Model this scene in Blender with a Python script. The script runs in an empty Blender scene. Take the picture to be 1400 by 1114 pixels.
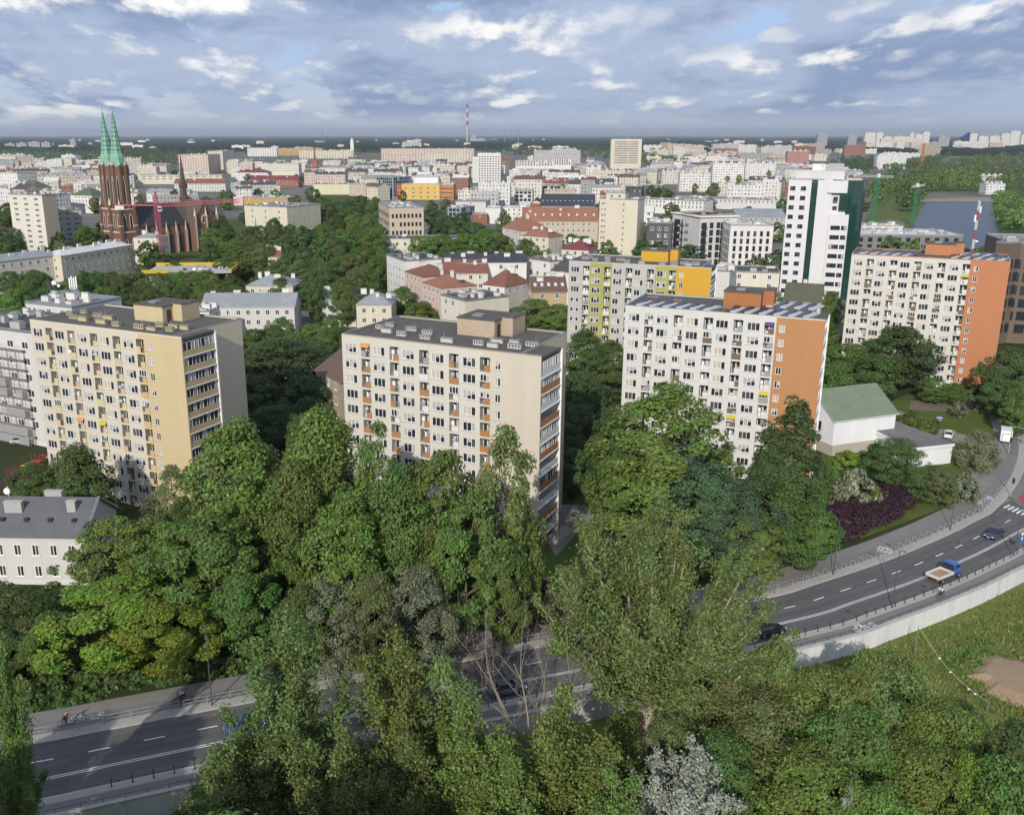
import bpy, math, random
import numpy as np
from math import sin, cos, tan, atan, atan2, pi, radians, degrees, hypot, sqrt, log, exp, floor

# ------------------------------------------------------------------ basics
scene = bpy.context.scene
COL = scene.collection
RND = random.Random(11)
F, CX, CY, HC = 1275.0, 650.0, 557.0, 61.0       # camera: focal length in photo pixels, principal point, height
TH = atan(372 / F)

def ray(x, y):
    u = (x - CX) / F; v = (y - CY) / F
    return (u, cos(TH) - v * sin(TH), -(sin(TH) + v * cos(TH)))
def P(x, y, z=0.0):
    a, b, c = ray(x, y); t = (z - HC) / c
    return (a * t, b * t)
def atY(x, y, Y):
    a, b, c = ray(x, y); t = Y / b
    return (a * t, Y, HC + c * t)
def proj(X, Y, Z):
    dz = Z - HC
    d = Y * cos(TH) - dz * sin(TH); dn = -(Y * sin(TH) + dz * cos(TH))
    return (CX + F * X / d, CY + F * dn / d)

def tag(o, label=None, cat=None, group=None, kind=None):
    if label: o['label'] = label
    if cat: o['category'] = cat
    if group: o['group'] = group
    if kind: o['kind'] = kind
    return o
def link(o, parent=None):
    COL.objects.link(o)
    if parent is not None: o.parent = parent
    return o
def thing(name, label, cat, loc=(0, 0, 0), rz=0.0, group=None):
    o = bpy.data.objects.new(name, None); o.empty_display_size = 0.2
    o.location = loc; o.rotation_euler = (0, 0, rz)
    link(o); return tag(o, label, cat, group)
def part(name, mesh, parent, loc=(0, 0, 0), rz=0.0, label=None):
    o = bpy.data.objects.new(name, mesh); o.location = loc; o.rotation_euler = (0, 0, rz)
    link(o, parent)
    if label: o['label'] = label
    return o
def copy_tree(o, parent=None):
    c = o.copy(); COL.objects.link(c)
    if parent is not None: c.parent = parent
    for ch in list(o.children): copy_tree(ch, c)
    return c

# ------------------------------------------------------------------ materials
class NT:
    def __init__(s, m): s.m = m; s.t = m.node_tree; s.n = s.t.nodes; s.l = s.t.links
    def add(s, typ, **kw):
        nd = s.n.new(typ)
        for k, v in kw.items():
            if k == 'inp':
                for i, val in v.items(): nd.inputs[i].default_value = val
            else: setattr(nd, k, v)
        return nd
    def ln(s, a, b): s.l.new(a, b)
    def math(s, op, a, b=None, clamp=False):
        nd = s.n.new('ShaderNodeMath'); nd.operation = op; nd.use_clamp = clamp
        for i, x in enumerate((a, b)):
            if x is None: continue
            if isinstance(x, (int, float)): nd.inputs[i].default_value = x
            else: s.l.new(x, nd.inputs[i])
        return nd.outputs[0]
    def mix(s, fac, a, b, mode='MIX'):
        nd = s.n.new('ShaderNodeMix'); nd.data_type = 'RGBA'; nd.blend_type = mode
        for i, x in ((0, fac), (6, a), (7, b)):
            if isinstance(x, (int, float)): nd.inputs[i].default_value = x
            elif isinstance(x, tuple): nd.inputs[i].default_value = (*x[:3], 1)
            else: s.l.new(x, nd.inputs[i])
        return nd.outputs[2]
def newmat(name):
    m = bpy.data.materials.new(name); m.use_nodes = True
    t = NT(m); b = t.n['Principled BSDF']
    return m, t, b
MATS = {}
def mat(name, rgb, rough=0.75, var=0.12, scale=0.6, spec=0.3, metal=0.0, streak=False, bump=0.0, fine=0.0, joints=False):
    if name in MATS: return MATS[name]
    m, t, b = newmat(name)
    b.inputs['Roughness'].default_value = rough
    b.inputs['Specular IOR Level'].default_value = spec
    b.inputs['Metallic'].default_value = metal
    if var > 0:
        tc = t.add('ShaderNodeTexCoord')
        mp = t.add('ShaderNodeMapping'); t.ln(tc.outputs['Object'], mp.inputs[0])
        mp.inputs['Scale'].default_value = (scale, scale, scale * (0.16 if streak else 1))
        nz = t.add('ShaderNodeTexNoise', inp={'Scale': 1.0, 'Detail': 6.0, 'Roughness': 0.62}); t.ln(mp.outputs[0], nz.inputs['Vector'])
        nb = t.add('ShaderNodeTexNoise', inp={'Scale': 0.13, 'Detail': 3.0}); t.ln(mp.outputs[0], nb.inputs['Vector'])
        s = t.math('ADD', t.math('MULTIPLY', t.math('SUBTRACT', nz.outputs[0], 0.5), 2.6 * var),
                   t.math('MULTIPLY', t.math('SUBTRACT', nb.outputs[0], 0.5), 1.6 * var))
        if fine:
            nf = t.add('ShaderNodeTexNoise', inp={'Scale': 9.0, 'Detail': 3.0}); t.ln(tc.outputs['Object'], nf.inputs['Vector'])
            s = t.math('ADD', s, t.math('MULTIPLY', t.math('SUBTRACT', nf.outputs[0], 0.5), fine))
        f = t.math('ADD', s, 1.0)
        if joints:                                             # panel joints of the prefabricated walls
            sx = t.add('ShaderNodeSeparateXYZ'); t.ln(tc.outputs['Object'], sx.inputs[0])
            jz = t.math('LESS_THAN', t.math('FRACT', t.math('DIVIDE', sx.outputs[2], 2.52)), .022)
            jx = t.math('LESS_THAN', t.math('FRACT', t.math('DIVIDE', sx.outputs[0], 5.3)), .010)
            f = t.math('SUBTRACT', f, t.math('MULTIPLY', t.math('MAXIMUM', jz, jx), t.math('MULTIPLY', nz.outputs[0], .2)))
        vm = t.add('ShaderNodeVectorMath', operation='SCALE', inp={0: rgb})
        t.ln(f, vm.inputs['Scale']); t.ln(vm.outputs[0], b.inputs['Base Color'])
        if bump:
            bp = t.add('ShaderNodeBump', inp={'Strength': bump, 'Distance': 0.05}); t.ln(nz.outputs[0], bp.inputs['Height']); t.ln(bp.outputs[0], b.inputs['Normal'])
    else:
        b.inputs['Base Color'].default_value = (*rgb, 1)
    MATS[name] = m
    return m
def leafmat(name, rgb, var=0.42, trans=0.30, hue=0.045):
    if name in MATS: return MATS[name]
    rgb = tuple(c * 1.22 for c in rgb)
    m, t, b = newmat(name)
    oi = t.add('ShaderNodeObjectInfo'); ge = t.add('ShaderNodeNewGeometry'); tc = t.add('ShaderNodeTexCoord')
    nz = t.add('ShaderNodeTexNoise', inp={'Scale': 0.45, 'Detail': 2.0}); t.ln(tc.outputs['Object'], nz.inputs['Vector'])
    v = t.math('ADD', t.math('MULTIPLY', t.math('SUBTRACT', ge.outputs['Random Per Island'], 0.5), var * 1.5),
               t.math('MULTIPLY', t.math('SUBTRACT', nz.outputs[0], 0.5), var * 1.6))
    v = t.math('ADD', t.math('ADD', v, 1.0), t.math('MULTIPLY', t.math('SUBTRACT', oi.outputs['Random'], 0.5), 0.3))
    hs = t.add('ShaderNodeHueSaturation', inp={'Color': (*rgb, 1)})
    hu = t.math('ADD', t.math('MULTIPLY', t.math('SUBTRACT', nz.outputs[0], 0.5), hue * 3), t.math('MULTIPLY', t.math('SUBTRACT', oi.outputs['Random'], 0.5), hue))
    t.ln(t.math('ADD', hu, 0.5), hs.inputs['Hue']); t.ln(v, hs.inputs['Value'])
    b.inputs['Roughness'].default_value = 0.55; b.inputs['Specular IOR Level'].default_value = 0.25
    t.ln(hs.outputs[0], b.inputs['Base Color'])
    tr = t.add('ShaderNodeBsdfTranslucent'); t.ln(hs.outputs[0], tr.inputs['Color'])
    mx = t.add('ShaderNodeMixShader', inp={0: trans}); t.ln(b.outputs[0], mx.inputs[1]); t.ln(tr.outputs[0], mx.inputs[2])
    t.ln(mx.outputs[0], t.n['Material Output'].inputs['Surface'])
    MATS[name] = m
    return m
def farwall(name, rgb, pu=3.0, pv=3.0, wu=0.42, wv=0.5):
    """plaster with a grid of small window openings, for houses whose windows are a pixel or two across"""
    if name in MATS: return MATS[name]
    m, t, b = newmat(name)
    uv = t.add('ShaderNodeUVMap'); sp = t.add('ShaderNodeSeparateXYZ'); t.ln(uv.outputs[0], sp.inputs[0])
    u = t.math('DIVIDE', sp.outputs[0], pu); v = t.math('DIVIDE', sp.outputs[1], pv)
    fu = t.math('FRACT', u); fv = t.math('FRACT', v)
    mu = t.math('LESS_THAN', t.math('ABSOLUTE', t.math('SUBTRACT', fu, 0.5)), wu / 2)
    mv = t.math('LESS_THAN', t.math('ABSOLUTE', t.math('SUBTRACT', fv, 0.55)), wv / 2)
    msk = t.math('MULTIPLY', mu, mv)
    cb = t.add('ShaderNodeCombineXYZ'); t.ln(t.math('FLOOR', u), cb.inputs[0]); t.ln(t.math('FLOOR', v), cb.inputs[1])
    wn = t.add('ShaderNodeTexWhiteNoise'); t.ln(cb.outputs[0], wn.inputs['Vector'])
    gl = t.mix(wn.outputs[0], (0.045, 0.05, 0.06), tuple(c * .75 for c in rgb))
    tc = t.add('ShaderNodeTexCoord')
    nz = t.add('ShaderNodeTexNoise', inp={'Scale': 0.12, 'Detail': 4.0}); t.ln(tc.outputs['Object'], nz.inputs['Vector'])
    wl = t.mix(nz.outputs[0], tuple(c * 0.8 for c in rgb), tuple(min(1, c * 1.15) for c in rgb))
    t.ln(t.mix(msk, wl, gl), b.inputs['Base Color'])
    b.inputs['Roughness'].default_value = 0.8
    MATS[name] = m
    return m

WHITE = mat('white_paint', (0.78, 0.78, 0.76), 0.6, 0.06, 0.8)
FRAME = mat('window_frame_white', (0.8, 0.8, 0.79), 0.5, 0.0)
GLASS_D = mat('glass_dark', (0.025, 0.03, 0.038), 0.08, 0.0, spec=0.5)
GLASS_M = mat('glass_dim_room', (0.075, 0.075, 0.08), 0.12, 0.0, spec=0.5)
GLASS_C = mat('glass_net_curtain', (0.40, 0.40, 0.39), 0.25, 0.0, spec=0.5)
GLASS_B = mat('glass_drawn_blind', (0.48, 0.44, 0.36), 0.3, 0.0, spec=0.5)
GLASSES = [GLASS_D, GLASS_M, GLASS_C, GLASS_B]
BITUMEN = mat('roof_bitumen', (0.108, 0.102, 0.092), 0.9, 0.28, 0.5, fine=0.25)
METAL_G = mat('grey_metal', (0.33, 0.34, 0.35), 0.45, 0.1, 1.0, metal=0.5)
DARKMETAL = mat('dark_metal', (0.05, 0.052, 0.055), 0.5, 0.0, metal=0.3)
CONCRETE = mat('concrete', (0.42, 0.41, 0.39), 0.85, 0.14, 0.7, fine=0.15)
BRICKRED = mat('brick_red', (0.23, 0.085, 0.05), 0.85, 0.3, 1.2, fine=0.3)
BARK = mat('bark', (0.15, 0.12, 0.09), 0.9, 0.3, 2.0)
BARKPALE = mat('bark_pale', (0.34, 0.30, 0.23), 0.85, 0.25, 2.0)

# ------------------------------------------------------------------ mesh builder
class MB:
    def __init__(s): s.v = []; s.f = []; s.m = []
    def face(s, pts, m=0):
        b = len(s.v); s.v.extend(pts); s.f.append(tuple(range(b, b + len(pts)))); s.m.append(m)
    def box(s, x0, x1, y0, y1, z0, z1, m=0, skip=''):
        b = len(s.v)
        s.v += [(x0, y0, z0), (x1, y0, z0), (x1, y1, z0), (x0, y1, z0), (x0, y0, z1), (x1, y0, z1), (x1, y1, z1), (x0, y1, z1)]
        for k, q in (('b', (0, 3, 2, 1)), ('t', (4, 5, 6, 7)), ('f', (0, 1, 5, 4)), ('r', (1, 2, 6, 5)), ('k', (2, 3, 7, 6)), ('l', (3, 0, 4, 7))):
            if k in skip: continue
            s.f.append(tuple(b + i for i in q)); s.m.append(m)
        return s
    def prism(s, poly, z0, z1, m=0, mt=None, bottom=False):
        n = len(poly); b = len(s.v)
        s.v += [(x, y, z0) for x, y in poly] + [(x, y, z1) for x, y in poly]
        for i in range(n):
            j = (i + 1) % n; s.f.append((b + i, b + j, b + n + j, b + n + i)); s.m.append(m)
        s.f.append(tuple(range(b + n, b + 2 * n))); s.m.append(m if mt is None else mt)
        if bottom: s.f.append(tuple(range(b + n - 1, b - 1, -1))); s.m.append(m)
    def tube(s, pts, rads, n=6, m=0, cap=True):
        b = len(s.v); k = len(pts)
        pts = [np.array(p, float) for p in pts]
        for i, p in enumerate(pts):
            d = pts[min(i + 1, k - 1)] - pts[max(i - 1, 0)]; L = np.linalg.norm(d); d = d / (L if L > 1e-9 else 1)
            a = np.array([1.0, 0, 0]) if abs(d[0]) < 0.8 else np.array([0, 1.0, 0])
            e = np.cross(d, a); e /= np.linalg.norm(e); g = np.cross(d, e)
            for j in range(n):
                t = 2 * pi * j / n; q = p + rads[i] * (cos(t) * e + sin(t) * g); s.v.append(tuple(q))
        for i in range(k - 1):
            for j in range(n):
                j2 = (j + 1) % n
                s.f.append((b + i * n + j, b + i * n + j2, b + (i + 1) * n + j2, b + (i + 1) * n + j)); s.m.append(m)
        if cap:
            s.f.append(tuple(b + j for j in range(n - 1, -1, -1))); s.m.append(m)
            s.f.append(tuple(b + (k - 1) * n + j for j in range(n))); s.m.append(m)
        return s
    def cyl(s, x, y, z0, z1, r0, r1=None, n=10, m=0):
        return s.tube([(x, y, z0), (x, y, z1)], [r0, r0 if r1 is None else r1], n, m)
    def mesh(s, name, mats, uv=False, smooth=False):
        me = bpy.data.meshes.new(name); me.from_pydata([tuple(map(float, p)) for p in s.v], [], s.f)
        for q in (mats if isinstance(mats, (list, tuple)) else [mats]): me.materials.append(q)
        if any(s.m): me.polygons.foreach_set('material_index', s.m)
        if smooth: me.polygons.foreach_set('use_smooth', [True] * len(s.f))
        if uv:
            lay = me.uv_layers.new(name='UVMap'); d = lay.data
            for p in me.polygons:
                n = p.normal
                if abs(n.z) < 0.6:
                    h = hypot(n.x, n.y); tx, ty = -n.y / h, n.x / h
                    vs = [me.vertices[me.loops[l].vertex_index].co for l in p.loop_indices]
                    u0 = min(v.x * tx + v.y * ty for v in vs)
                    for l, v in zip(p.loop_indices, vs): d[l].uv = (v.x * tx + v.y * ty - u0, v.z)
                else:
                    for l in p.loop_indices: d[l].uv = (0, 0)
        me.update()
        return me
    def obj(s, name, mats, parent=None, label=None, **kw):
        o = bpy.data.objects.new(name, s.mesh(name, mats, **kw)); link(o, parent)
        if label: o['label'] = label
        return o
def np_mesh(name, V, Q, mats, mi=None):
    me = bpy.data.meshes.new(name); k = Q.shape[1]
    me.vertices.add(len(V)); me.vertices.foreach_set('co', V.astype(np.float32).ravel())
    me.loops.add(Q.size); me.loops.foreach_set('vertex_index', Q.astype(np.int32).ravel())
    me.polygons.add(len(Q)); me.polygons.foreach_set('loop_start', np.arange(0, Q.size, k, dtype=np.int32))
    if mi is not None: me.polygons.foreach_set('material_index', mi.astype(np.int32))
    for q in mats: me.materials.append(q)
    me.update(calc_edges=True); me.validate()
    return me

ORD = ['', 'first', 'second', 'third', 'fourth', 'fifth', 'sixth', 'seventh', 'eighth', 'ninth', 'tenth', 'eleventh', 'twelfth', 'thirteenth', 'fourteenth',
       'fifteenth', 'sixteenth', 'seventeenth', 'eighteenth', 'nineteenth', 'twentieth']
def ordw(i):
    if i <= 20: return ORD[i]
    t, u = divmod(i, 10); T = {2: 'twent', 3: 'thirt', 4: 'fort', 5: 'fift', 6: 'sixt', 7: 'sevent', 8: 'eight', 9: 'ninet'}[t]
    return T + 'ieth' if u == 0 else T + 'y-' + ORD[u]
def label_row(items):
    """items: (object, look, region, screen x) -> each gets a label; look-alikes in one region are counted off from the left"""
    by = {}
    for o, look, reg, x in items: by.setdefault((look, reg), []).append((x, o))
    for (look, reg), L in by.items():
        L.sort(key=lambda q: q[0])
        for i, (x, o) in enumerate(L):
            if len(L) == 1: o['label'] = f'{look} {reg}'
            else:
                w = 'leftmost' if i == 0 else 'rightmost' if i == len(L) - 1 else ordw(i + 1) + ' from the left'
                o['label'] = f'{look}, {w} {reg}'
# ------------------------------------------------------------------ camera, sun, sky
cam = bpy.data.cameras.new('camera'); camo = bpy.data.objects.new('camera', cam); COL.objects.link(camo)
cam.sensor_width = 36; cam.lens = 36 * F / 1400; cam.shift_x = 50 / 1400; cam.clip_end = 150000; cam.clip_start = 0.5
camo.location = (0, 0, HC); camo.rotation_euler = (pi / 2 - TH, 0, 0)
scene.camera = camo
SUN_AZ, SUN_EL = radians(17), radians(28)
from mathutils import Vector
sd = Vector((-sin(SUN_AZ) * cos(SUN_EL), -cos(SUN_AZ) * cos(SUN_EL), sin(SUN_EL)))
sl = bpy.data.lights.new('sun', 'SUN'); sl.energy = 3.9; sl.angle = radians(0.55); sl.color = (1.0, 0.93, 0.83)
so = bpy.data.objects.new('sun', sl); COL.objects.link(so); so.rotation_euler = sd.to_track_quat('Z', 'Y').to_euler(); so.location = (0, 0, 200)

W = bpy.data.worlds.new('World'); scene.world = W; W.use_nodes = True
t = NT(W); bg = t.n['Background']
sky = t.add('ShaderNodeTexSky'); sky.sky_type = 'NISHITA'; sky.sun_disc = False
sky.sun_elevation = SUN_EL; sky.sun_rotation = atan2(sd.x, sd.y); sky.air_density = 1.0; sky.dust_density = 1.6; sky.ozone_density = 1.5
tc = t.add('ShaderNodeTexCoord'); sp = t.add('ShaderNodeSeparateXYZ'); t.ln(tc.outputs['Generated'], sp.inputs[0])
el = t.math('MAXIMUM', sp.outputs[2], 0.0)
az = t.math('ARCTAN2', sp.outputs[0], sp.outputs[1])
r = t.math('DIVIDE', 1.0, t.math('ADD', el, 0.045))
X = t.math('MULTIPLY', az, t.math('MULTIPLY', t.math('POWER', r, 0.3), 2.6)); Y = t.math('LOGARITHM', t.math('ADD', el, 0.045), 2.718)
def cloudnoise(dy, sx, sy, sc, det, off):
    cb = t.add('ShaderNodeCombineXYZ')
    t.ln(t.math('MULTIPLY', X, sx), cb.inputs[0]); t.ln(t.math('MULTIPLY', t.math('ADD', Y, dy), sy), cb.inputs[1]); cb.inputs[2].default_value = off
    nz = t.add('ShaderNodeTexNoise', inp={'Scale': sc, 'Detail': det, 'Roughness': 0.62, 'Lacunarity': 2.1, 'Distortion': 0.0}); t.ln(cb.outputs[0], nz.inputs['Vector'])
    return nz.outputs[0]
def sstep(x, a, b):
    mr = t.add('ShaderNodeMapRange', interpolation_type='SMOOTHSTEP', inp={1: a, 2: b, 3: 0.0, 4: 1.0})
    t.ln(x, mr.inputs[0]); return mr.outputs[0]
OFF = 3.7
d0 = cloudnoise(0.0, 1.0, 1.15, 1.7, 7.0, OFF); d1 = cloudnoise(0.11, 1.0, 1.15, 1.7, 2.0, OFF)
big = cloudnoise(0.0, 0.5, 1.2, 0.8, 2.0, 11.3)
dens = t.math('ADD', d0, t.math('MULTIPLY', t.math('SUBTRACT', big, 0.5), 0.45))
mask = sstep(dens, 0.375, 0.45)
lit = sstep(t.math('SUBTRACT', d0, d1), 0.0, 0.13)           # towards a cloud's upper edge: the sunlit tops
hi = sstep(cloudnoise(0.0, 1.0, 1.3, 1.0, 2.0, 21.0), 0.40, 0.60)
lit = t.math('MULTIPLY', lit, t.math('ADD', t.math('MULTIPLY', hi, 0.75), 0.25))
body = t.mix(sstep(cloudnoise(0.0, 0.8, 1.6, 1.3, 4.0, 31.0), 0.40, 0.60), (0.25, 0.34, 0.545), (0.45, 0.54, 0.72))
ccol = t.mix(lit, body, (1.12, 1.09, 1.04))
skyc = t.add('ShaderNodeVectorMath', operation='SCALE'); t.ln(sky.outputs[0], skyc.inputs[0]); skyc.inputs['Scale'].default_value = 0.15
blue = t.mix(sstep(el, 0.0, 0.11), (0.62, 0.69, 0.78), (0.42, 0.60, 0.90))
upper = t.mix(sstep(el, 0.06, 0.35), blue, skyc.outputs[0])      # paler, hazier air low over the plain
low = sstep(el, 0.004, 0.030)
cl = t.mix(t.math('MULTIPLY', mask, t.math('ADD', t.math('MULTIPLY', low, 0.8), 0.15)), upper, ccol)
t.ln(cl, bg.inputs[0]); bg.inputs[1].default_value = 1.0
scene.view_settings.view_transform = 'Standard'; scene.view_settings.look = 'None'
scene.view_settings.exposure = 0.0; scene.view_settings.gamma = 1.0
cy = scene.cycles
cy.max_bounces = 5; cy.diffuse_bounces = 2; cy.glossy_bounces = 2; cy.transmission_bounces = 3; cy.volume_bounces = 0; cy.transparent_max_bounces = 6
cy.caustics_reflective = False; cy.caustics_refractive = False
cy.use_adaptive_sampling = True; cy.adaptive_threshold = 0.015

# ------------------------------------------------------------------ the road's line
DASH = [(57, 1040), (136.6, 1024), (213, 1008.6), (286, 994), (348.6, 982), (615, 929), (736, 905), (790, 895), (1085, 828.5), (1125, 816), (1165, 803),
        (1201, 791), (1234, 779), (1265, 767), (1294, 754), (1321, 742), (1368, 717), (1387.5, 705.5)]
wp = [P(*p) for p in DASH]
wp = [(-400, -20), (-330, 0), (-270, 17), (-220, 31), (-180, 42), (-150, 50.5), (-125, 57.6), (-105, 63.3), (-88, 68.3), (-74, 72.3), (-63, 75.5), (-53.5, 78.2)] + wp + [(104, 161), (118, 184), (130, 215), (140, 260)]
def dense(Wp, n=24):
    A = np.array(Wp, float); out = []
    Q = np.vstack([2 * A[0] - A[1], A, 2 * A[-1] - A[-2]])
    for i in range(1, len(Q) - 2):
        p0, p1, p2, p3 = Q[i - 1:i + 3]
        for k in range(n):
            u = k / n
            out.append(.5 * ((2 * p1) + (-p0 + p2) * u + (2 * p0 - 5 * p1 + 4 * p2 - p3) * u * u + (-p0 + 3 * p1 - 3 * p2 + p3) * u ** 3))
    out.append(A[-1]); return np.array(out)
def resample(L, step):
    d = np.r_[0, np.cumsum(np.hypot(*np.diff(L, axis=0).T))]; s = np.arange(0, d[-1], step)
    return np.c_[np.interp(s, d, L[:, 0]), np.interp(s, d, L[:, 1])]
CL = resample(dense(wp), 1.0)
for _ in range(4):                                             # ease the kinks
    CL[1:-1] = (CL[:-2] + 2 * CL[1:-1] + CL[2:]) / 4
TAN = np.gradient(CL, axis=0); TAN /= np.linalg.norm(TAN, axis=1)[:, None]
NOR = np.c_[-TAN[:, 1], TAN[:, 0]]
def at_s(i, off):
    i = max(0, min(len(CL) - 1.001, i)); k = int(i); f = i - k
    p = CL[k] * (1 - f) + CL[k + 1] * f; n = NOR[k] * (1 - f) + NOR[k + 1] * f; tt = TAN[k]
    return p + n * off, tt
def s_near(x, y):
    return int(np.argmin(((CL - np.array([x, y])) ** 2).sum(1)))
S_VIS0, S_VIS1 = s_near(-62, 78), s_near(118, 184)

def structure(o): o['kind'] = 'structure'; return o
def strip(name, o1, o2, z, material, drop=0.0, i0=0, i1=None, ztop=None):
    i1 = len(CL) if i1 is None else i1
    mb = MB(); A = CL + NOR * o1; B = CL + NOR * o2
    n = i1 - i0
    mb.v = [(A[i][0], A[i][1], z) for i in range(i0, i1)] + [(B[i][0], B[i][1], z) for i in range(i0, i1)]
    for i in range(n - 1): mb.f.append((i, i + 1, n + i + 1, n + i)); mb.m.append(0)
    if drop:
        b = len(mb.v)
        mb.v += [(x, y, z - drop) for x, y, _ in mb.v[:2 * n]]
        for i in range(n - 1):
            mb.f.append((b + i, b + i + 1, i + 1, i)); mb.m.append(0)
            mb.f.append((n + i, n + i + 1, b + n + i + 1, b + n + i)); mb.m.append(0)
    o = mb.obj(name, material); me = o.data; uv = me.uv_layers.new(name='UVMap').data; nv = 2 * n
    for p in me.polygons:
        for l in p.loop_indices:
            vi = me.loops[l].vertex_index % nv; uv[l].uv = (vi % n, o1 if vi < n else o2)
    return structure(o)
def roadmat(name, rgb, tracks, amp=.16):
    m, t, b = newmat(name); uvn = t.add('ShaderNodeUVMap'); sp = t.add('ShaderNodeSeparateXYZ'); t.ln(uvn.outputs[0], sp.inputs[0]); tc = t.add('ShaderNodeTexCoord')
    cb = t.add('ShaderNodeCombineXYZ'); t.ln(t.math('MULTIPLY', sp.outputs[0], .04), cb.inputs[0]); t.ln(t.math('MULTIPLY', sp.outputs[1], 1.6), cb.inputs[1])
    st = t.add('ShaderNodeTexNoise', inp={'Scale': 1.0, 'Detail': 5.0, 'Roughness': .6}); t.ln(cb.outputs[0], st.inputs['Vector'])
    big = t.add('ShaderNodeTexNoise', inp={'Scale': .16, 'Detail': 5.0}); t.ln(tc.outputs['Object'], big.inputs['Vector'])
    fin = t.add('ShaderNodeTexNoise', inp={'Scale': 5.0, 'Detail': 4.0, 'Roughness': .7}); t.ln(tc.outputs['Object'], fin.inputs['Vector'])
    f = t.math('ADD', t.math('MULTIPLY', t.math('SUBTRACT', st.outputs[0], .5), amp * 5), t.math('ADD', t.math('MULTIPLY', t.math('SUBTRACT', big.outputs[0], .5), amp * 2.2), t.math('MULTIPLY', t.math('SUBTRACT', fin.outputs[0], .5), amp * 1.6)))
    for c in tracks:                                           # worn wheel tracks and the darker oil line between them
        d = t.math('ABSOLUTE', t.math('SUBTRACT', sp.outputs[1], c)); mr = t.add('ShaderNodeMapRange', interpolation_type='SMOOTHSTEP', inp={1: .55, 2: .1, 3: 0.0, 4: .13}); t.ln(d, mr.inputs[0]); f = t.math('ADD', f, mr.outputs[0])
    # mended patches of newer, darker asphalt
    cb2 = t.add('ShaderNodeCombineXYZ'); t.ln(t.math('FLOOR', t.math('MULTIPLY', sp.outputs[0], .11)), cb2.inputs[0]); t.ln(t.math('FLOOR', t.math('MULTIPLY', sp.outputs[1], .62)), cb2.inputs[1])
    wn = t.add('ShaderNodeTexWhiteNoise'); t.ln(cb2.outputs[0], wn.inputs['Vector']); f = t.math('SUBTRACT', f, t.math('MULTIPLY', t.math('GREATER_THAN', wn.outputs[0], .9), .16))
    vm = t.add('ShaderNodeVectorMath', operation='SCALE', inp={0: rgb}); t.ln(t.math('ADD', f, 1.0), vm.inputs['Scale']); t.ln(vm.outputs[0], b.inputs['Base Color']); b.inputs['Roughness'].default_value = .88
    return m

def groundmat(name, cols, s1=0.05, s2=0.6, bump=0.4):
    m, t, b = newmat(name); tc = t.add('ShaderNodeTexCoord')
    a = t.add('ShaderNodeTexNoise', inp={'Scale': s1, 'Detail': 5.0, 'Roughness': 0.6}); t.ln(tc.outputs['Object'], a.inputs['Vector'])
    c = t.add('ShaderNodeTexNoise', inp={'Scale': s2, 'Detail': 6.0, 'Roughness': 0.7}); t.ln(tc.outputs['Object'], c.inputs['Vector'])
    mr = t.add('ShaderNodeMapRange', inp={1: 0.35, 2: 0.65}); t.ln(a.outputs[0], mr.inputs[0])
    m2 = t.add('ShaderNodeMapRange', inp={1: 0.3, 2: 0.7}); t.ln(c.outputs[0], m2.inputs[0])
    x = t.mix(mr.outputs[0], cols[0], cols[1]); x = t.mix(t.math('MULTIPLY', m2.outputs[0], 0.65), x, cols[2])
    t.ln(x, b.inputs['Base Color']); b.inputs['Roughness'].default_value = 0.95; b.inputs['Specular IOR Level'].default_value = 0.1
    bp = t.add('ShaderNodeBump', inp={'Strength': bump, 'Distance': 0.3}); t.ln(c.outputs[0], bp.inputs['Height']); t.ln(bp.outputs[0], b.inputs['Normal'])
    return m
G_WOODS = groundmat('woods_ground', [(0.035, 0.045, 0.018), (0.06, 0.06, 0.03), (0.03, 0.05, 0.014)])  # dark earth and grass under the trees
G_MEADOW = groundmat('meadow_ground', [(0.13, 0.165, 0.045), (0.18, 0.185, 0.065), (0.105, 0.15, 0.035)], 0.12, 2.2)
G_LAWN = groundmat('mown_lawn', [(0.07, 0.115, 0.024), (0.115, 0.13, 0.04), (0.08, 0.12, 0.026)], 0.12, 1.5)
G_CITY = groundmat('city_paving', [(0.17, 0.165, 0.155), (0.055, 0.07, 0.032), (0.24, 0.23, 0.215)], 0.012, 0.05, 0.0)
G_FAR = groundmat('far_plain', [(0.035, 0.05, 0.03), (0.05, 0.06, 0.03), (0.025, 0.04, 0.025)], 0.002, 0.01, 0.0)
WALLO = -9.65
Wc = CL + NOR * WALLO
keep = [0]
for i in range(1, len(Wc)):
    if Wc[i][0] > Wc[keep[-1]][0] + 0.4: keep.append(i)
Wc = Wc[keep]
def sheet(name, rows, material):
    mb = MB(); n = len(rows[0])
    for r_ in rows: mb.v += r_
    for k in range(len(rows) - 1):
        for i in range(n - 1): mb.f.append((k * n + i, k * n + i + 1, (k + 1) * n + i + 1, (k + 1) * n + i)); mb.m.append(0)
    return structure(mb.obj(name, material))
nW = len(Wc); ff = np.linspace(-1, 1, nW)
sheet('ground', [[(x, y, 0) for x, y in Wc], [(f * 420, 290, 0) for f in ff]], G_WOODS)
sheet('city_ground', [[(f * 420, 290, 0) for f in ff], [(f * 700, 700, 0) for f in ff], [(f * 3600, 4200, 0) for f in ff]], G_CITY)
sheet('plain', [[(f * 3600, 4200, 0) for f in ff], [(f * 14000, 16000, 0) for f in ff], [(f * 60000, 70000, 0) for f in ff]], G_FAR)
ZLOW = -2.1
sheet('park_ground', [[(x * 1.0, -40, ZLOW - 0.6) for x, y in Wc], [(x, y - 14, ZLOW - 0.5) for x, y in Wc], [(x, y, ZLOW) for x, y in Wc]], G_MEADOW)

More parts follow.
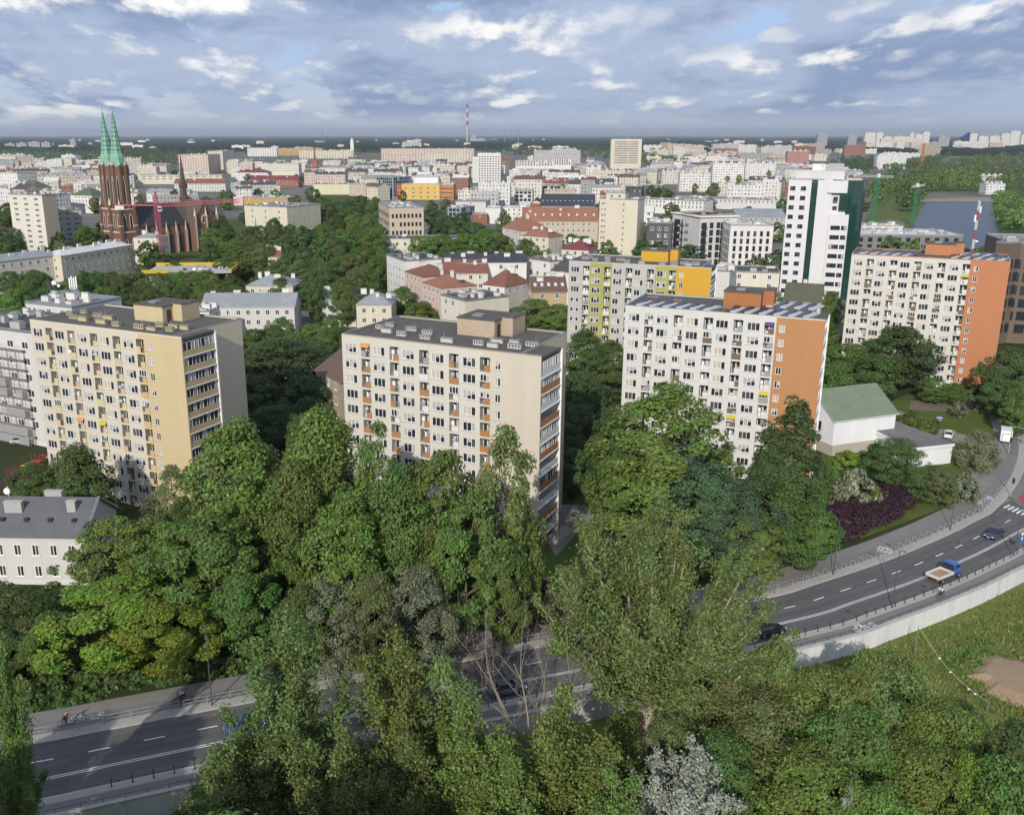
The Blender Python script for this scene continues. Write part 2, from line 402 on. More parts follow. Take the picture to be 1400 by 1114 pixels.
ASPH = roadmat('asphalt', (0.098, 0.095, 0.095), [-5.3, -3.7, -2.3, -.7, .7, 2.3])
ASPH_L = mat('asphalt_side_street', (0.185, 0.175, 0.168), 0.9, 0.14, 0.4, fine=0.2); ASPH_B = roadmat('asphalt_bike_path', (0.185, 0.176, 0.168), [], .09)
PAVE = mat('pale_paving', (0.36, 0.345, 0.315), 0.9, 0.16, 0.5, fine=0.25)
PAVE2 = mat('grey_paving', (0.215, 0.205, 0.19), 0.9, 0.15, 0.5, fine=0.25)
PAINT = mat('road_paint', (0.74, 0.74, 0.71), 0.7, 0.25, 1.5, fine=0.5)
strip('road', -6.2, 3.1, 0.012, ASPH)
strip('kerb', 3.1, 3.3, 0.135, CONCRETE, 0.125); strip('pavement_edge', 3.3, 4.7, 0.13, PAVE, 0.12)
strip('bike_path', 4.7, 6.9, 0.122, ASPH_B, 0.12); strip('pavement', 6.9, 9.0, 0.126, PAVE2, 0.13)
strip('kerb', -6.4, -6.2, 0.135, CONCRETE, 0.125); strip('pavement_edge', -7.3, -6.4, 0.13, PAVE, 0.12)
strip('bike_path', -9.4, -7.3, 0.122, ASPH_B, 0.12)
strip('road_marking', -2.98, -2.86, 0.018, PAINT); strip('road_marking', -3.28, -3.16, 0.018, PAINT)
mb = MB(); s0 = s_near(-44.1, 80.9); k = -8
while True:
    i = s0 + k * 5.42
    if i > S_VIS1 - 30: break
    a, ta = at_s(i - 1.05, 0); b, tb = at_s(i + 1.05, 0); n = np.array([-ta[1], ta[0]]) * 0.085
    mb.face([(a[0] - n[0], a[1] - n[1], .018), (b[0] - n[0], b[1] - n[1], .018), (b[0] + n[0], b[1] + n[1], .018), (a[0] + n[0], a[1] + n[1], .018)]); k += 1
structure(mb.obj('road_marking', PAINT))
def poly(name, pts, z, material, px=True):
    q = [P(x, y, 0) if px else (x, y) for x, y in pts]
    a = sum(q[i][0] * q[(i + 1) % len(q)][1] - q[(i + 1) % len(q)][0] * q[i][1] for i in range(len(q)))
    if a < 0: q = q[::-1]
    mb = MB(); mb.face([(x, y, z) for x, y in q]); return structure(mb.obj(name, material))
# lawns, paths, side street
poly('lawn', [(1110, 745), (1120, 640), (1128, 600), (1190, 560), (1240, 540), (1420, 536), (1420, 590), (1330, 625), (1340, 655), (1300, 690), (1180, 735)], 0.02, G_LAWN)
poly('lawn', [(700, 830), (712, 795), (770, 690), (830, 660), (850, 700), (790, 760), (800, 842), (720, 848)], 0.02, G_LAWN)
poly('path', [(640, 832), (712, 822), (716, 836), (640, 850)], 0.03, mat('reddish_paving', (0.20, 0.15, 0.12), 0.9, 0.12, 0.6))
poly('path', [(600, 882), (640, 858), (716, 838), (724, 847), (650, 872), (630, 884)], 0.034, PAVE2)
poly('path', [(745, 735), (768, 690), (800, 690), (812, 706), (790, 728), (760, 760)], 0.03, PAVE2)
poly('path', [(1222, 562), (1232, 562), (1290, 588), (1362, 604), (1352, 616), (1270, 594)], 0.03, PAVE2)
poly('path', [(1245, 548), (1290, 545), (1345, 556), (1345, 564), (1280, 562), (1243, 560)], 0.028, mat('worn_earth', (0.17, 0.145, 0.11), 0.95, 0.2, 0.5, fine=0.3))
poly('side_street', [(1322, 640), (1346, 617), (1372, 600), (1395, 572), (1440, 560), (1440, 720), (1392, 690), (1372, 672), (1352, 662)], 0.04, ASPH_L)
poly('pavement', [(1290, 702), (1318, 668), (1332, 642), (1352, 660), (1372, 672), (1384, 682), (1350, 702), (1310, 728)], 0.036, PAVE2)
poly('bike_crossing', [(1369, 636), (1380, 623), (1402, 620), (1402, 627), (1384, 646)], 0.046, mat('red_bike_paint', (0.36, 0.07, 0.085), 0.8, 0.15, 0.8))
poly('bike_crossing', [(1390, 682), (1402, 672), (1420, 668), (1420, 690), (1404, 690)], 0.046, MATS['red_bike_paint'])
def zebra(a, b, c, d, n):
    for i in range(n):
        u0, u1 = i / n, (i + 0.5) / n
        L = lambda p, q, u: (p[0] + (q[0] - p[0]) * u, p[1] + (q[1] - p[1]) * u)
        yield [L(a, b, u0), L(a, b, u1), L(d, c, u1), L(d, c, u0)]
mb = MB()
for q in list(zebra((1378, 619), (1346, 634), (1331, 634), (1362, 619), 10)) + list(zebra((1379, 690), (1409, 701), (1400, 706), (1371, 694), 5)) + \
        list(zebra((1402, 629), (1388, 650), (1384, 649), (1398, 628), 6)):
    w = [P(*p) for p in q]
    mb.face([(x, y, 0.052) for x, y in w])
structure(mb.obj('zebra_crossing', PAINT))
mb = MB(); rm = random.Random(6)
for k in range(26):                                            # iron covers and gully grates
    i = S_VIS0 + k * (S_VIS1 - S_VIS0) / 26 + rm.uniform(-2, 2); g_ = k % 2
    q, ta = at_s(i, rm.choice([2.85, -5.95]) if g_ else rm.uniform(-5, 2)); r_ = .32
    mb.face([(q[0] + r_ * cos(a_) * (1 if not g_ else .9), q[1] + r_ * sin(a_) * (1 if not g_ else .7), .0165) for a_ in np.arange(0, 2 * pi, pi / (6 if not g_ else 2))])
structure(mb.obj('manhole_cover', mat('cast_iron', (.045, .043, .042), .7, .2, 2)))
dr = random.Random(12); dc0 = P(1392, 932, ZLOW - 0.4); ND = 30
dq = [(dc0[0] + cos(k * 2 * pi / ND) * 5.4 * dr.uniform(.8, 1.12), dc0[1] + sin(k * 2 * pi / ND) * 6.2 * dr.uniform(.8, 1.12)) for k in range(ND)][::-1]
dm = MB(); dcx, dcy = dc0
dm.v = [(x, y, ZLOW - 0.5) for x, y in dq] + [((x * 2 + dcx) / 3, (y * 2 + dcy) / 3, ZLOW + 0.25) for x, y in dq] + [(dcx, dcy, ZLOW + 0.4)]
for i in range(ND):
    j = (i + 1) % ND; dm.f += [(j, i, ND + i, ND + j), (ND + j, ND + i, 2 * ND)]; dm.m += [0, 0]
structure(dm.obj('dirt_patch', mat('bare_soil', (0.30, 0.22, 0.14), 0.95, 0.2, 0.6, fine=0.3)))
# ------------------------------------------------------------------ vegetation
def unit(v): return v / np.maximum(np.linalg.norm(v, axis=-1, keepdims=True), 1e-9)
def leaf_arrays(c, out, size, rng, w=0.55, up=0.25):
    n = len(c); rv = unit(rng.normal(size=(n, 3)))
    nm = unit(out * w + rv * (1 - w) + np.array([0, 0, up]))
    t1 = unit(np.cross(nm, unit(rng.normal(size=(n, 3))))); b1 = np.cross(nm, t1); s = size[:, None]
    V = np.stack([c + t1 * s * .62, c + b1 * s * .42, c - t1 * s * .62, c - b1 * s * .42], 1).reshape(-1, 3)
    return V
def quads(V): return np.arange(len(V)).reshape(-1, 4)
PROF = {
    'round': lambda t: np.sin(np.pi * np.clip(t, 0.02, .995)) ** .55,
    'ovate': lambda t: np.sin(np.pi * np.clip(t, 0.02, .995) ** .75) ** .6,
    'cone': lambda t: np.clip(1.04 - t, 0, 1) ** .8 * np.clip(t * 8, 0, 1) ** .5,
    'dome': lambda t: np.clip(1 - t ** 2.2, 0, 1) ** .5,
    'wide': lambda t: np.sin(np.pi * np.clip(t, 0.03, .99) ** 1.2) ** .5,
}
def crown_points(seed, r, z0, z1, prof, ncl, rc, inner=0.18, lobes=0.28):
    rng = np.random.default_rng(seed)
    k = np.arange(ncl); tt = (k + .5) / ncl; tt = np.clip(tt + rng.normal(0, .04, ncl), .02, .98)
    ang = k * 2.39996 + rng.normal(0, .35, ncl)
    ph = rng.uniform(0, 6.28, 4)
    lob = 1 + lobes * (np.sin(2 * ang + ph[0] + 3 * tt) * .5 + np.sin(3 * ang + ph[1] - 5 * tt) * .5)
    rad = PROF[prof](tt) * r * lob * rng.uniform(.72, 1.0, ncl)
    ins = rng.random(ncl) < inner; rad[ins] *= rng.uniform(.2, .7, ins.sum())
    c = np.c_[np.cos(ang) * rad, np.sin(ang) * rad, z0 + (z1 - z0) * tt]
    c[:, :2] += rng.normal(0, r * .05, (ncl, 2)); c[:, 2] += rng.normal(0, (z1 - z0) * .03, ncl)
    return c, rc * rng.uniform(.5, 1.45, ncl), rng
def broad_tree(name, seed, r, z0, z1, prof='round', ncl=80, rc=1.4, nleaf=12000, leaf=.34, trunk_r=.3, limbs=16, squash=.75, w=.55, inner=.18, lobes=.28, droop=0.0, bark=None):
    c, cr, rng = crown_points(seed, r, z0, z1, prof, ncl, rc, inner, lobes)
    n = (nleaf * cr ** 2 / (cr ** 2).sum()).astype(int); idx = np.repeat(np.arange(ncl), n)
    ctr = np.array([0, 0, (z0 + z1) / 2]); cd = unit((c - ctr) / np.array([r, r, (z1 - z0) / 2]))
    d = unit(rng.normal(size=(len(idx), 3))); flip = (d * cd[idx]).sum(1) < -.35; d[flip] *= -1
    rr = (.45 + .62 * rng.random(len(idx)) ** .6)
    p = c[idx] + d * (cr[idx] * rr)[:, None] * np.array([1, 1, squash])
    if droop: p[:, 2] -= droop * rng.random(len(idx)) ** 2 * cr[idx] * 2
    p[:, 2] = np.maximum(p[:, 2], 0.15)
    V = leaf_arrays(p, unit(d + .7 * cd[idx]), leaf * rng.uniform(.4, 1.65, len(idx)), rng, w)
    crown = np_mesh(name + '_crown', V, quads(V), [LEAF])
    tm = None
    if trunk_r:
        mb = MB(); top = z0 + (z1 - z0) * .62; bend = rng.normal(0, r * .05, 2)
        pts = [(0, 0, -.3), (bend[0] * .3, bend[1] * .3, z0 * .5), (bend[0], bend[1], z0 + .5), (bend[0] * .5, bend[1] * .5, top)]
        mb.tube(pts, [trunk_r * 1.25, trunk_r, trunk_r * .8, trunk_r * .25], 8)
        for j in rng.choice(ncl, min(limbs, ncl), replace=False):
            q = c[j]; z = min(max(z0 * .8, q[2] - hypot(q[0], q[1]) * rng.uniform(.5, 1.0)), top)
            a = np.array([bend[0] * .8, bend[1] * .8, z]); m_ = a * .45 + q * .55 + np.array([0, 0, -.1 * r])
            mb.tube([a, m_, q], [trunk_r * .42, trunk_r * .25, trunk_r * .06], 5, cap=False)
        tm = mb.mesh(name + '_trunk', [bark or BARK])
    return crown, tm
def upright_tree(name, seed, H, r, z0, nlead, nleaf, leaf, trunk_r, spread=(.25, .75), tw=.75, bark=None, curve=.5, low=0, smin=.14):
    """a poplar: several leaders sweep up and out of the trunk, each feathered with steep twigs"""
    rng = np.random.default_rng(seed); mb = MB()
    mb.tube([(0, 0, -.3), (.1, 0, z0), (0, .1, z0 + (H - z0) * .35), (.2, .1, H * .93)], [trunk_r * 1.3, trunk_r, trunk_r * .62, trunk_r * .08], 8)
    C_, D_ = [], []
    leaders = []
    for k in range(nlead):
        a = k * 2.39996 + rng.normal(0, .3); zb = z0 + (H - z0) * rng.uniform(.0, .42)
        reach = r * rng.uniform(.45, 1.0) * (.4 if k % 4 == 0 else 1); top = min(H, zb + (H - zb) * rng.uniform(.62, 1.0) * (1 - .32 * (reach / r) ** 2))
        d = np.array([cos(a), sin(a), 0]); pts = []
        for s in np.linspace(0, 1, 7):
            pts.append(np.array([0, 0, zb]) + d * reach * (s ** curve if curve < 1 else s) + np.array([0, 0, (top - zb) * s ** 1.15]) + rng.normal(0, .12, 3) * s)
        if k < low:
            q_ = rng.uniform(.3, .55); pts = [np.array([0, 0, zb * .5 + z0 * .5]) + d * r * rng.uniform(.7, 1.0) * s_ + np.array([0, 0, (H * q_ - z0) * s_ ** .8]) + rng.normal(0, .15, 3) * s_ for s_ in np.linspace(0, 1, 7)]
        leaders.append(pts); mb.tube(pts, [trunk_r * .42 * (1 - s) ** .9 + .02 for s in np.linspace(0, 1, 7)], 5, cap=False)
    leaders.append([np.array([0, 0, z0 + (H - z0) * s]) for s in np.linspace(.3, 1, 7)])
    for pts in leaders:
        P_ = np.array(pts); L = np.linalg.norm(P_[-1] - P_[0]); nt = max(6, int(L * 2.4))
        for q in range(nt):
            s = rng.uniform(smin, 1.0); i = min(5, int(s * 6)); b = P_[i] + (P_[i + 1] - P_[i]) * (s * 6 - i)
            dr = unit(P_[i + 1] - P_[i]); a = rng.uniform(0, 6.28); sd_ = unit(np.array([cos(a), sin(a), rng.uniform(-.25, .5)]))
            ln = tw * rng.uniform(.9, 2.6) * (1.15 - .6 * s); e = b + unit(dr * .8 + sd_ * .9) * ln
            if rng.random() < .35: mb.tube([b, e], [.035, .012], 3, cap=False)
            C_.append((b + e) / 2); D_.append((e - b))
    C_ = np.array(C_); D_ = np.array(D_); n = max(1, int(nleaf / len(C_)))
    idx = np.repeat(np.arange(len(C_)), n); ln = np.linalg.norm(D_, axis=1)[idx]
    p = C_[idx] + D_[idx] * rng.uniform(-.55, .6, len(idx))[:, None] + rng.normal(size=(len(idx), 3)) * (ln * .27)[:, None] * np.array([1, 1, .8])
    out = unit(p - np.array([0, 0, H * .45])); p[:, 2] = np.maximum(p[:, 2], .3)
    V = leaf_arrays(p, out, leaf * rng.uniform(.6, 1.4, len(idx)), rng, .35, .15)
    return np_mesh(name + '_crown', V, quads(V), [LEAF]), mb.mesh(name + '_trunk', [bark or BARKPALE])
def dead_tree(name, seed, H, r):
    rng = np.random.default_rng(seed); mb = MB()
    def grow(p, d, L, rad, lev):
        pts = [p]; dd = d
        for k in range(5):
            dd = unit(dd + rng.normal(0, .13, 3) + np.array([0, 0, .07])); pts.append(pts[-1] + dd * L / 5)
        mb.tube(pts, list(np.linspace(rad, rad * .42, 6)), 6 if lev < 2 else 4, cap=False)
        if lev >= 5: return
        for k in range(4 if lev < 3 else 3):
            i = rng.integers(1, 6); a = rng.uniform(0, 6.28)
            nd = unit(dd + np.array([cos(a), sin(a), .15]) * rng.uniform(.45, .9))
            grow(pts[i], nd, L * rng.uniform(.5, .72), rad * (.5 - .04 * k) * (1 - .07 * i), lev + 1)
    grow(np.array([0, 0, -.3]), np.array([.05, 0, 1.0]), H * .5, .2, 0)
    for k in range(4):
        a = k * 1.7; grow(np.array([.1, 0, H * (.36 + .05 * k)]), unit(np.array([cos(a), sin(a) * .6, 1.1])), H * .42, .09, 1)
    return mb.mesh(name + '_trunk', [mat('bare_wood', (0.31, 0.265, 0.205), 0.85, 0.2, 2.0)])
LEAF = leafmat('leaf_default', (0.05, 0.085, 0.02))
LM = {
    'poplar': leafmat('leaf_poplar', (0.130, 0.182, 0.056)), 'poplar2': leafmat('leaf_poplar_fresh', (0.140, 0.195, 0.050)),
    'dark': leafmat('leaf_dark', (0.080, 0.126, 0.036)), 'mid': leafmat('leaf_mid', (0.100, 0.158, 0.038)), 'deep': leafmat('leaf_deep', (0.068, 0.108, 0.038)),
    'lime': leafmat('leaf_lime', (0.155, 0.215, 0.03)), 'fresh': leafmat('leaf_fresh', (0.125, 0.190, 0.042)), 'blue': leafmat('leaf_bluish', (0.066, 0.118, 0.056)),
    'silver': leafmat('leaf_silver', (0.27, 0.29, 0.245), 0.6), 'willow': leafmat('leaf_willow', (0.19, 0.21, 0.12)), 'plum': leafmat('leaf_plum', (0.042, 0.020, 0.029), 0.5, 0.15, 0.02),
    'bloom': leafmat('leaf_blossom', (0.20, 0.225, 0.14), 0.9), 'olive': leafmat('leaf_olive', (0.128, 0.158, 0.060)), 'grey': leafmat('leaf_greygreen', (0.150, 0.175, 0.105), 0.7),
}
PROTO = {}
def proto(k, H, r, meshes): PROTO.setdefault(k, []).append((H, r) + meshes)
for i in range(3):
    proto('round', 14, 5, broad_tree('round_tree', 20 + i, 5, 2.2, 14, 'round', 105, 1.3, 22000, .265))
    proto('lobed', 14, 5.5, broad_tree('lobed_tree', 30 + i, 5.5, 2.6, 14, 'wide', 74, 1.4, 23000, .255, squash=.62, inner=.1, lobes=.42))
    proto('poplar', 20, 4.6, upright_tree('poplar', 40 + i, 20, 4.6, 2.2, 17, 32000, .225, .22, tw=.95, curve=.9, low=4))
for i in range(2):
    proto('ovate', 18, 5, broad_tree('ovate_tree', 50 + i, 5, 2.5, 18, 'ovate', 135, 1.25, 25000, .26))
    proto('bush', 3, 2.2, broad_tree('bush', 60 + i, 2.2, .2, 3, 'dome', 40, .62, 4200, .22, 0))
proto('fine', 14, 5.5, broad_tree('fine_tree', 71, 5.5, 1.2, 14, 'dome', 170, 1.1, 32000, .2, lobes=.4))
proto('giant', 30, 12, upright_tree('giant_poplar', 80, 30, 12, 5.0, 54, 140000, .225, .6, tw=1.0, curve=.95, low=14, smin=.26))
proto('silver', 12, 4.5, upright_tree('silver_poplar', 83, 12, 4.5, .8, 24, 24000, .19, .2, tw=.6))
proto('cone', 16, 4.2, broad_tree('conifer', 84, 4.2, .8, 16, 'cone', 150, 1.0, 15000, .27, .28, 10, lobes=.3))
proto('willow', 8, 4, broad_tree('willow', 86, 4, 1.0, 8, 'dome', 70, .95, 9000, .24, .2, 12, droop=.8))
proto('sparse', 16, 4.5, broad_tree('sparse_tree', 88, 4.5, 3, 16, 'ovate', 70, 1.1, 10500, .25, .2, 26, inner=.3))
for i in range(3):
    proto('far', 12, 4.5, broad_tree('distant_tree', 90 + i, 4.5, 1.0, 12, 'round', 42, 1.5, 1700, .85, .25, 4))
TREES = []                                                     # (object, look, region, screen x)
NAMES = {'round': 'leafy_tree', 'lobed': 'leafy_tree', 'poplar': 'poplar_tree', 'ovate': 'leafy_tree', 'bush': 'bush', 'fine': 'leafy_tree', 'giant': 'poplar_tree', 'silver': 'silver_tree',
         'cone': 'dark_tree', 'willow': 'willow_tree', 'sparse': 'leafy_tree', 'far': 'street_tree'}
def set_mat(o, m):
    o.material_slots[0].link = 'OBJECT'; o.material_slots[0].material = m
def tree(kind, x, y, z, H, r, leaf, look, region, group, px, rz=None, label=None, single=False):
    L = PROTO[kind]; H0, r0, cm, tm = L[RND.randrange(len(L))]
    s = (r / r0, r / r0 * RND.uniform(.92, 1.08), H / H0)
    rz = RND.uniform(0, 6.28) if rz is None else rz
    cat = 'bush' if kind == 'bush' else 'tree'
    if tm is None or single:
        o = bpy.data.objects.new(NAMES[kind], cm); link(o); o.location = (x, y, z); o.rotation_euler = (0, 0, rz); o.scale = s
        tag(o, None, cat, group); set_mat(o, LM[leaf])
    else:
        o = thing(NAMES[kind], None, cat, (x, y, z), rz, group); o.scale = s
        part('trunk', tm, o); c = part('crown', cm, o); set_mat(c, LM[leaf])
    if label: o['label'] = label
    else: TREES.append((o, look, region, px))
    return o
def near_tree(kind, px, py, Y, rpx, leaf, look, region, group, zg=0.0, **kw):
    """crown top seen at (px, py) for a tree standing Y metres ahead; rpx is half the crown's width in photo pixels"""
    x, y, z = atY(px, py, Y); d = sqrt(x * x + y * y + (z - HC) ** 2)
    return tree(kind, x, y, zg, z - zg, rpx * d / F, leaf, look, region, group, px, **kw)
def base_tree(kind, px, pt, pb, rpx, leaf, look, region, group, zg=0.0, bx=None, **kw):
    """trunk foot seen at (bx, pb), crown top at pt"""
    x, Y = P(px if bx is None else bx, pb, zg); X_, _, z = atY(px, pt, Y); d = sqrt(x * x + Y * Y + HC ** 2 * .7)
    return tree(kind, (x + X_) / 2, Y, zg, z - zg, rpx * d / F, leaf, look, region, group, px, **kw)
def mid_tree(kind, px, py, H, rpx, leaf, look, region, group, **kw):
    x, y = P(px, py, H); d = hypot(x, y)
    return tree(kind, x, y, 0, H, rpx * d / F, leaf, look, region, group, px, **kw)

PK = 'below the white road wall'; g1 = 'trees in the park below the road'
for k, a in enumerate([
    ('poplar', 395, 846, 71, 62, 'poplar'), ('poplar', 545, 872, 70.5, 60, 'poplar2'), ('poplar', 315, 975, 67, 52, 'poplar'), ('poplar', 470, 1010, 64, 60, 'poplar'),
    ('poplar', 640, 958, 68, 58, 'poplar2'), ('poplar', 770, 945, 66, 66, 'poplar2'), ('poplar', 0, 885, 69, 24, 'poplar2'), ('poplar', 8, 1035, 64, 26, 'poplar2'),
    ('poplar', 265, 1085, 61, 45, 'poplar'), ('poplar', 400, 1000, 67, 45, 'poplar'), ('poplar', 560, 1010, 66, 55, 'poplar'), ('poplar', 700, 1040, 62, 60, 'poplar2'),
    ('poplar', 840, 1060, 61, 50, 'poplar2'), ('sparse', 605, 905, 72.5, 42, 'poplar')]):
    a = (*a[:4], a[4] * 1.22, a[5]); near_tree(*a, 'olive green poplar with pale stems' if a[0] == 'poplar' else 'thin olive poplar', PK, g1, zg=ZLOW)
near_tree('giant', 905, 690, 80, 182, 'poplar', '', '', None, zg=ZLOW, rz=.6, label='huge spreading poplar with many pale limbs beside the road, tallest tree')
near_tree('silver', 945, 1022, 66, 72, 'silver', '', '', None, zg=ZLOW, label='silvery white poplar at the foot of the huge poplar')
near_tree('silver', 1165, 1085, 62, 26, 'silver', '', '', None, zg=ZLOW, label='small silvery white shrub among green trees, right of the silver poplar')
for a in [('round', 1066, 884, 79, 42, 'poplar'), ('fine', 1135, 930, 76, 72, 'poplar2'), ('fine', 1208, 908, 79, 72, 'poplar'), ('fine', 1050, 960, 74, 70, 'olive'),
          ('fine', 1170, 985, 71, 85, 'mid'), ('fine', 1295, 972, 73, 62, 'fresh'), ('fine', 1110, 1040, 66, 75, 'fresh'), ('fine', 1260, 1030, 68, 70, 'fresh'),
          ('round', 1395, 1005, 73, 52, 'dark'), ('fine', 1350, 1045, 66, 45, 'lime'), ('fine', 1200, 1085, 62, 60, 'fresh'), ('fine', 1315, 985, 77, 48, 'grey'),
          ('fine', 1000, 930, 78, 50, 'olive'), ('round', 1395, 1060, 63, 45, 'mid'), ('fine', 990, 1010, 70, 50, 'dark'), ('fine', 848, 985, 75, 36, 'mid'), ('fine', 915, 985, 75, 40, 'olive'), ('poplar', 1095, 925, 76, 38, 'poplar2'), ('poplar', 1180, 892, 77, 42, 'poplar2'), ('poplar', 1260, 915, 77, 42, 'poplar2'), ('poplar', 1150, 990, 69, 42, 'poplar')]:
    near_tree(*a, {'poplar': 'broad olive green tree', 'poplar2': 'broad olive green tree', 'olive': 'dull olive tree', 'mid': 'mid green tree', 'fresh': 'fresh green bushy tree', 'dark': 'dark green shaded tree',
                   'lime': 'lime green bushy tree', 'grey': 'grey green tree'}[a[5]], 'on the slope below the meadow', g1, zg=ZLOW)
x, y, z = atY(722, 860, 72)
o = thing('dead_tree', 'leafless dead tree with bare pale branches in front of the road', 'tree', (x, y, ZLOW))
part('trunk', dead_tree('dead_tree', 5, z - ZLOW, 6), o)

for k, (x, Y, H) in enumerate([(-86, 56, 24), (-14, 44, 24), (-74, 50, 24), (-64, 46, 25), (-54, 45, 25), (-44, 44, 25), (-34, 44, 24.5), (-24, 44, 24)]):
    tree('ovate', x, Y, ZLOW - .4, H, 7, 'mid', 'tall broad park tree', PK, g1, proj(x, Y, H)[0])
LW = 'between the road and the yellow block'; g2 = 'trees along the road'
LK = {'lime': 'bright yellow green tree', 'fresh': 'fresh green tree', 'mid': 'mid green tree', 'dark': 'dark green tree', 'olive': 'olive green tree', 'deep': 'very dark tree', 'poplar': 'olive green tree',
      'blue': 'bluish green tree', 'grey': 'grey green flowering tree', 'poplar2': 'light green tree', 'bloom': 'white flowering tree', 'willow': 'pale willow'}
for a in [('lobed', 158, 806, 99, 78, 'lime'), ('lobed', 215, 830, 97, 60, 'lime'), ('lobed', 165, 716, 112, 62, 'fresh'), ('lobed', 285, 722, 107, 75, 'mid'), ('round', 335, 790, 101, 45, 'mid'),
          ('ovate', 320, 588, 116, 66, 'fresh'), ('round', 22, 815, 101, 44, 'dark'), ('round', 70, 848, 97, 40, 'mid'), ('round', 100, 618, 137, 42, 'dark'), ('sparse', 232, 640, 128, 30, 'olive'),
          ('round', 45, 640, 150, 28, 'dark'), ('lobed', 235, 725, 110, 45, 'fresh'), ('round', 0, 862, 96, 34, 'dark'), ('round', 390, 700, 112, 38, 'deep'), ('round', 250, 690, 122, 34, 'dark')]:
    near_tree(*a, LK[a[5]], LW, g2)
LB = 'in front of the block with orange balconies'
for a in [('ovate', 440, 572, 113, 64, 'fresh'), ('ovate', 405, 640, 108, 42, 'mid'), ('sparse', 512, 588, 112, 32, 'poplar'), ('lobed', 600, 636, 108, 62, 'mid'), ('ovate', 545, 650, 107, 50, 'mid'),
          ('sparse', 690, 592, 106, 50, 'poplar'), ('lobed', 640, 690, 103, 62, 'mid'), ('ovate', 470, 690, 103, 58, 'fresh'), ('lobed', 690, 750, 101, 40, 'mid'), ('ovate', 710, 680, 106, 32, 'fresh'),
          ('fine', 450, 800, 98, 52, 'grey'), ('fine', 570, 782, 98, 50, 'grey'), ('fine', 510, 790, 97, 45, 'olive'), ('round', 410, 810, 97, 36, 'dark')]:
    near_tree(*a, LK[a[5]], LB, g2)
RB = 'in front of the white and orange block'
for a in [('ovate', 905, 540, 742, 80, 'fresh'), ('lobed', 850, 622, 745, 44, 'mid'), ('cone', 1082, 556, 725, 44, 'deep'), ('cone', 1048, 588, 728, 34, 'deep'), ('fine', 1066, 645, 770, 52, 'dark'),
          ('lobed', 965, 645, 775, 46, 'blue'), ('lobed', 1012, 668, 785, 44, 'blue'), ('round', 1108, 690, 770, 30, 'mid'), ('sparse', 985, 612, 722, 30, 'mid'), ('lobed', 1030, 705, 790, 34, 'fresh')]:
    base_tree(*a, LK[a[5]] if a[0] != 'cone' else 'dark pointed tree', RB, g2)
B1 = lambda kind, px, pt, pb, r, leaf, lab: base_tree(kind, px, pt, pb, r, leaf, '', '', None, label=lab)
B1('bush', 1170, 648, 696, 25, 'bloom', 'white flowering shrub between the plum hedge and the orange wall'); B1('bush', 1195, 668, 694, 18, 'mid', 'low green shrub right of the white flowering shrub')
B1('fine', 1224, 604, 672, 40, 'dark', 'broad dark tree between the chapel and the plum hedge'); B1('fine', 1285, 642, 688, 20, 'olive', 'grey olive tree right of the broad dark tree by the chapel')
B1('willow', 1337, 592, 640, 22, 'willow', 'pale drooping willow by the zebra crossing'); B1('bush', 1318, 652, 685, 16, 'grey', 'grey green shrub beside the pavement corner')
B1('bush', 747, 801, 852, 29, 'plum', 'round dark plum bush beside the roadside path'); B1('lobed', 716, 793, 850, 17, 'lime', 'small lime green tree left of the round plum bush')
B1('bush', 1160, 621, 641, 20, 'lime', 'yellow green shrub against the chapel wall'); B1('cone', 1133, 627, 655, 5, 'mid', 'slim green cypress on the lawn beside the orange wall'); B1('cone', 1142, 633, 660, 4.5, 'fresh', 'slimmer pale cypress right of the slim green cypress')
B1('bush', 1200, 612, 640, 16, 'mid', 'green shrub in the corner of chapel and annex')
# plum hedge: a low bank of small shrubs grown into one mass along the pavement
HX = [P(1138, 750), P(1180, 732), P(1225, 709), P(1256, 688)]
rng = np.random.default_rng(3); VV = []
for k in range(230):
    u = rng.uniform(0, 3); i = min(2, int(u)); f = u - i
    bx = HX[i][0] * (1 - f) + HX[i + 1][0] * f; by = HX[i][1] * (1 - f) + HX[i + 1][1] * f
    v = rng.uniform(0, 8.5); bx += -.45 * v; by += .9 * v
    hz = rng.uniform(2.3, 3.5) * (0.55 + 0.45 * sin(pi * (v + .6) / 9.5)); n = 230
    d = unit(rng.normal(size=(n, 3))); d[:, 2] = np.abs(d[:, 2]); p = np.array([bx, by, hz * .35]) + d * np.array([1.35, 1.35, hz * .65]) * (.6 + .4 * rng.random((n, 1)))
    VV.append(leaf_arrays(p, d, .26 * rng.uniform(.6, 1.4, n), rng, .5))
V = np.vstack(VV); hedge = bpy.data.objects.new('hedge', np_mesh('hedge', V, quads(V), [LM['plum']])); link(hedge)
tag(hedge, 'long dark plum coloured hedge along the roadside pavement', 'hedge')

g3 = 'trees between the blocks'
for a in [('ovate', 385, 468, 15, 58, 'deep'), ('round', 350, 480, 13, 30, 'deep'), ('round', 402, 458, 10, 26, 'mid'), ('round', 348, 452, 9, 22, 'dark'), ('round', 372, 448, 9, 22, 'mid'), ('round', 424, 446, 9, 22, 'fresh'), ('round', 447, 452, 9, 20, 'mid'), ('round', 385, 436, 8, 16, 'fresh'), ('round', 432, 470, 10, 24, 'dark'), ('round', 360, 470, 10, 24, 'mid'), ('round', 455, 432, 8, 15, 'mid'), ('round', 345, 520, 12, 34, 'deep'), ('round', 420, 520, 12, 40, 'deep'),
          ('round', 372, 560, 10, 34, 'deep'), ('round', 425, 570, 11, 35, 'dark'), ('round', 575, 415, 9, 24, 'fresh'), ('round', 548, 395, 11, 18, 'mid')]:
    mid_tree(*a, LK[a[5]], 'behind the yellow and orange balcony blocks', g3)
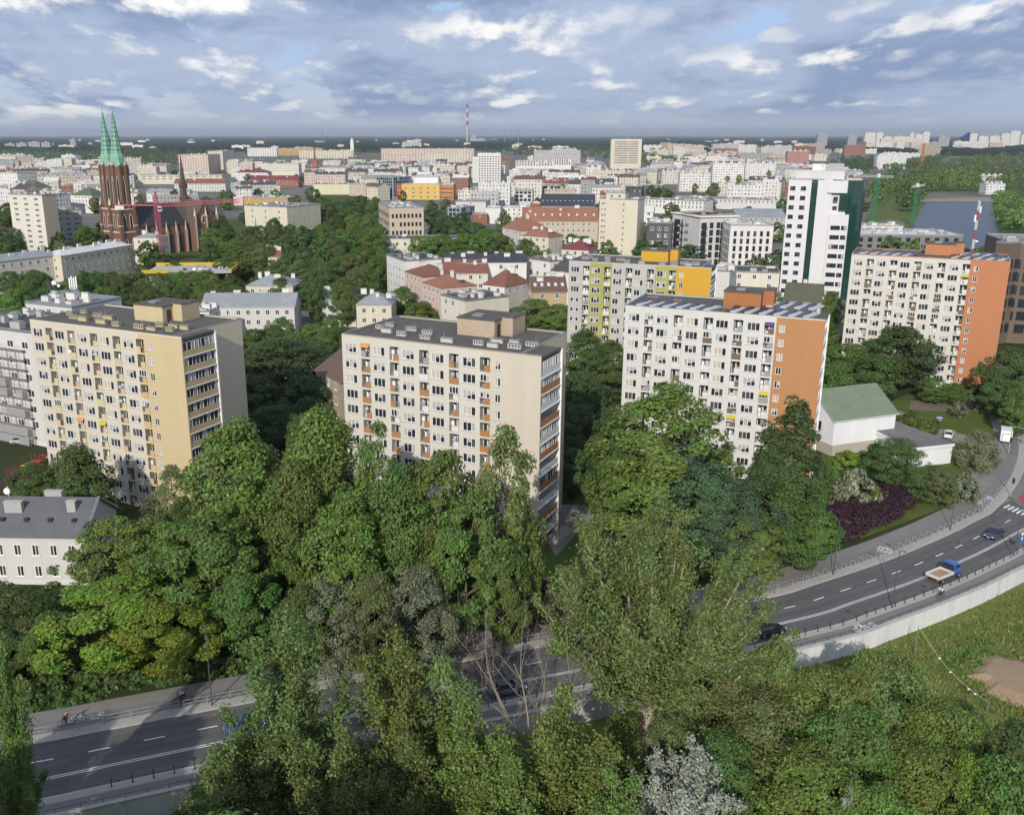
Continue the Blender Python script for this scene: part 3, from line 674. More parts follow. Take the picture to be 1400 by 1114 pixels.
for a in [('ovate', 822, 412, 17, 34, 'mid'), ('ovate', 800, 455, 15, 32, 'dark'), ('ovate', 838, 470, 14, 28, 'dark'), ('round', 805, 520, 12, 34, 'deep'), ('round', 835, 560, 10, 30, 'deep'), ('round', 790, 560, 12, 30, 'deep'),
          ('round', 815, 600, 9, 26, 'deep'), ('round', 730, 412, 11, 30, 'poplar2'), ('round', 765, 418, 10, 24, 'poplar2'), ('round', 705, 425, 9, 18, 'fresh'), ('round', 785, 618, 9, 24, 'deep'), ('round', 840, 610, 9, 26, 'dark')]:
    mid_tree(*a, LK[a[5]], 'beside the yellow and green block', g3)
for a in [('round', 1228, 452, 15, 44, 'deep'), ('round', 1195, 490, 13, 34, 'dark'), ('round', 1160, 474, 13, 34, 'mid'), ('round', 1145, 500, 11, 28, 'mid'), ('ovate', 1138, 402, 14, 16, 'fresh'), ('ovate', 1132, 440, 13, 16, 'mid'),
          ('round', 1278, 518, 6, 18, 'mid'), ('round', 1308, 526, 5, 14, 'mid'), ('round', 1385, 482, 13, 30, 'dark'), ('round', 1372, 520, 9, 22, 'dark'), ('round', 1398, 535, 10, 22, 'mid'), ('bush', 1312, 551, 3.2, 10, 'grey'),
          ('bush', 1350, 540, 4, 16, 'grey'), ('bush', 1250, 566, 3, 16, 'mid'), ('bush', 1268, 578, 2.5, 12, 'mid'), ('bush', 1335, 527, 3, 16, 'mid'), ('bush', 1365, 505, 7, 14, 'mid')]:
    mid_tree(*a, LK[a[5]] if a[0] != 'bush' else {'grey': 'grey green bush', 'mid': 'low green bush'}[a[5]], 'around the cream and orange block', g3)
g4 = 'park trees beyond the blocks'
rr = random.Random(4)
for (x0, y0, x1, y1, n, reg, hh) in [
    (440, 268, 520, 300, 16, 'in the park left of the beige office', 14), (430, 300, 520, 345, 18, 'in the park left of the beige office', 13), (430, 340, 525, 395, 18, 'in the park left of the beige office', 12),
    (275, 300, 400, 345, 17, 'in the park right of the pink crane', 13), (370, 330, 440, 372, 10, 'in the park right of the pink crane', 11), (5, 372, 315, 398, 34, 'behind the yellow block roof', 11),
    (225, 350, 330, 395, 12, 'behind the yellow block roof', 10), (0, 275, 22, 330, 5, 'beside the slim cream tower', 13), (105, 303, 140, 320, 4, 'beside the slim cream tower', 13),
    (345, 372, 470, 392, 6, 'around the grey roofed villas', 9)]:
    n = int(n * 1.25)
    for k in range(n):
        x = x0 + (k + rr.random()) * (x1 - x0) / n; y = rr.uniform(y0, y1); H = hh * rr.uniform(.75, 1.15)
        c = rr.choice(['dark', 'mid', 'mid', 'fresh', 'dark', 'olive'])
        mid_tree('round' if rr.random() < .7 else 'ovate', x, y, H * 1.12, rr.uniform(12, 19) * (1 if y > 320 else .8), c, LK[c], reg, g4)
for a in [(605, 322, 'fresh'), (622, 330, 'mid'), (650, 306, 'mid'), (668, 315, 'fresh'), (685, 322, 'poplar2'), (592, 325, 'fresh'), (640, 322, 'fresh'), (720, 330, 'mid')]:
    mid_tree('round', a[0], a[1], 14, 19, a[2], LK[a[2]], 'in front of the red roofed long house', g4)
for a in [(590, 285, 'dark'), (612, 296, 'dark'), (630, 293, 'deep'), (600, 305, 'deep'), (875, 300, 'dark'), (888, 312, 'mid'), (880, 330, 'dark'), (1055, 395, 'mid'), (905, 258, 'dark')]:
    mid_tree('round', a[0], a[1], 12, 13, a[2], LK[a[2]], 'between the far office buildings', g4)
# bushes and saplings massed under the trees: nobody could count them
rng = np.random.default_rng(9); VV = []
def under(n, fx, z, smin, smax):
    k = 0
    while k < n:
        q = fx()
        if q is None: continue
        k += 1; s = rng.uniform(smin, smax); m_ = 70
        d = unit(rng.normal(size=(m_, 3))); d[:, 2] = np.abs(d[:, 2]); p = np.array([q[0], q[1], z]) + d * s * np.array([1, 1, .8]) * (.5 + .5 * rng.random((m_, 1)))
        VV.append(leaf_arrays(p, d, .42 * rng.uniform(.6, 1.4, m_), rng, .5))
def f_up():
    x = rng.uniform(-75, 66); y = rng.uniform(88, 165); i = s_near(x, y); d = np.dot(np.array([x, y]) - CL[i], NOR[i])
    if d < 9.9: return None
    px, py = proj(x, y, 0)
    if 1110 < px or (700 < px < 850 and 650 < py < 850): return None
    return x, y
def f_lo():
    x = rng.uniform(-55, 50); y = rng.uniform(52, 110); i = s_near(x, y); d = np.dot(np.array([x, y]) - CL[i], NOR[i])
    if d > -12.5: return None
    px, py = proj(x, y, ZLOW)
    if px > 1100 and py < 955 and d > -40: return None
    return x, y
under(760, f_up, 0.0, .8, 1.8)
def f_edge():
    i = rng.integers(s_near(-75, 72), s_near(-2, 96)); o_ = 9.6 + 8 * rng.random() ** 1.3; q = CL[i] + NOR[i] * o_
    return q
under(420, f_edge, 0.0, .45, 1.1); n_up = len(VV); under(620, f_lo, ZLOW - .4, .8, 2.0)
under(46, lambda: P(rng.uniform(1285, 1352), rng.uniform(872, 912), ZLOW), ZLOW - .4, .4, .9)
for nm, vs, m_ in (('undergrowth', VV[:n_up], 'dark'), ('undergrowth', VV[n_up:], 'mid')):
    V = np.vstack(vs); o = link(bpy.data.objects.new(nm, np_mesh(nm, V, quads(V), [LM[m_]])))
    tag(o, kind='stuff')
# meadow grass on the slope below the wall
n = 60000; i = rng.integers(s_near(20, 104), s_near(110, 170), n); off = -10.4 - rng.random(n) ** .8 * 32
g = CL[i] + NOR[i] * off[:, None] + rng.normal(0, .5, (n, 2))
hgt = rng.uniform(.12, .42, n); a = rng.uniform(0, 6.28, n); wd = rng.uniform(.05, .15, n); kp = ((g - np.array(dc0)) ** 2).sum(1) > rng.uniform(3.2, 6.6, n) ** 2; g = g[kp]; off = off[kp]; hgt = hgt[kp]; a = a[kp]; wd = wd[kp]; n = len(g)
zb = np.interp(-off, [9.6, 24], [ZLOW, ZLOW - .5])
lean = rng.normal(0, .2, (n, 2)); dx = np.c_[np.cos(a) * wd, np.sin(a) * wd]
V = np.stack([np.c_[g - dx, zb], np.c_[g + dx, zb], np.c_[g + dx * .4 + lean, zb + hgt], np.c_[g - dx * .4 + lean, zb + hgt]], 1).reshape(-1, 3)
o = link(bpy.data.objects.new('meadow_grass', np_mesh('meadow_grass', V, quads(V), [leafmat('leaf_meadow', (0.155, 0.195, 0.05), 0.5)]))); tag(o, kind='stuff')
# ------------------------------------------------------------------ windows
WC = {}
def frame_mb(w, h, n, fr=.08, sill=True, d0=-.05, d1=.05):
    mb = MB(); a, b = w / 2, h / 2
    mb.box(-a, a, d0, d1, b - fr, b, 0); mb.box(-a, a, d0, d1, -b, -b + fr, 0)
    xs = [-a + fr / 2] + [-a + w * k / n for k in range(1, n)] + [a - fr / 2]
    for x in xs: mb.box(x - fr / 2, x + fr / 2, d0, d1, -b + fr, b - fr, 0)
    if sill: mb.box(-a - .06, a + .06, d0 - .1, d1, -b - .07, -b - .005, 1)
    return mb
def frame_mesh(w, h, n):
    k = ('f', w, h, n)
    if k not in WC: WC[k] = frame_mb(w, h, n).mesh('window', [FRAME, METAL_G])
    return WC[k]
def pane_mesh(w, h, n, var):
    k = ('p', w, h, n, var)
    if k not in WC:
        r = random.Random(hash(k[1:]) if False else var * 31 + n); mb = MB(); a, b = w / 2, h / 2
        base = [0, 1, 2, 2, 2, 2, 3, 1][var % 8]
        for i in range(n):
            m = base if r.random() < .62 else r.choice([0, 0, 1, 2, 2])
            x0 = -a + w * i / n; x1 = -a + w * (i + 1) / n
            if m >= 2 and r.random() < .35:
                zc = r.uniform(-.2, .35) * b; mb.face([(x0, .02, zc), (x1, .02, zc), (x1, .02, b), (x0, .02, b)], m); mb.face([(x0, .02, -b), (x1, .02, -b), (x1, .02, zc), (x0, .02, zc)], 0)
            else: mb.face([(x0, .02, -b), (x1, .02, -b), (x1, .02, b), (x0, .02, b)], m)
        WC[k] = mb.mesh('pane', GLASSES)
    return WC[k]
def flat_window(w, h, n, var, frm=FRAME, proud=.05, dark=.7):
    """one window of a house farther off: frame and panes in one mesh, set on the wall face"""
    k = ('w', w, h, n, var, frm.name, dark)
    if k not in WC:
        r = random.Random(var * 17 + n); mb = frame_mb(w, h, n, min(.1, w * .09), True, -proud, -.004); a, b = w / 2, h / 2
        mb.m = [0 if q == 0 else 0 for q in mb.m]
        for i in range(n):
            m = 1 if r.random() < dark else r.choice([2, 2, 3])
            mb.face([(-a + w * i / n, -.012, -b), (-a + w * (i + 1) / n, -.012, -b), (-a + w * (i + 1) / n, -.012, b), (-a + w * i / n, -.012, b)], m)
        WC[k] = mb.mesh('window', [frm, GLASS_D, GLASS_M, GLASS_C])
    return WC[k]

# ------------------------------------------------------------------ the five tall slab blocks
WX = [1.62, 6.9, 12.23, 17.45, 22.85]; LX = [4.45, 9.75, 15.07, 20.27, 25.5]; SX = 27.6
ROW = 2.52; NF = 12
ROOFVENTS = [(2.5, 6.3), (3.2, 8.6), (5.6, 4.4), (8.0, 7.4), (9.0, 3.6), (11.6, 6.4), (13.6, 3.2), (17.6, 2.6), (22.6, 3.0), (24.6, 5.4), (25.4, 2.6), (27.5, 5.6), (28.6, 3.4), (30.2, 5.6)]
def wall_with_holes(mb, L, h, holes, zones, t0=0.0):
    xs = sorted({0.0, L} | {q for a in holes for q in a[:2]} | {z[0] for z in zones if 0 < z[0] < L}); zs = sorted({-.3, h} | {q for a in holes for q in a[2:4]})
    gone = set()
    for a in holes:
        for i in range(len(xs) - 1):
            if a[0] - 1e-6 <= xs[i] and xs[i + 1] <= a[1] + 1e-6:
                for j in range(len(zs) - 1):
                    if a[2] - 1e-6 <= zs[j] and zs[j + 1] <= a[3] + 1e-6: gone.add((i, j))
    def zone(x):
        m = 0
        for z in zones:
            if z[0] <= x < z[1]: m = z[2]
        return m
    for i in range(len(xs) - 1):
        for j in range(len(zs) - 1):
            if (i, j) in gone: continue
            x0, x1, z0, z1 = xs[i], xs[i + 1], zs[j], zs[j + 1]
            mb.face([(x0, 0, z0), (x1, 0, z0), (x1, 0, z1), (x0, 0, z1)], zone((x0 + x1) / 2))
    for x0, x1, z0, z1, d in holes:
        m = zone((x0 + x1) / 2)
        mb.face([(x0, 0, z0), (x0, 0, z1), (x0, d, z1), (x0, d, z0)], m); mb.face([(x1, 0, z1), (x1, 0, z0), (x1, d, z0), (x1, d, z1)], m)
        mb.face([(x0, 0, z1), (x1, 0, z1), (x1, d, z1), (x0, d, z1)], m); mb.face([(x1, 0, z0), (x0, 0, z0), (x0, d, z0), (x1, d, z0)], m)
def loggia_mesh(inner, doorvar):
    k = ('log', inner.name, doorvar)
    if k in WC: return WC[k]
    r = random.Random(doorvar); mb = MB(); a, z0, z1, d = .825, -1.16, 1.02, 1.15
    mb.face([(-a, d, z0), (a, d, z0), (a, d, z1), (-a, d, z1)], 0)
    s = 1 if doorvar % 2 else -1; s = -1
    mb.box(s * .42 - .36, s * .42 + .36, d - .05, d - .002, z0 + .08, z1 - .2, 1, 'k'); mb.box(s * .42 - .27, s * .42 + .27, d - .062, d - .052, z0 + .5, z1 - .3, 2, 'k')
    mb.box(.05, .72, d - .05, d - .002, -.25, z1 - .2, 1, 'k'); mb.box(.12, .65, d - .062, d - .052, -.18, z1 - .28, 2 if doorvar % 3 else 3, 'k')
    if doorvar % 4 == 1:
        mb.box(.2, .7, .25, .7, z0, z0 + .9, 4); mb.cyl(-.4, .4, z0, z0 + 1.0, .12, .16, 6, 5)
    if doorvar % 4 == 2:
        for q in range(3): mb.box(-.6 + q * .42, -.3 + q * .42, .3, .34, -.35, .55, [5, 1, 6][q])
    if doorvar % 4 == 3: mb.box(-.75, -.3, .5, .95, z0, z0 + 1.5, 1)
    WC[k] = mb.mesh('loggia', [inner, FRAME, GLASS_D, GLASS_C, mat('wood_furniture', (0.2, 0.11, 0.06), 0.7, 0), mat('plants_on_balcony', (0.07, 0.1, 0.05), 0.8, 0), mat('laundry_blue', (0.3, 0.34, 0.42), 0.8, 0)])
    return WC[k]
def panel_mesh(m, x0, x1, h):
    k = ('pan', m.name, x0, x1, h)
    if k not in WC:
        mb = MB(); mb.box(x0, x1, -.07, -.02, -1.13, -1.13 + h, 0); mb.box(-.825, .825, -.06, -.01, -1.13 + h + .02, -1.13 + h + .06, 1)
        for x in np.arange(-.8, .81, .2):
            if not (x0 < x < x1): mb.box(x - .012, x + .012, -.05, -.03, -1.13, -1.13 + h, 1)
        WC[k] = mb.mesh('balcony_panel', [m, METAL_G])
    return WC[k]
def slab_block(name_label, x1, y1, x2, y2, h, D, wallm, zones, zone_mats, inner, panels, seed, bay=None, vent=None, pent=None, solar=False, leftm=None, sidem=None):
    a = P(x1, y1, h); b = P(x2, y2, h); ang = atan2(b[1] - a[1], b[0] - a[0]); L = hypot(b[0] - a[0], b[1] - a[1]); S = L / 34.5
    r = random.Random(seed)
    T = thing('apartment_block', name_label, 'apartment block', (a[0], a[1], 0), ang, 'tall slab apartment blocks')
    mats = [wallm] + zone_mats; sm = len(mats); mats.append(sidem or wallm); mats.append(leftm or wallm)
    rows = [h - 1.95 - ROW * k for k in range(NF)]
    holes = []
    for z in rows:
        for x in WX: holes.append((x * S - 1.1, x * S + 1.1, z - .72, z + .72, .16))
        for x in LX: holes.append((x * S - .825, x * S + .825, max(z - 1.16, -.25), z + 1.02, 1.16))
        holes.append((SX * S - .48, SX * S + .48, z - .66, z + .66, .16))
    mb = MB(); Lb = L - (bay['dep'] if bay else 0)
    wall_with_holes(mb, L, h, holes, [(z[0] * S if z[0] > 0 else 0, z[1] * S + .01, z[2]) for z in zones])
    mb.face([(0, D, -.3), (0, 0, -.3), (0, 0, h), (0, D, h)], sm + 1)
    mb.face([(Lb, D, -.3), (0, D, -.3), (0, D, h), (Lb, D, h)], sm)
    y0 = 7.6 if bay else 0
    mb.face([(Lb, y0, -.3), (Lb, D, -.3), (Lb, D, h), (Lb, y0, h)], sm)
    if bay: mb.face([(Lb, .25, -.3), (Lb, y0, -.3), (Lb, y0, h), (Lb, .25, h)], bay['back']); mb.box(Lb, L, 0.003, .25, -.3, h - .003, bay['edge'], 'f')
    for q in ((0, L, .0, .22), (0, Lb, D - .22, D)): mb.box(q[0], q[1], q[2] + .003, q[3] - .003, h - .001, h + .22, sm, 'b')
    for q in ((0, .22), (Lb - .22, Lb)): mb.box(q[0] + .003, q[1] - .003, .22, D - .22, h - .001, h + .22, sm, 'b')
    wall = mb.obj('wall', mats, T)
    mb = MB(); mb.box(.2, Lb - .2, .2, D - .2, h - .4, h + .02, 0, 'b')
    if bay: mb.box(Lb - .2, L, .2, 7.6, h - .4, h + .0, 0, 'b')
    for q in ((-.04, L + .04, -.04, .28), (-.04, Lb + .04, D - .28, D + .04)): mb.box(*q, h + .22, h + .27, 1)
    for q in ((-.04, .28), (Lb - .28, Lb + .04)): mb.box(*q, .28, D - .28, h + .22, h + .27, 1)
    roof = mb.obj('roof', [BITUMEN, METAL_G], T)
    vk = ('vent', (vent or CONCRETE).name)
    if vk not in WC:
        m2 = MB(); m2.box(-.95, .95, -.3, .3, 0, .62, 0, 'b'); m2.box(-1.05, 1.05, -.38, .38, .62, .72, 1)
        for q in (-.65, -.2, .25, .7): m2.box(q - .13, q + .13, -.31, -.302, .2, .5, 2)
        m2.cyl(.5, .1, .72, 1.5, .05, .05, 6, 1); WC[vk] = m2.mesh('roof_vent', [vent or CONCRETE, METAL_G, DARKMETAL])
    for x, y in ROOFVENTS:
        if solar and y < 6.8 and (x < 15.4 or x > 21): continue
        q = part('roof_vent', WC[vk], roof, (x * S + r.uniform(-.2, .2), y * D / 16 + r.uniform(-.2, .2), h + .02), r.choice([0, 0, 0, pi])); q.scale = (r.uniform(.7, 1.15), 1, r.uniform(.8, 1.1))
    px0, px1, py0, py1, ph = (16.2 * S, 22.8 * S, D * .5, D * .92, 2.7)
    mb = MB(); mb.box(px0, px1, py0, py1, h, h + ph, 0, 'b'); mb.box(px1 + .003, px1 + 2.0, py0 + 2.4, py1 - .2, h, h + ph + .25, 0, 'b'); mb.box(px1 - .6, px1 + .01, py0 + .9, py0 + 2.0, h, h + 2.1, 2, 'b')
    mb.box(px0 - .15, px1 + .15, py0 - .15, py1 + .15, h + ph + .003, h + ph + .18, 1); mb.box(px1 + .16, px1 + 2.1, py0 + 2.3, py1 - .1, h + ph + .253, h + ph + .4, 1)
    mb.box(px0 + 2, px0 + 3.6, py0 + 1.4, py0 + 3, h + ph + .18, h + ph + .5, 3)
    mb.obj('lift_house', [pent or wallm, BITUMEN, mat('dark_door', (0.09, 0.06, 0.045), 0.7, 0.1), METAL_G], roof)
    # windows and loggias
    for z in rows:
        for x in WX:
            o = part('window', frame_mesh(2.2, 1.44, 3), T, (x * S, .11, z)); part('pane', pane_mesh(2.2, 1.44, 3, r.randrange(8)), o)
        o = part('window', frame_mesh(.96, 1.32, 2), T, (SX * S, .11, z)); part('pane', pane_mesh(.96, 1.32, 2, r.randrange(8)), o)
        for x in LX:
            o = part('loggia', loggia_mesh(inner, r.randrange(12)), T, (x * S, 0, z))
            pm = r.choice(panels); v = r.random()
            x0, x1 = (-.1, .8) if v < .6 else (-.8, .8) if v < .85 else (-.8, .1)
            part('balcony_panel', panel_mesh(pm, x0, x1, .95), o)
            if r.random() < .16:
                g_ = part('loggia_glazing', frame_mesh(1.6, 1.12, 3), o, (0, .03, .42)); part('pane', pane_mesh(1.6, 1.12, 3, r.randrange(8)), g_)
            if r.random() < .14:
                if 'dish' not in WC:
                    m2 = MB(); m2.tube([(0, 0, 0), (0, -.06, .02), (0, -.1, .03)], [.1, .26, .3], 10); m2.tube([(0, 0, 0), (0, .2, -.2)], [.02, .02], 4); WC['dish'] = m2.mesh('satellite_dish', [METAL_G])
                part('satellite_dish', WC['dish'], o, (r.uniform(-.6, .6), -.12, r.uniform(-.05, .2)), r.uniform(-.3, .8))
            if r.random() < .05:
                m2 = MB(); m2.face([(-.82, -.02, .98), (.82, -.02, .98), (.82, -.5, .45), (-.82, -.5, .45)], 0); m2.face([(-.82, -.51, .44), (.82, -.51, .44), (.82, -.03, .97), (-.82, -.03, .97)], 0)
                o2 = m2.obj('awning', [r.choice(AWN)], o)
    if bay:
        kk = ('bay', bay['name'])
        n = len(rows)
        for k, z in enumerate(rows):
            f0 = z - 1.2; mb = MB(); pm = bay['panel'][k % len(bay['panel'])]
            bd = bay['dep']; mb.box(.003, bd + .1, .26, 7.55, f0 - .12, f0, 1); mb.box(bd - .12, bd - .04, .26, 7.55, f0, f0 + 1.0, 0, 'b')
            o = mb.obj('balcony', [pm, bay['ledge']], T); o.location = (Lb, 0, 0)
            mb = MB(); zz0, zz1 = f0 + 1.03, f0 + 2.36
            if bay['glazed'] or r.random() < .45:
                y = .3
                while y < 7.5:
                    w = r.choice([.55, .75, .95]); w = min(w, 7.52 - y)
                    if w < .2: break
                    mb.box(bd - .2, bd - .1, y, y + .06, zz0, zz1, 0); mb.face([(bd - .15, y + .06, zz0), (bd - .15, y + w, zz0), (bd - .15, y + w, zz1), (bd - .15, y + .06, zz1)], r.choice([1, 1, 2, 3, 3])); y += w
                mb.box(bd - .2, bd - .1, .3, 7.5, zz1 - .05, zz1 + .02, 0)
            else:
                for y in (1.0, 3.2, 5.4): mb.box(.02, .08, y, y + 1.5, f0 + .2, f0 + 2.1, 0); mb.box(.09, .1, y + .12, y + 1.38, f0 + .6, f0 + 2.0, 1)
                mb.box(.3, .9, r.uniform(.5, 3), r.uniform(3.5, 6), f0, f0 + r.uniform(.6, 1.3), r.choice([3, 2]))
            mb.obj('glazing', [FRAME, GLASS_D, GLASS_M, GLASS_C], o)
        mb = MB(); mb.box(Lb - .1, L + .2, 7.6, 7.82, -.3, h - .2, 0); mb.obj('fin_wall', [bay['fin']], T)
        for z in rows:
            o = part('window', frame_mesh(.7, 1.0, 1), T, (Lb + .05, 9.3, z), pi / 2); part('pane', pane_mesh(.7, 1.0, 1, r.randrange(8)), o)
    if solar:
        m2 = MB(); m2.face([(-.56, -2.5, .12), (.56, -2.5, .12), (.56, 2.5, .62), (-.56, 2.5, .62)], 0); m2.face([(-.56, 2.5, .615), (.56, 2.5, .615), (.56, -2.5, .115), (-.56, -2.5, .115)], 1)
        m2.box(-.5, .5, 2.4, 2.48, 0, .59, 1, 'b'); m2.box(-.5, .5, -2.45, -2.38, 0, .12, 1, 'b')
        me = m2.mesh('solar_panel', [mat('solar_cells', (0.022, 0.027, 0.055), 0.25, 0.0, spec=0.5), METAL_G])
        m3 = MB(); m3.box(-.58, .58, -2.5, 2.5, .02, .3, 0, 'b'); pale = m3.mesh('pale_roof_sheet', [mat('pale_roof_foil', (0.5, 0.5, 0.51), 0.6, 0.1)])
        for rowy, xs_ in solar:
            x = xs_[0]; k = 0
            while x < xs_[1]:
                part('solar_panel' if k % 2 == 0 else 'roof_sheet', me if k % 2 == 0 else pale, roof, (x * S, rowy, h + .03), -.28); x += 1.22; k += 1
    return T, L, S
AWN = [mat('awning_yellow', (0.5, 0.4, 0.05), .8, 0), mat('awning_orange', (0.55, 0.25, 0.06), .8, 0), mat('awning_violet', (0.12, 0.05, 0.18), .8, 0), mat('awning_green', (0.05, 0.2, 0.08), .8, 0), mat('awning_white', (0.6, 0.6, 0.58), .8, 0)]
CREAM_A = mat('plaster_cream_yellow', (0.55, 0.505, 0.42), .85, .07, .5, streak=True, joints=True, fine=.05); YEL_A = mat('plaster_yellow', (0.52, 0.425, 0.255), .85, .06, .5, streak=True, joints=True, fine=.05)
CREAM_B = mat('plaster_ivory', (0.555, 0.53, 0.465), .85, .07, .5, streak=True, joints=True, fine=.05); TAN_B = mat('plaster_tan', (0.535, 0.485, 0.40), .85, .08, .5, streak=True, joints=True, fine=.05)
WHITE_D = mat('plaster_white', (0.575, 0.57, 0.545), .85, .06, .5, streak=True, joints=True, fine=.05); ORANGE = mat('plaster_orange', (0.425, 0.215, 0.095), .85, .05, .5, streak=True, joints=True, fine=.05)
CREAM_E = mat('plaster_pale_cream', (0.57, 0.545, 0.485), .85, .05, .5, streak=True, joints=True, fine=.05); ORANGE_E = mat('plaster_orange_red', (0.44, 0.19, 0.092), .85, .05, .5, streak=True, joints=True, fine=.05)
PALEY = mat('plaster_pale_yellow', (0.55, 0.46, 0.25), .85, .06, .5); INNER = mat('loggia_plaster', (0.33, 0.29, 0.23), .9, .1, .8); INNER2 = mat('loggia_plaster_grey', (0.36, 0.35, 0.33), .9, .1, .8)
OPAN = mat('panel_orange', (0.36, 0.18, 0.075), .7, .05); WPAN = mat('panel_white', (0.62, 0.61, 0.58), .7, .05); GPAN = mat('panel_grey', (0.3, 0.3, 0.3), .7, .05); CPAN = mat('panel_peach', (0.52, 0.36, 0.2), .7, .05); BPAN = mat('panel_brown', (0.17, 0.11, 0.07), .7, .05)
NZ = [(0, 25.2, 0), (25.2, 99, 1)]
TA, LA, SA_ = slab_block('cream and yellow slab apartment block with glazed balconies on its right end', 40.4, 438.2, 247.5, 462.9, 30.5, 16.5, CREAM_A, [(0, .55, 1)] + NZ, [YEL_A, WHITE, PALEY], INNER,
           [PALEY, PALEY, YEL_A, CPAN], 1, dict(name='A', dep=1.7, back=0, edge=3, panel=[YEL_A], ledge=WHITE, glazed=True, fin=WHITE), vent=mat('vent_yellow', (0.5, 0.42, 0.22), .85, .1), pent=YEL_A, sidem=mat('plaster_cream_end', (0.66, 0.58, 0.44), .85, .07, .5, streak=True))
TB, LB_, SB_ = slab_block('ivory slab apartment block with orange balcony panels and tan blank end', 467, 458, 740, 489, 30.5, 17.5, CREAM_B, NZ, [TAN_B, WHITE], INNER2,
           [OPAN, OPAN, WPAN, OPAN, GPAN], 2, dict(name='B', dep=3.1, back=0, edge=1, panel=[WPAN, OPAN], ledge=WHITE, glazed=False, fin=WHITE), vent=mat('vent_pale', (0.52, 0.5, 0.46), .85, .1), pent=mat('plaster_dull_tan', (0.42, 0.34, 0.25), .85, .1), sidem=mat('plaster_tan_end', (0.5, 0.42, 0.32), .85, .07))
TD, LD, SD_ = slab_block('white slab apartment block with solid orange end bay and striped solar panels on its roof', 855.3, 418.9, 1129, 439, 30.5, 15.5, WHITE_D, [(0, 26.6, 0), (26.6, 99, 1)], [ORANGE], INNER2,
           [WPAN, WPAN, GPAN, WPAN, BPAN], 3, dict(name='D', dep=2.6, back=0, edge=0, panel=[WPAN], ledge=WHITE, glazed=True, fin=WHITE), vent=BRICKRED, pent=mat('plaster_brown_orange', (0.36, 0.15, 0.06), .85, .1), solar=[(3.6, (1.6, 15.5)), (12, (23.5, 33.0)), (3.6, (18.5, 33))], leftm=WHITE_D, sidem=WHITE_D)
TE, LE, SE_ = slab_block('pale cream slab apartment block with orange end bay and mast on its roof', 1164.5, 348, 1382, 359, 32, 15.5, CREAM_E, [(0, 26.2, 0), (26.2, 99, 1)], [ORANGE_E], INNER2,
           [WPAN, WPAN, CREAM_E, BPAN, WPAN], 4, vent=BRICKRED, pent=ORANGE_E, solar=[(3.6, (1.6, 15)), (3.6, (22, 33.0)), (11.5, (24, 32.5))], leftm=ORANGE_E, sidem=ORANGE_E)
GREY_G = mat('plaster_grey', (0.44, 0.43, 0.40), .85, .1, .5, streak=True); GREEN_G = mat('plaster_yellow_green', (0.35, 0.34, 0.12), .85, .08, .5, streak=True); YEL_G = mat('plaster_strong_yellow', (0.56, 0.325, 0.04), .85, .05, .5)
TG, LG, SG_ = slab_block('grey slab apartment block with yellow green columns and strong yellow end', 778, 357.5, 973, 367.6, 30, 15.5, GREY_G,
           [(0, 5.4, 0), (5.4, 8.4, 1), (8.4, 10.9, 1), (10.9, 21.4, 0), (21.4, 26.6, 1), (26.6, 99, 2)], [GREEN_G, YEL_G, WHITE], INNER2,
           [WPAN, GPAN, WPAN], 5, dict(name='G', dep=2.4, back=0, edge=3, panel=[mat('panel_blue', (.12, .2, .34), .7, .05), WPAN], ledge=WHITE, glazed=True, fin=WHITE), vent=CONCRETE, pent=YEL_G, sidem=mat('plaster_pale_grey', (0.5, 0.5, 0.52), .85, .08))
# ------------------------------------------------------------------ other buildings
FOOT = []                                                       # footprints taken: (cx, cy, ux, uy, half length, half depth)
def foot(x, y, ang, L, D):
    c, s = cos(ang), sin(ang); FOOT.append((x + c * L / 2 - s * D / 2, y + s * L / 2 + c * D / 2, c, s, L / 2, D / 2))
for T_, L_, D_ in ((TA, LA, 17), (TB, LB_, 18), (TD, LD, 16), (TE, LE, 16), (TG, LG, 16)):
    foot(T_.location.x, T_.location.y, T_.rotation_euler.z, L_, D_)
def solveL(ax, ay, h, ang, x2):
    k = (x2 - CX) / F; c, s = cos(ang), sin(ang); dz = h - HC
    return (ax - k * (ay * cos(TH) - dz * sin(TH))) / (k * s * cos(TH) - c)
WRGB = dict(
    white=(0.66, 0.65, 0.62), cream=(0.60, 0.55, 0.44), ivory=(0.62, 0.59, 0.50), beige=(0.50, 0.43, 0.33), tan=(0.44, 0.34, 0.21), grey=(0.40, 0.40, 0.39), pale=(0.56, 0.55, 0.53), pink=(0.58, 0.46, 0.39),
    dark=(0.10, 0.10, 0.105), brick=(0.26, 0.11, 0.07), lemon=(0.58, 0.56, 0.38), ochre=(0.45, 0.29, 0.10), mid=(0.28, 0.28, 0.28), orange=(0.50, 0.2, 0.05), gold=(0.62, 0.42, 0.12), red=(0.45, 0.1, 0.05), bluegrey=(0.32, 0.36, 0.40), dusk=(0.33, 0.27, 0.2), slategrey=(0.19, 0.20, 0.195), brownbrick=(0.15, 0.115, 0.09), bright=(0.74, 0.745, 0.75))
WALLS = {k: mat('wall_' + k, v, .85, .1, .35, streak=True) for k, v in WRGB.items()}
ROOFS = {k: mat('roof_' + k, v, .8, .2, .5, fine=.25) for k, v in dict(
    grey=(0.27, 0.29, 0.31), dark=(0.075, 0.075, 0.078), red=(0.20, 0.088, 0.065), slate=(0.115, 0.12, 0.125), orange=(0.27, 0.128, 0.088), maroon=(0.185, 0.05, 0.055), green=(0.10, 0.13, 0.085), brown=(0.13, 0.085, 0.07), white=(0.6, 0.6, 0.59),
    verdigris=(0.165, 0.21, 0.145), navy=(0.05, 0.055, 0.075), olive=(0.10, 0.105, 0.07), concrete=(0.25, 0.24, 0.225)).items()}
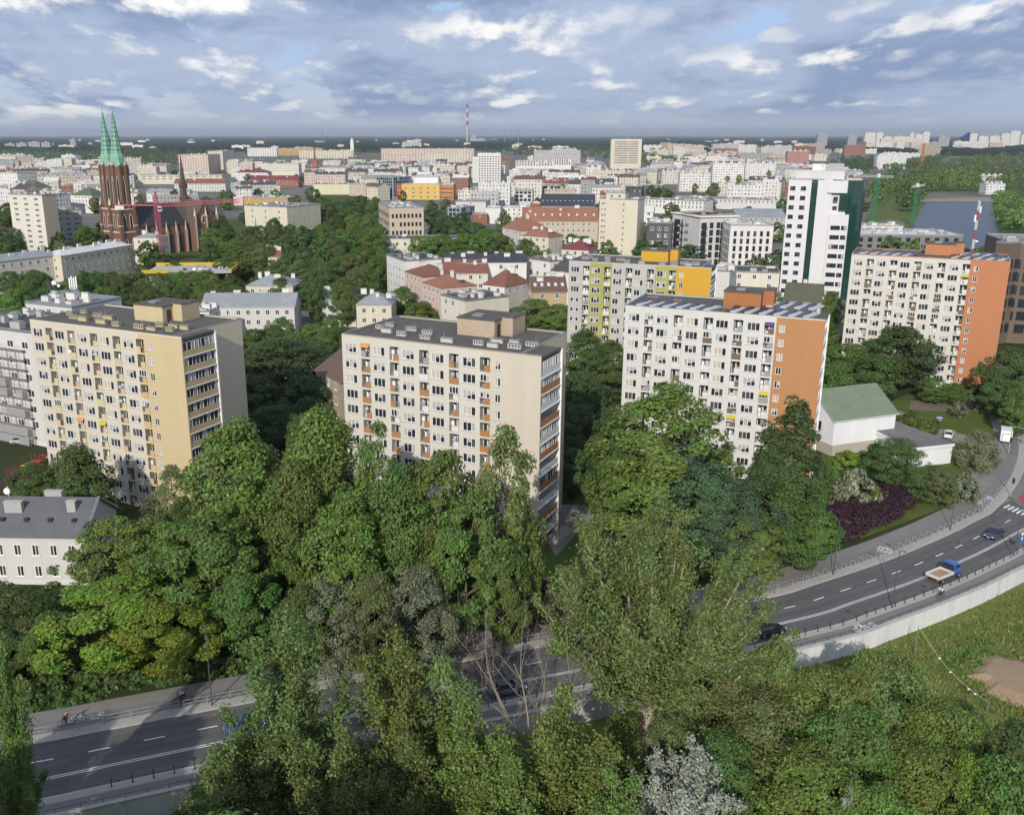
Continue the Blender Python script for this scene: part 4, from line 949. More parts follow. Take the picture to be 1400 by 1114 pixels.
def house(label, x1, y1, x2, ang, h=None, D=12.0, wall='white', roof='flat', rm='dark', yb=None, fl=4, gap=3.0, ww=1.3, wh=1.6, n=2, rh=3.2, top=1.4, fh=3.1, chim=4, name='house', cat='house', group=None,
          frm=FRAME, dark=.75, sides=True, inset=1.6, clutter=8, side_wall=None, cols=None, skyl=0, over=.35, chm='white', L=None):
    if yb is not None:
        Y = P(x1, yb)[1]; X, Y, h = atY(x1, y1, Y)
    else: X, Y = P(x1, y1, h)
    a = radians(ang); L = solveL(X, Y, h, a, x2) if L is None else L
    T = thing(name, label, cat, (X, Y, 0), a, group); foot(X, Y, a, L, D)
    r = random.Random(int(x1 * 13 + y1)); wm = WALLS[wall]; sw = WALLS[side_wall] if side_wall else wm
    mb = MB(); z0 = -1.5
    mb.face([(0, 0, z0), (L, 0, z0), (L, 0, h), (0, 0, h)], 0); mb.face([(L, D, z0), (0, D, z0), (0, D, h), (L, D, h)], 0)
    R_ = [(L, 0, z0), (L, D, z0), (L, D, h)]; L_ = [(0, D, z0), (0, 0, z0), (0, 0, h)]
    if roof == 'gable': R_.append((L, D / 2, h + rh)); L_.append((0, D / 2, h + rh))
    mb.face(R_ + [(L, 0, h)], 1); mb.face(L_ + [(0, D, h)], 1)
    mb.box(-.06, L + .06, -.06, .0, h - .45, h - .1, 2); mb.box(-.05, L + .05, -.05, 0, -.2, .7, 2)
    mb.obj('wall', [wm, sw, mat('cornice_' + wall, tuple(min(.8, c * 1.08) for c in WRGB[wall]), .85, .08)], T)
    ro = ROOFS[rm]; mb = MB(); o_ = over
    if roof == 'flat':
        mb.box(-.1, L + .1, -.1, D + .1, h, h + .12, 0)
        for q in ((-.1, L + .1, -.1, .2), (-.1, L + .1, D - .2, D + .1)): mb.box(*q, h + .123, h + .5, 1, 'b')
        for q in ((-.1, .2), (L - .2, L + .1)): mb.box(*q, .203, D - .203, h + .123, h + .5, 1, 'b')
    elif roof == 'gable':
        for s in (0, 1):
            y0, y1_ = (-o_, D / 2) if s == 0 else (D + o_, D / 2)
            zz = h - rh * o_ / (D / 2)
            A = [(-o_, y0, zz), (L + o_, y0, zz), (L + o_, y1_, h + rh), (-o_, y1_, h + rh)]
            Bt = [(x, y, z + .14) for x, y, z in A]
            if s: A, Bt = A[::-1], Bt[::-1]
            mb.face(Bt, 0); mb.face(A[::-1], 1)
            for i in range(4): j = (i + 1) % 4; mb.face([A[i], A[j], Bt[j], Bt[i]], 1)
    elif roof == 'hip':
        i_ = min(D / 2, L / 2 - .5); e = [(-o_, -o_, h), (L + o_, -o_, h), (L + o_, D + o_, h), (-o_, D + o_, h)]; p, q = (i_, D / 2, h + rh), (L - i_, D / 2, h + rh)
        mb.face([e[0], e[1], q, p], 0); mb.face([e[1], e[2], q], 0); mb.face([e[2], e[3], p, q], 0); mb.face([e[3], e[0], p], 0); mb.face(e[::-1], 1)
    elif roof == 'mono':
        A = [(-o_, -o_, h + .02), (L + o_, -o_, h + .02), (L + o_, D + o_, h + rh), (-o_, D + o_, h + rh)]; mb.face(A, 0); mb.face([(x, y, z - .15) for x, y, z in A[::-1]], 1)
        mb.face([(L, 0, h), (L, D, h), (L, D, h + rh)], 1); mb.face([(0, D, h), (0, 0, h), (0, D, h + rh)], 1)
    rf = mb.obj('roof', [ro, sw if roof != 'flat' else METAL_G], T)
    ck = WALLS[chm]
    for k in range(chim):
        x = L * (k + r.uniform(.25, .75)) / chim; y = D * r.uniform(.3, .7)
        if roof == 'flat': z = h
        elif roof == 'mono': z = h + rh * y / D - .3
        else: z = h + rh * (1 - abs(y - D / 2) / (D / 2)) - .6
        m2 = MB(); w = r.uniform(.5, 1.4); m2.box(x - w, x + w, y - .35, y + .35, z, z + r.uniform(1.3, 2.2), 0, 'b'); q = m2.v[-1][2]; m2.box(x - w - .08, x + w + .08, y - .43, y + .43, q + .003, q + .14, 1)
        m2.obj('chimney', [ck, CONCRETE], rf)
    if roof == 'flat':
        for k in range(clutter):
            x, y = r.uniform(1.5, L - 1.5), r.uniform(1.5, D - 1.5); w, d, hh = r.uniform(.4, 1.6), r.uniform(.4, 1.2), r.uniform(.5, 1.5)
            m2 = MB(); m2.box(x - w, x + w, y - d, y + d, h + .12, h + .12 + hh, 0, 'b'); m2.box(x - w * .8, x + w * .8, y - d * .8, y + d * .8, h + .125 + hh, h + .3 + hh, 1); m2.obj('roof_unit', [r.choice([WALLS['pale'], METAL_G, WALLS['white'], CONCRETE]), METAL_G], rf)
    for k in range(skyl):
        x = L * (k + .5) / skyl; y = D * .22; z = h + rh * (y / (D / 2)) + .16; m2 = MB(); sl = rh / (D / 2)
        m2.face([(x - .45, y - .6, z - .6 * sl), (x + .45, y - .6, z - .6 * sl), (x + .45, y + .6, z + .6 * sl), (x - .45, y + .6, z + .6 * sl)], 0); m2.obj('skylight', [mat('skylight_glass', (.55, .57, .6), .2, 0)], rf)
    faces = [((0, 0), 0.0, L)]
    if sides:
        for (ox, oy), rz, ln in (((L, 0), pi / 2, D), ((0, D), -pi / 2, D)):
            nx, ny = (1, 0) if rz > 0 else (-1, 0); wx = nx * cos(a) - ny * sin(a); wy = nx * sin(a) + ny * cos(a)
            cx, cy_ = X + (ox * cos(a) - oy * sin(a)), Y + (ox * sin(a) + oy * cos(a))
            if -cx * wx - cy_ * wy > 0: faces.append(((ox, oy), rz, ln))
    wins = []
    for (ox, oy), rz, ln in faces:
        nc = cols if (cols and rz == 0) else max(1, int((ln - inset) / gap))
        for f in range(fl):
            z = h - top - fh * f
            if z - wh / 2 < .3: break
            for c in range(nc):
                if r.random() < .04: continue
                s = inset / 2 + (ln - inset) * (c + .5) / nc
                wins.append((ox + cos(rz) * s, oy + sin(rz) * s, z, rz))
    for x, y, z, rz in wins[:100]: part('window', flat_window(ww, wh, n, r.randrange(5), frm, dark=dark), T, (x, y, z), rz)
    if len(wins) > 100:
        mb = MB()
        for x, y, z, rz in wins[100:]:
            c, s = cos(rz), sin(rz); g = lambda u, v, o: (x + c * u + s * o, y + s * u - c * o, z + v)
            mb.face([g(-ww / 2 - .08, -wh / 2 - .08, .02), g(ww / 2 + .08, -wh / 2 - .08, .02), g(ww / 2 + .08, wh / 2 + .08, .02), g(-ww / 2 - .08, wh / 2 + .08, .02)], 0)
            mb.face([g(-ww / 2, -wh / 2, .026), g(ww / 2, -wh / 2, .026), g(ww / 2, wh / 2, .026), g(-ww / 2, wh / 2, .026)], 1 + (r.random() > dark))
        o = mb.obj('window', [frm, GLASS_D, GLASS_C], T); o['kind'] = 'stuff'
    return T, L, h
DKF = mat('window_frame_dark', (0.04, 0.04, 0.045), .5, 0)
OB = dict(name='office_building', cat='office building'); AB = dict(name='apartment_building', cat='apartment building'); TO = dict(name='tower_block', cat='tower block')
# left
house('white two storey house with grey seamed roof at the picture edge by the yellow block', -70, 733, 114, -2, 7.2, 11, 'pale', 'gable', 'slate', chm='grey', fl=2, gap=2.5, ww=1.0, wh=1.65, rh=3.8, top=1.9, fh=3.2, chim=4, inset=1.2, over=.25)  # walls and chimneys coloured greyer to stand for tree shade on them
house('white apartment house with scaffolding and netting on its front behind the yellow block', -60, 443, 46, -26, 23.5, 22, 'pale', 'flat', 'dark', fl=6, gap=4.2, ww=1.8, wh=1.5, n=2, top=2.6, fh=3.3, chim=2, clutter=14, **AB)
house('white upper storey block with aerials behind the scaffolded house', 35, 415, 98, -26, 25, 14, 'pale', 'flat', 'grey', fl=3, gap=4, chim=3, clutter=10, **AB)
house('slim ten storey cream tower block with tan end wall', 11.5, 266, 57, -26, 31, 9, 'ivory', 'flat', 'concrete', fl=10, cols=3, ww=3.0, wh=1.3, n=4, fh=2.75, top=1.9, chim=1, side_wall='beige', sides=False, clutter=5, **TO)
house('apartment block with front coloured shade grey right of the slim cream tower', 72, 289, 111, 30, 21, 11, 'grey', 'flat', 'green', fl=7, cols=3, ww=2.6, wh=1.3, n=3, fh=2.8, top=1.6, chim=0, clutter=3, **AB)  # grey wall colour stands for shade on this front
house('long three storey beige tenement with grey roof, nearer wing at the picture edge', -70, 366, 82, 58, 13, 11, 'ivory', 'hip', 'grey', fl=3, gap=3.6, ww=1.3, wh=1.7, rh=2.2, top=1.9, fh=3.4, chim=6)
house('long three storey beige tenement with white roof, wing running towards the church', 83, 350, 181, 70, 13, 11, 'cream', 'hip', 'white', fl=3, gap=3.6, ww=1.2, wh=1.6, rh=1.8, top=1.9, fh=3.4, chim=8)
house('short cream house end with four windows beside the pink crane mast', 182, 325, 217, -6, 13, 11, 'ivory', 'hip', 'grey', fl=3, cols=3, ww=1.3, wh=1.7, rh=1.8, top=2.0, fh=3.4, chim=2)
house('white five storey office with rows of small windows at the left edge', -12, 236, 23, -26, 24, 24, 'white', 'flat', 'grey', fl=6, gap=3.6, fh=3.3, chim=0, **OB)
house('cream house with hipped green grey roof behind the slim cream tower', 20, 256, 48, -26, 15, 18, 'ivory', 'hip', 'green', fl=3, rh=6, chim=1)
house('white house with hipped dark green roof left of the church towers', 96, 267, 125, -20, 14, 20, 'white', 'hip', 'green', fl=3, rh=6, chim=2)
house('white blind gabled warehouse behind the slim cream tower', 70, 268, 97, -24, 11, 16, 'pale', 'gable', 'grey', fl=1, rh=2, chim=0)
house('white four storey block touching the left church tower', 129, 241, 146, -20, 17, 12, 'white', 'flat', 'dark', fl=4, ww=3, wh=1.2, chim=1)
house('pinkish stepped slab block behind the church, nearer one', 243.5, 212, 284, -4, yb=238, D=60, wall='pink', roof='flat', rm='grey', fl=10, gap=4, ww=2, fh=2.9, chim=3, clutter=3, sides=False, **AB)
house('pinkish stepped slab block behind the church, farther one', 284, 207, 304, -4, yb=232, D=70, wall='cream', roof='flat', rm='grey', fl=10, gap=4, ww=2, fh=2.9, chim=3, clutter=3, sides=False, **AB)
house('long low cream school behind the church spire', 191, 240, 303, 2, yb=252, D=20, wall='cream', roof='flat', rm='grey', fl=2, gap=8, ww=5, wh=1.3, n=4, chim=0, name='school_building', cat='school')
house('long tenement with brick red roof behind the church nave', 238, 251, 308, -3, yb=262, D=14, wall='pale', roof='gable', rm='red', fl=3, rh=5, chim=7)
house('low white house row with pale roofs behind the black church roof', 200, 264, 258, -3, yb=276, D=13, wall='white', roof='gable', rm='grey', fl=2, rh=3.4, chim=6)
house('white three storey house with deep maroon roof', 322, 236, 366, -8, yb=250, D=16, wall='white', roof='hip', rm='maroon', fl=3, rh=4, chim=3)
house('long maroon roofed range right of the white maroon roofed house', 342, 246, 408, -8, yb=256, D=15, wall='brick', roof='gable', rm='maroon', fl=2, rh=5, chim=5)
house('beige five storey block above the long maroon roof', 357, 224, 408, -10, yb=240, D=14, wall='ivory', roof='flat', rm='grey', fl=4, chim=4)
house('grey topped brick office right of the church choir', 315, 250, 347, -12, yb=266, D=18, wall='bluegrey', roof='flat', rm='white', fl=2, gap=2.2, ww=1.2, wh=3, chim=0, side_wall='brick', **OB)
house('long ochre brick range behind the cream office with grey shaded end', 333, 270, 393, -14, 19, 14, 'ochre', 'flat', 'grey', fl=2, gap=5, chim=0, clutter=14)
house('cream four storey office with flat roof and grey shaded end', 334, 281.5, 392, -28, 18, 34, 'cream', 'flat', 'concrete', fl=5, gap=9, ww=1.2, wh=1.9, fh=3.6, top=2.8, chim=0, clutter=16, **OB)
# centre
house('tall beige six storey office with square corner and crowded roof', 532, 285, 579, 13, 24, 44, 'beige', 'flat', 'grey', fl=5, cols=8, ww=1.2, wh=2.0, n=1, fh=4.4, top=4.0, chim=0, clutter=26, dark=1, frm=DKF, **OB)
house('long low cream annex with dark flat roof in front of the beige office', 523.5, 327, 629, 3, 10, 14, 'ivory', 'flat', 'dark', fl=2, cols=9, ww=1.5, wh=1.8, fh=3.6, top=2.6, chim=0, clutter=4, **OB)
house('white house with dark mansard top beside the park trees', 528.5, 349, 553, -66, 17, 15, 'white', 'flat', 'navy', fl=5, gap=3, fh=3.1, top=3.5, chim=3, clutter=12)
house('pink tenement with brown red roof next to the dark mansard house', 553.5, 371, 578, -64, 15, 13, 'pink', 'hip', 'red', fl=4, gap=3, rh=3, chim=4)
house('pale pink tenement with light red roof nearest the park', 577, 386, 603, -62, 14.5, 13, 'pink', 'hip', 'orange', fl=4, gap=3, rh=3, chim=4)
house('ivory tenement with dark flat roof crowded with white vents behind the ivory block', 603, 404, 636, -56, 14, 16, 'ivory', 'flat', 'dark', fl=3, gap=3.5, chim=7, clutter=6, sides=False)
house('cream tenement with long brown red roof facing the courtyard', 606, 374, 667, 4, 14, 12, 'ivory', 'gable', 'red', fl=4, gap=3, rh=4, chim=5)
house('white corner tenement with hipped brick red roof and square chimney', 660, 389, 690, -38, 14, 14, 'white', 'hip', 'red', fl=4, gap=3.2, rh=4.5, chim=2, side_wall='pale')
house('tan tenement with brown roof and four skylights', 728, 399, 775, 4, 13, 11, 'tan', 'gable', 'brown', fl=3, gap=4, ww=1.1, wh=1.8, rh=4, chim=5, skyl=5)
house('white blank walled tenement with dark navy roof behind the brick red hip roof', 607, 360, 720, 2, 17, 12, 'white', 'gable', 'navy', fl=4, gap=5, rh=2.6, chim=7, over=.2)
house('long white tenement front with dark flat roof and rows of vents', 719, 354, 752, -50, 17, 15, 'white', 'flat', 'brown', fl=4, gap=3.2, chim=6, clutter=6)
house('white house with black pitched roof left of the yellow green block', 753, 370, 780, -40, 14, 14, 'white', 'gable', 'dark', fl=3, rh=4, chim=3)
house('cream tenement with orange red roof and stepped gable before the long red roofed house', 711, 322, 750, -36, 15, 13, 'cream', 'hip', 'orange', fl=4, gap=3, rh=4, chim=4)
house('cream tenement with crimson roof before the cream slab tower', 768, 341, 805, -22, 13.5, 14, 'cream', 'hip', 'maroon', fl=3, gap=3, rh=3.4, chim=5)
house('long four storey house with bright orange red roof and dormers', 715, 302, 818, -2, 17, 15, 'beige', 'gable', 'orange', fl=4, gap=2.6, ww=1.1, wh=1.7, rh=6.5, top=1.8, fh=3.3, chim=5, skyl=9)
house('grey white wing of the orange red roofed house seen along its side', 687, 311, 714, -66, 17, 15, 'pale', 'hip', 'orange', fl=4, gap=3, rh=6, chim=2)
house('tall cream ten storey slab tower with one column of small windows', 834, 273, 872.5, -24, 31, 13, 'cream', 'flat', 'concrete', fl=10, cols=1, ww=1.0, wh=1.3, n=2, fh=2.8, top=2.2, chim=1, sides=False, clutter=3, **TO)
house('set back cream wing with windows, left half of the cream slab tower', 820, 272, 836, -24, 30.5, 12, 'cream', 'flat', 'concrete', fl=10, cols=3, ww=1.1, wh=1.3, n=2, fh=2.8, top=2.2, chim=0, sides=False, clutter=2, **TO)
house('cream lift house block on top of the slab tower wings', 829, 264, 855, -24, 34, 6, 'cream', 'flat', 'concrete', fl=1, chim=0, sides=False, clutter=2, name='roof_cabin', cat='roof cabin')
house('school like block of yellow panels with white top storey', 549, 252, 601, -3, yb=273, D=30, wall='gold', roof='flat', rm='white', fl=3, gap=6, ww=2.6, wh=1.5, top=4, fh=4, chim=0, clutter=4, **OB)
house('red orange left end of the yellow panelled block', 538.6, 254, 548.8, -3, yb=273, D=29.6, wall='red', roof='flat', rm='white', fl=2, gap=5, ww=3.4, wh=1.2, top=4, fh=5, chim=0, clutter=0, sides=False, **OB)
house('vivid orange right end of the yellow panelled block', 601.3, 253, 620, -3, yb=273, D=29.6, wall='orange', roof='flat', rm='white', fl=3, gap=14, ww=12, wh=1.6, n=6, top=3.6, fh=4.2, chim=0, clutter=0, sides=False, dark=1, **OB)
house('white set back storey over the yellow panelled block', 547, 243, 599, -3, yb=271, D=24, wall='white', roof='flat', rm='white', fl=1, gap=14, ww=.8, wh=.8, top=2.4, chim=0, clutter=0, sides=False, **OB)
house('grey glass fronted block left of the yellow panelled block', 514, 242, 537, -40, yb=272, D=26, wall='bluegrey', roof='flat', rm='grey', fl=6, gap=2.6, ww=2.2, wh=2.4, n=3, chim=0, clutter=2, frm=DKF, dark=.9, **OB)
house('pale lemon blind walled hall above the park', 428, 252, 477, -2, yb=266, D=20, wall='lemon', roof='flat', rm='dark', fl=0, chim=4, clutter=8, name='hall', cat='hall')
house('beige tenement row running away right of the lemon blind wall', 477, 251, 500, -30, yb=268, D=18, wall='beige', roof='flat', rm='grey', fl=4, gap=3, chim=4)
house('cream tenement with brown roof edge above the beige office', 501, 255, 516, -42, yb=274, D=16, wall='cream', roof='gable', rm='brown', fl=4, gap=3, rh=3, chim=3)
house('white curved cultural hall with plain walls right of the yellow panelled block', 623, 276, 664, -10, yb=292, D=24, wall='pale', roof='flat', rm='concrete', fl=1, gap=16, chim=0, clutter=2, name='hall', cat='hall')
house('white cube block with one tall dark slot behind the brick annex', 664, 285, 684, -4, yb=306, D=22, wall='white', roof='flat', rm='white', fl=1, gap=14, ww=2.2, wh=9, n=1, top=7, chim=0, clutter=1, dark=1, frm=DKF, **OB)
house('low brick red annex below the white cube block', 646, 293, 666, -4, yb=307, D=12, wall='brick', roof='flat', rm='concrete', fl=1, gap=12, chim=0, clutter=1, **OB)
house('white modern block with scattered windows right of the white cube block', 684, 284, 722, -14, yb=302, D=20, wall='white', roof='flat', rm='white', fl=4, gap=3.6, chim=0, clutter=4, dark=.95, **AB)
house('blue green glass fronted long block above the dark arched roof', 612, 284, 630, -30, yb=304, D=20, wall='bluegrey', roof='flat', rm='grey', fl=4, gap=3, ww=2.6, wh=2.2, n=3, chim=0, frm=DKF, **OB)
house('bare concrete frame building with empty floors', 703, 261, 728, -8, yb=280, D=18, wall='pale', roof='flat', rm='concrete', fl=4, gap=3.4, ww=2.9, wh=2.2, n=1, fh=3.3, chim=0, clutter=0, dark=1, frm=DKF, **AB)
house('dark green glass block behind the dark arched roof', 729, 254, 767, -4, yb=272, D=20, wall='bluegrey', roof='flat', rm='grey', fl=3, gap=3, ww=2.7, wh=4.2, n=2, fh=5, chim=0, frm=DKF, dark=1, **OB)
house('broad hall under a dark navy curved roof with a line of skylights', 738, 282, 812, -8, 11, 42, 'grey', 'gable', 'navy', fl=1, rh=7.5, chim=0, skyl=12, name='hall', cat='hall')
house('brick gable wall house left of the dark navy hall', 725, 279, 738, -8, 14, 12, 'brick', 'flat', 'dark', fl=0, chim=1)
T_, _, _ = house('white twelve storey tower block standing above the roofs', 653, 210, 684.5, -6, yb=250, D=16, wall='white', roof='flat', rm='white', fl=11, cols=8, ww=2.3, wh=1.7, n=1, fh=3.1, top=4, chim=0, clutter=12, dark=.9, **TO)
house('lower stair wing on the left of the white twelve storey tower', 646, 215, 653, -6, yb=250, D=14, wall='white', roof='flat', rm='white', fl=9, cols=2, ww=1.5, wh=1.3, fh=3.2, top=4, chim=0, clutter=0, sides=False, **TO)
house('broad beige eighteen storey slab tower far behind the roofs', 836, 190.5, 877.8, -3, yb=231, D=20, wall='cream', roof='flat', rm='maroon', fl=14, cols=1, ww=44, wh=1.5, n=18, fh=3.2, top=4.5, chim=0, clutter=6, sides=False, dark=.8, **TO)
house('long pink and cream eleven storey slab on the skyline', 521, 203.5, 648, 0, yb=221, D=14, wall='pink', roof='flat', rm='grey', fl=10, gap=7, ww=3, wh=1.4, fh=3, chim=7, clutter=0, sides=False, **AB)
house('pale yellow slab in front of the long pink skyline slab', 582, 210, 640, 0, yb=225, D=13, wall='cream', roof='flat', rm='grey', fl=8, gap=6, ww=3, wh=1.4, fh=3, chim=3, clutter=0, sides=False, **AB)
house('long cream slab on the skyline left of the pink one, right end', 409, 206, 482, -2, yb=217, D=13, wall='cream', roof='flat', rm='grey', fl=7, gap=7, ww=3, fh=3, chim=5, clutter=0, sides=False, **AB)
house('long white slab on the skyline left of the pink one, left end', 338, 202.5, 378, -4, yb=214, D=13, wall='white', roof='flat', rm='grey', fl=8, gap=7, ww=3, fh=3, chim=4, clutter=0, sides=False, **AB)
house('yellowish slab between the two long pale skyline slabs', 379, 203, 440, -3, yb=213, D=13, wall='ochre', roof='flat', rm='grey', fl=7, gap=7, ww=3, fh=3, chim=4, clutter=0, sides=False, **AB)
house('low white block with red brown window bays before the far woods', 705, 220, 760, -3, yb=231, D=16, wall='white', roof='flat', rm='white', fl=3, gap=5, ww=3, wh=2, chim=0, clutter=3, frm=WALLS['brick'], **AB)
house('white block with dark loggia grid right of the red brown bays', 757, 216, 781, -4, yb=234, D=16, wall='white', roof='flat', rm='white', fl=4, gap=4, ww=2.4, wh=2, chim=0, clutter=3, dark=1, frm=DKF, **AB)
# right
house('grey modern block with black balconies, wing on the left of the corner', 920, 293, 956, -66, 24, 18, 'pale', 'flat', 'concrete', fl=6, gap=2.8, ww=1.6, wh=2.3, n=1, fh=3.4, top=3.2, chim=0, clutter=14, frm=DKF, dark=1, sides=False, **AB)
house('grey modern block with tall dark window slots, wing on the right of the corner', 957.5, 299, 1008, 14, 24, 18, 'pale', 'flat', 'concrete', fl=6, gap=3.4, ww=1.9, wh=2.6, n=1, fh=3.4, top=3.2, chim=0, clutter=14, frm=DKF, dark=1, sides=False, **AB)
house('dark grey block with white balcony bands left of the grey modern block', 885, 305, 919, -14, 20, 16, 'dark', 'flat', 'concrete', fl=5, gap=3, ww=1.8, wh=1.6, fh=3.3, top=2.6, chim=0, clutter=8, dark=.4, **AB)
house('white six storey block with upright window slots beside the white tower', 999, 309, 1058, -3, 22, 20, 'white', 'flat', 'white', fl=6, gap=2.9, ww=1.3, wh=2.2, n=1, fh=3.3, top=3.4, chim=0, clutter=8, dark=.95, frm=DKF, **AB)
house('small white house with grey roof behind the cream slab tower', 873, 289, 893, -14, 17, 14, 'white', 'gable', 'white', fl=3, ww=1.8, rh=3, chim=0, dark=1)
house('long low white range with many small windows behind the grey modern block', 866, 272, 962, -34, yb=290, D=22, wall='white', roof='flat', rm='concrete', fl=2, gap=3, wh=2.4, chim=0, clutter=22, **OB)
house('second long low white range behind the first, flat grey roof', 920, 271, 1072, -22, yb=284, D=30, wall='pale', roof='flat', rm='concrete', fl=1, gap=3.4, wh=2.4, chim=0, clutter=24, **OB)
house('grey metal roofed market hall behind the white six storey block', 1008, 297, 1075, -6, 12, 34, 'grey', 'gable', 'grey', fl=1, rh=4, chim=0, skyl=8, name='hall', cat='hall')
house('black glass office with blue edge behind the cream slab tower', 855, 255, 878, -12, yb=268, D=20, wall='dark', roof='flat', rm='grey', fl=2, gap=5, ww=4, chim=0, frm=DKF, **OB)
house('black cube office right of the black glass office', 879, 253.5, 908, -10, yb=267, D=20, wall='dark', roof='flat', rm='grey', fl=2, gap=5, ww=1.4, chim=0, frm=WALLS['white'], **OB)
house('dark flat roofed low building between the white tower and the solar block', 998, 372, 1066, -14, 14, 16, 'ivory', 'flat', 'dark', fl=2, gap=4, chim=0, clutter=3, sides=False)
house('beige gabled stair building between yellow end wall and dark low roof', 977, 371, 998, -24, 17, 14, 'pale', 'flat', 'brown', fl=0, chim=5, clutter=4)
house('old house with dark green hipped roof behind the solar panels', 1072, 411, 1122, -22, 13, 14, 'pale', 'gable', 'olive', fl=2, gap=5, rh=4.5, chim=1)
house('long grey port house with white pergola roof beside the basin', 1130, 321, 1317, -4, 13.5, 30, 'slategrey', 'flat', 'white', fl=3, gap=4.5, ww=2.2, wh=2, n=1, top=2.2, fh=3.4, chim=0, clutter=40, dark=1, frm=DKF, **AB)
house('white upper terrace range on the long port house', 1130, 309, 1235, -4, 14.5, 14, 'white', 'flat', 'white', fl=1, gap=4.5, ww=3, top=1.6, wh=1.8, n=2, chim=0, clutter=30, sides=False, dark=1, **AB)
house('brown brick office with green glass bays at the right edge', 1380, 333, 1560, -14, 30, 26, 'brownbrick', 'flat', 'concrete', fl=7, gap=3.6, ww=2.8, wh=2.6, n=2, fh=3.9, top=6.0, chim=0, clutter=8, dark=1, frm=DKF, **OB)
house('brown brick stair end of the office at the right edge', 1362.5, 332, 1379.6, -60, 30.3, 20, 'brownbrick', 'flat', 'concrete', fl=7, cols=2, ww=2.2, wh=2.6, n=1, fh=3.9, top=6.0, chim=0, clutter=2, dark=1, frm=DKF, **OB)
# chapel with annex
a = P(1141.5, 574.6, 7.4); b = P(1225.5, 564, 7.4); ca = degrees(atan2(b[1] - a[1], b[0] - a[0]))
house('white chapel with green copper gable roof beside the orange end wall', 1141.5, 574.6, 1225.5, ca, 7.4, 13.5, 'bright', 'gable', 'verdigris', fl=0, rh=4.4, chim=0, over=.45, name='chapel', cat='chapel', sides=False)
ct = [o for o in COL.objects if o.get('category') == 'chapel'][0]
for y in (4.2, 9.2):
    for z in (5.2, 2.4):
        part('window', flat_window(1.5, 2.0, 1, 0, mat('stone_surround', (0.42, 0.33, 0.24), .8, .1), .12, 1), ct, (0, y, z), -pi / 2)
mb = MB(); mb.box(-.1, 20, -.09, -.003, -1, 2.2, 0); mb.box(-.09, -.003, -.09, 13.6, -1, 2.2, 0); mb.obj('plinth', mat('plinth_beige', (.42, .39, .33), .85, .1), ct)
p1, p2, p3, p4 = [P(x, y, 4.2) for x, y in ((1176.6, 577.7), (1248, 611), (1303.3, 605), (1219.4, 573))]
o = thing('annex', 'low white annex with flat grey roof joined to the chapel', 'annex', (p2[0], p2[1], 0))
mb = MB(); pq = [(p[0] - p2[0], p[1] - p2[1]) for p in (p1, p2, p3, p4)]; mb.prism(pq, -1, 3.5, 0); mb.obj('wall', [WALLS['bright']], o)
cxm = sum(q[0] for q in pq) / 4; cym = sum(q[1] for q in pq) / 4; grow = lambda k: [(cxm + (x - cxm) * k, cym + (y - cym) * k) for x, y in pq]
mb = MB(); mb.prism(grow(1.04), 3.503, 4.1, 1, 0, True); mb.obj('roof', [mat('annex_roof', (0.17, 0.165, 0.16), .9, .25, .5, fine=.3), WALLS['bright']], o)
for k in range(3):
    u = .2 + .28 * k; x = pq[1][0] * (1 - u) + pq[0][0] * u; y = pq[1][1] * (1 - u) + pq[0][1] * u
    part('window', flat_window(.9, 1.5, 1, k, dark=1), o, (x, y, 1.9), atan2(pq[1][1] - pq[0][1], pq[1][0] - pq[0][0]))
# white office tower with green glass
aX, aY = P(1079, 245.6, 44.8); an = radians(-20)
T = thing('tower_block', 'white sixteen storey office tower with dark green glass strip and glass corner', 'tower block', (aX, aY, 0), an)
Lw = solveL(aX, aY, 44.8, an, 1166); hh = 44.8; foot(aX, aY, an, Lw + 8, 24); wS = Lw
g1x, g2x = wS * .365, wS * .465; rx = wS * .56
mb = MB(); mb.box(0, g1x, 0, 22, -1, hh, 0); mb.box(g1x + .01, g2x - .01, .5, 21, -1, hh - .8, 0, 'f'); mb.box(g2x, rx + 3, 0.003, 22, -1, hh, 0)
mb.box(rx + 3.01, wS, -1.2, 21, -1, hh - 12.5, 0); mb.box(rx + 3.01, wS - 1.5, 1.0, 20, hh - 12.5, hh - .4, 0, 'b'); mb.box(rx + 1.5, wS - 2.5, -.9, .99, hh - 4.6, hh - .2, 0)
mb.obj('wall', [mat('tower_cladding', (0.62, 0.62, 0.63), .5, .04, .3)], T)
GG = mat('green_glass', (0.012, 0.05, 0.042), .06, .3, .5, spec=.6)
def gridglass(name, x0, x1, z0, z1, y, nx, nz):
    m2 = MB(); m2.face([(x0, y, z0), (x1, y, z0), (x1, y, z1), (x0, y, z1)], 0)
    for i in range(nx + 1): x = x0 + (x1 - x0) * i / nx; m2.box(x - .04, x + .04, y - .04, y - .003, z0, z1, 1)
    for j in range(nz + 1): z = z0 + (z1 - z0) * j / nz; m2.box(x0, x1, y - .03, y - .004, z - .04, z + .04, 1)
    return m2.obj(name, [GG, DKF], T)
gridglass('glass_strip', g1x, g2x, 1, hh - .8, .45, 2, 40)
m2 = MB(); pts = [(wS - 1.4, 1.0), (wS + .6, .4), (wS + 2.6, 1.0), (wS + 4.0, 2.6), (wS + 4.8, 5), (wS + 5, 9), (wS + 4.5, 14)]
for i in range(6):
    (xa, ya), (xb, yb_) = pts[i], pts[i + 1]; m2.face([(xa, ya, 0), (xb, yb_, 0), (xb, yb_, hh - .5), (xa, ya, hh - .5)], 0)
    for z in np.arange(1, hh, 3.1): m2.tube([(xa, ya - .02, z), (xb, yb_ - .02, z)], [.06, .06], 4, 1, False)
    m2.tube([(xa, ya - .02, 0), (xa, ya - .02, hh - .5)], [.06, .06], 4, 1, False)
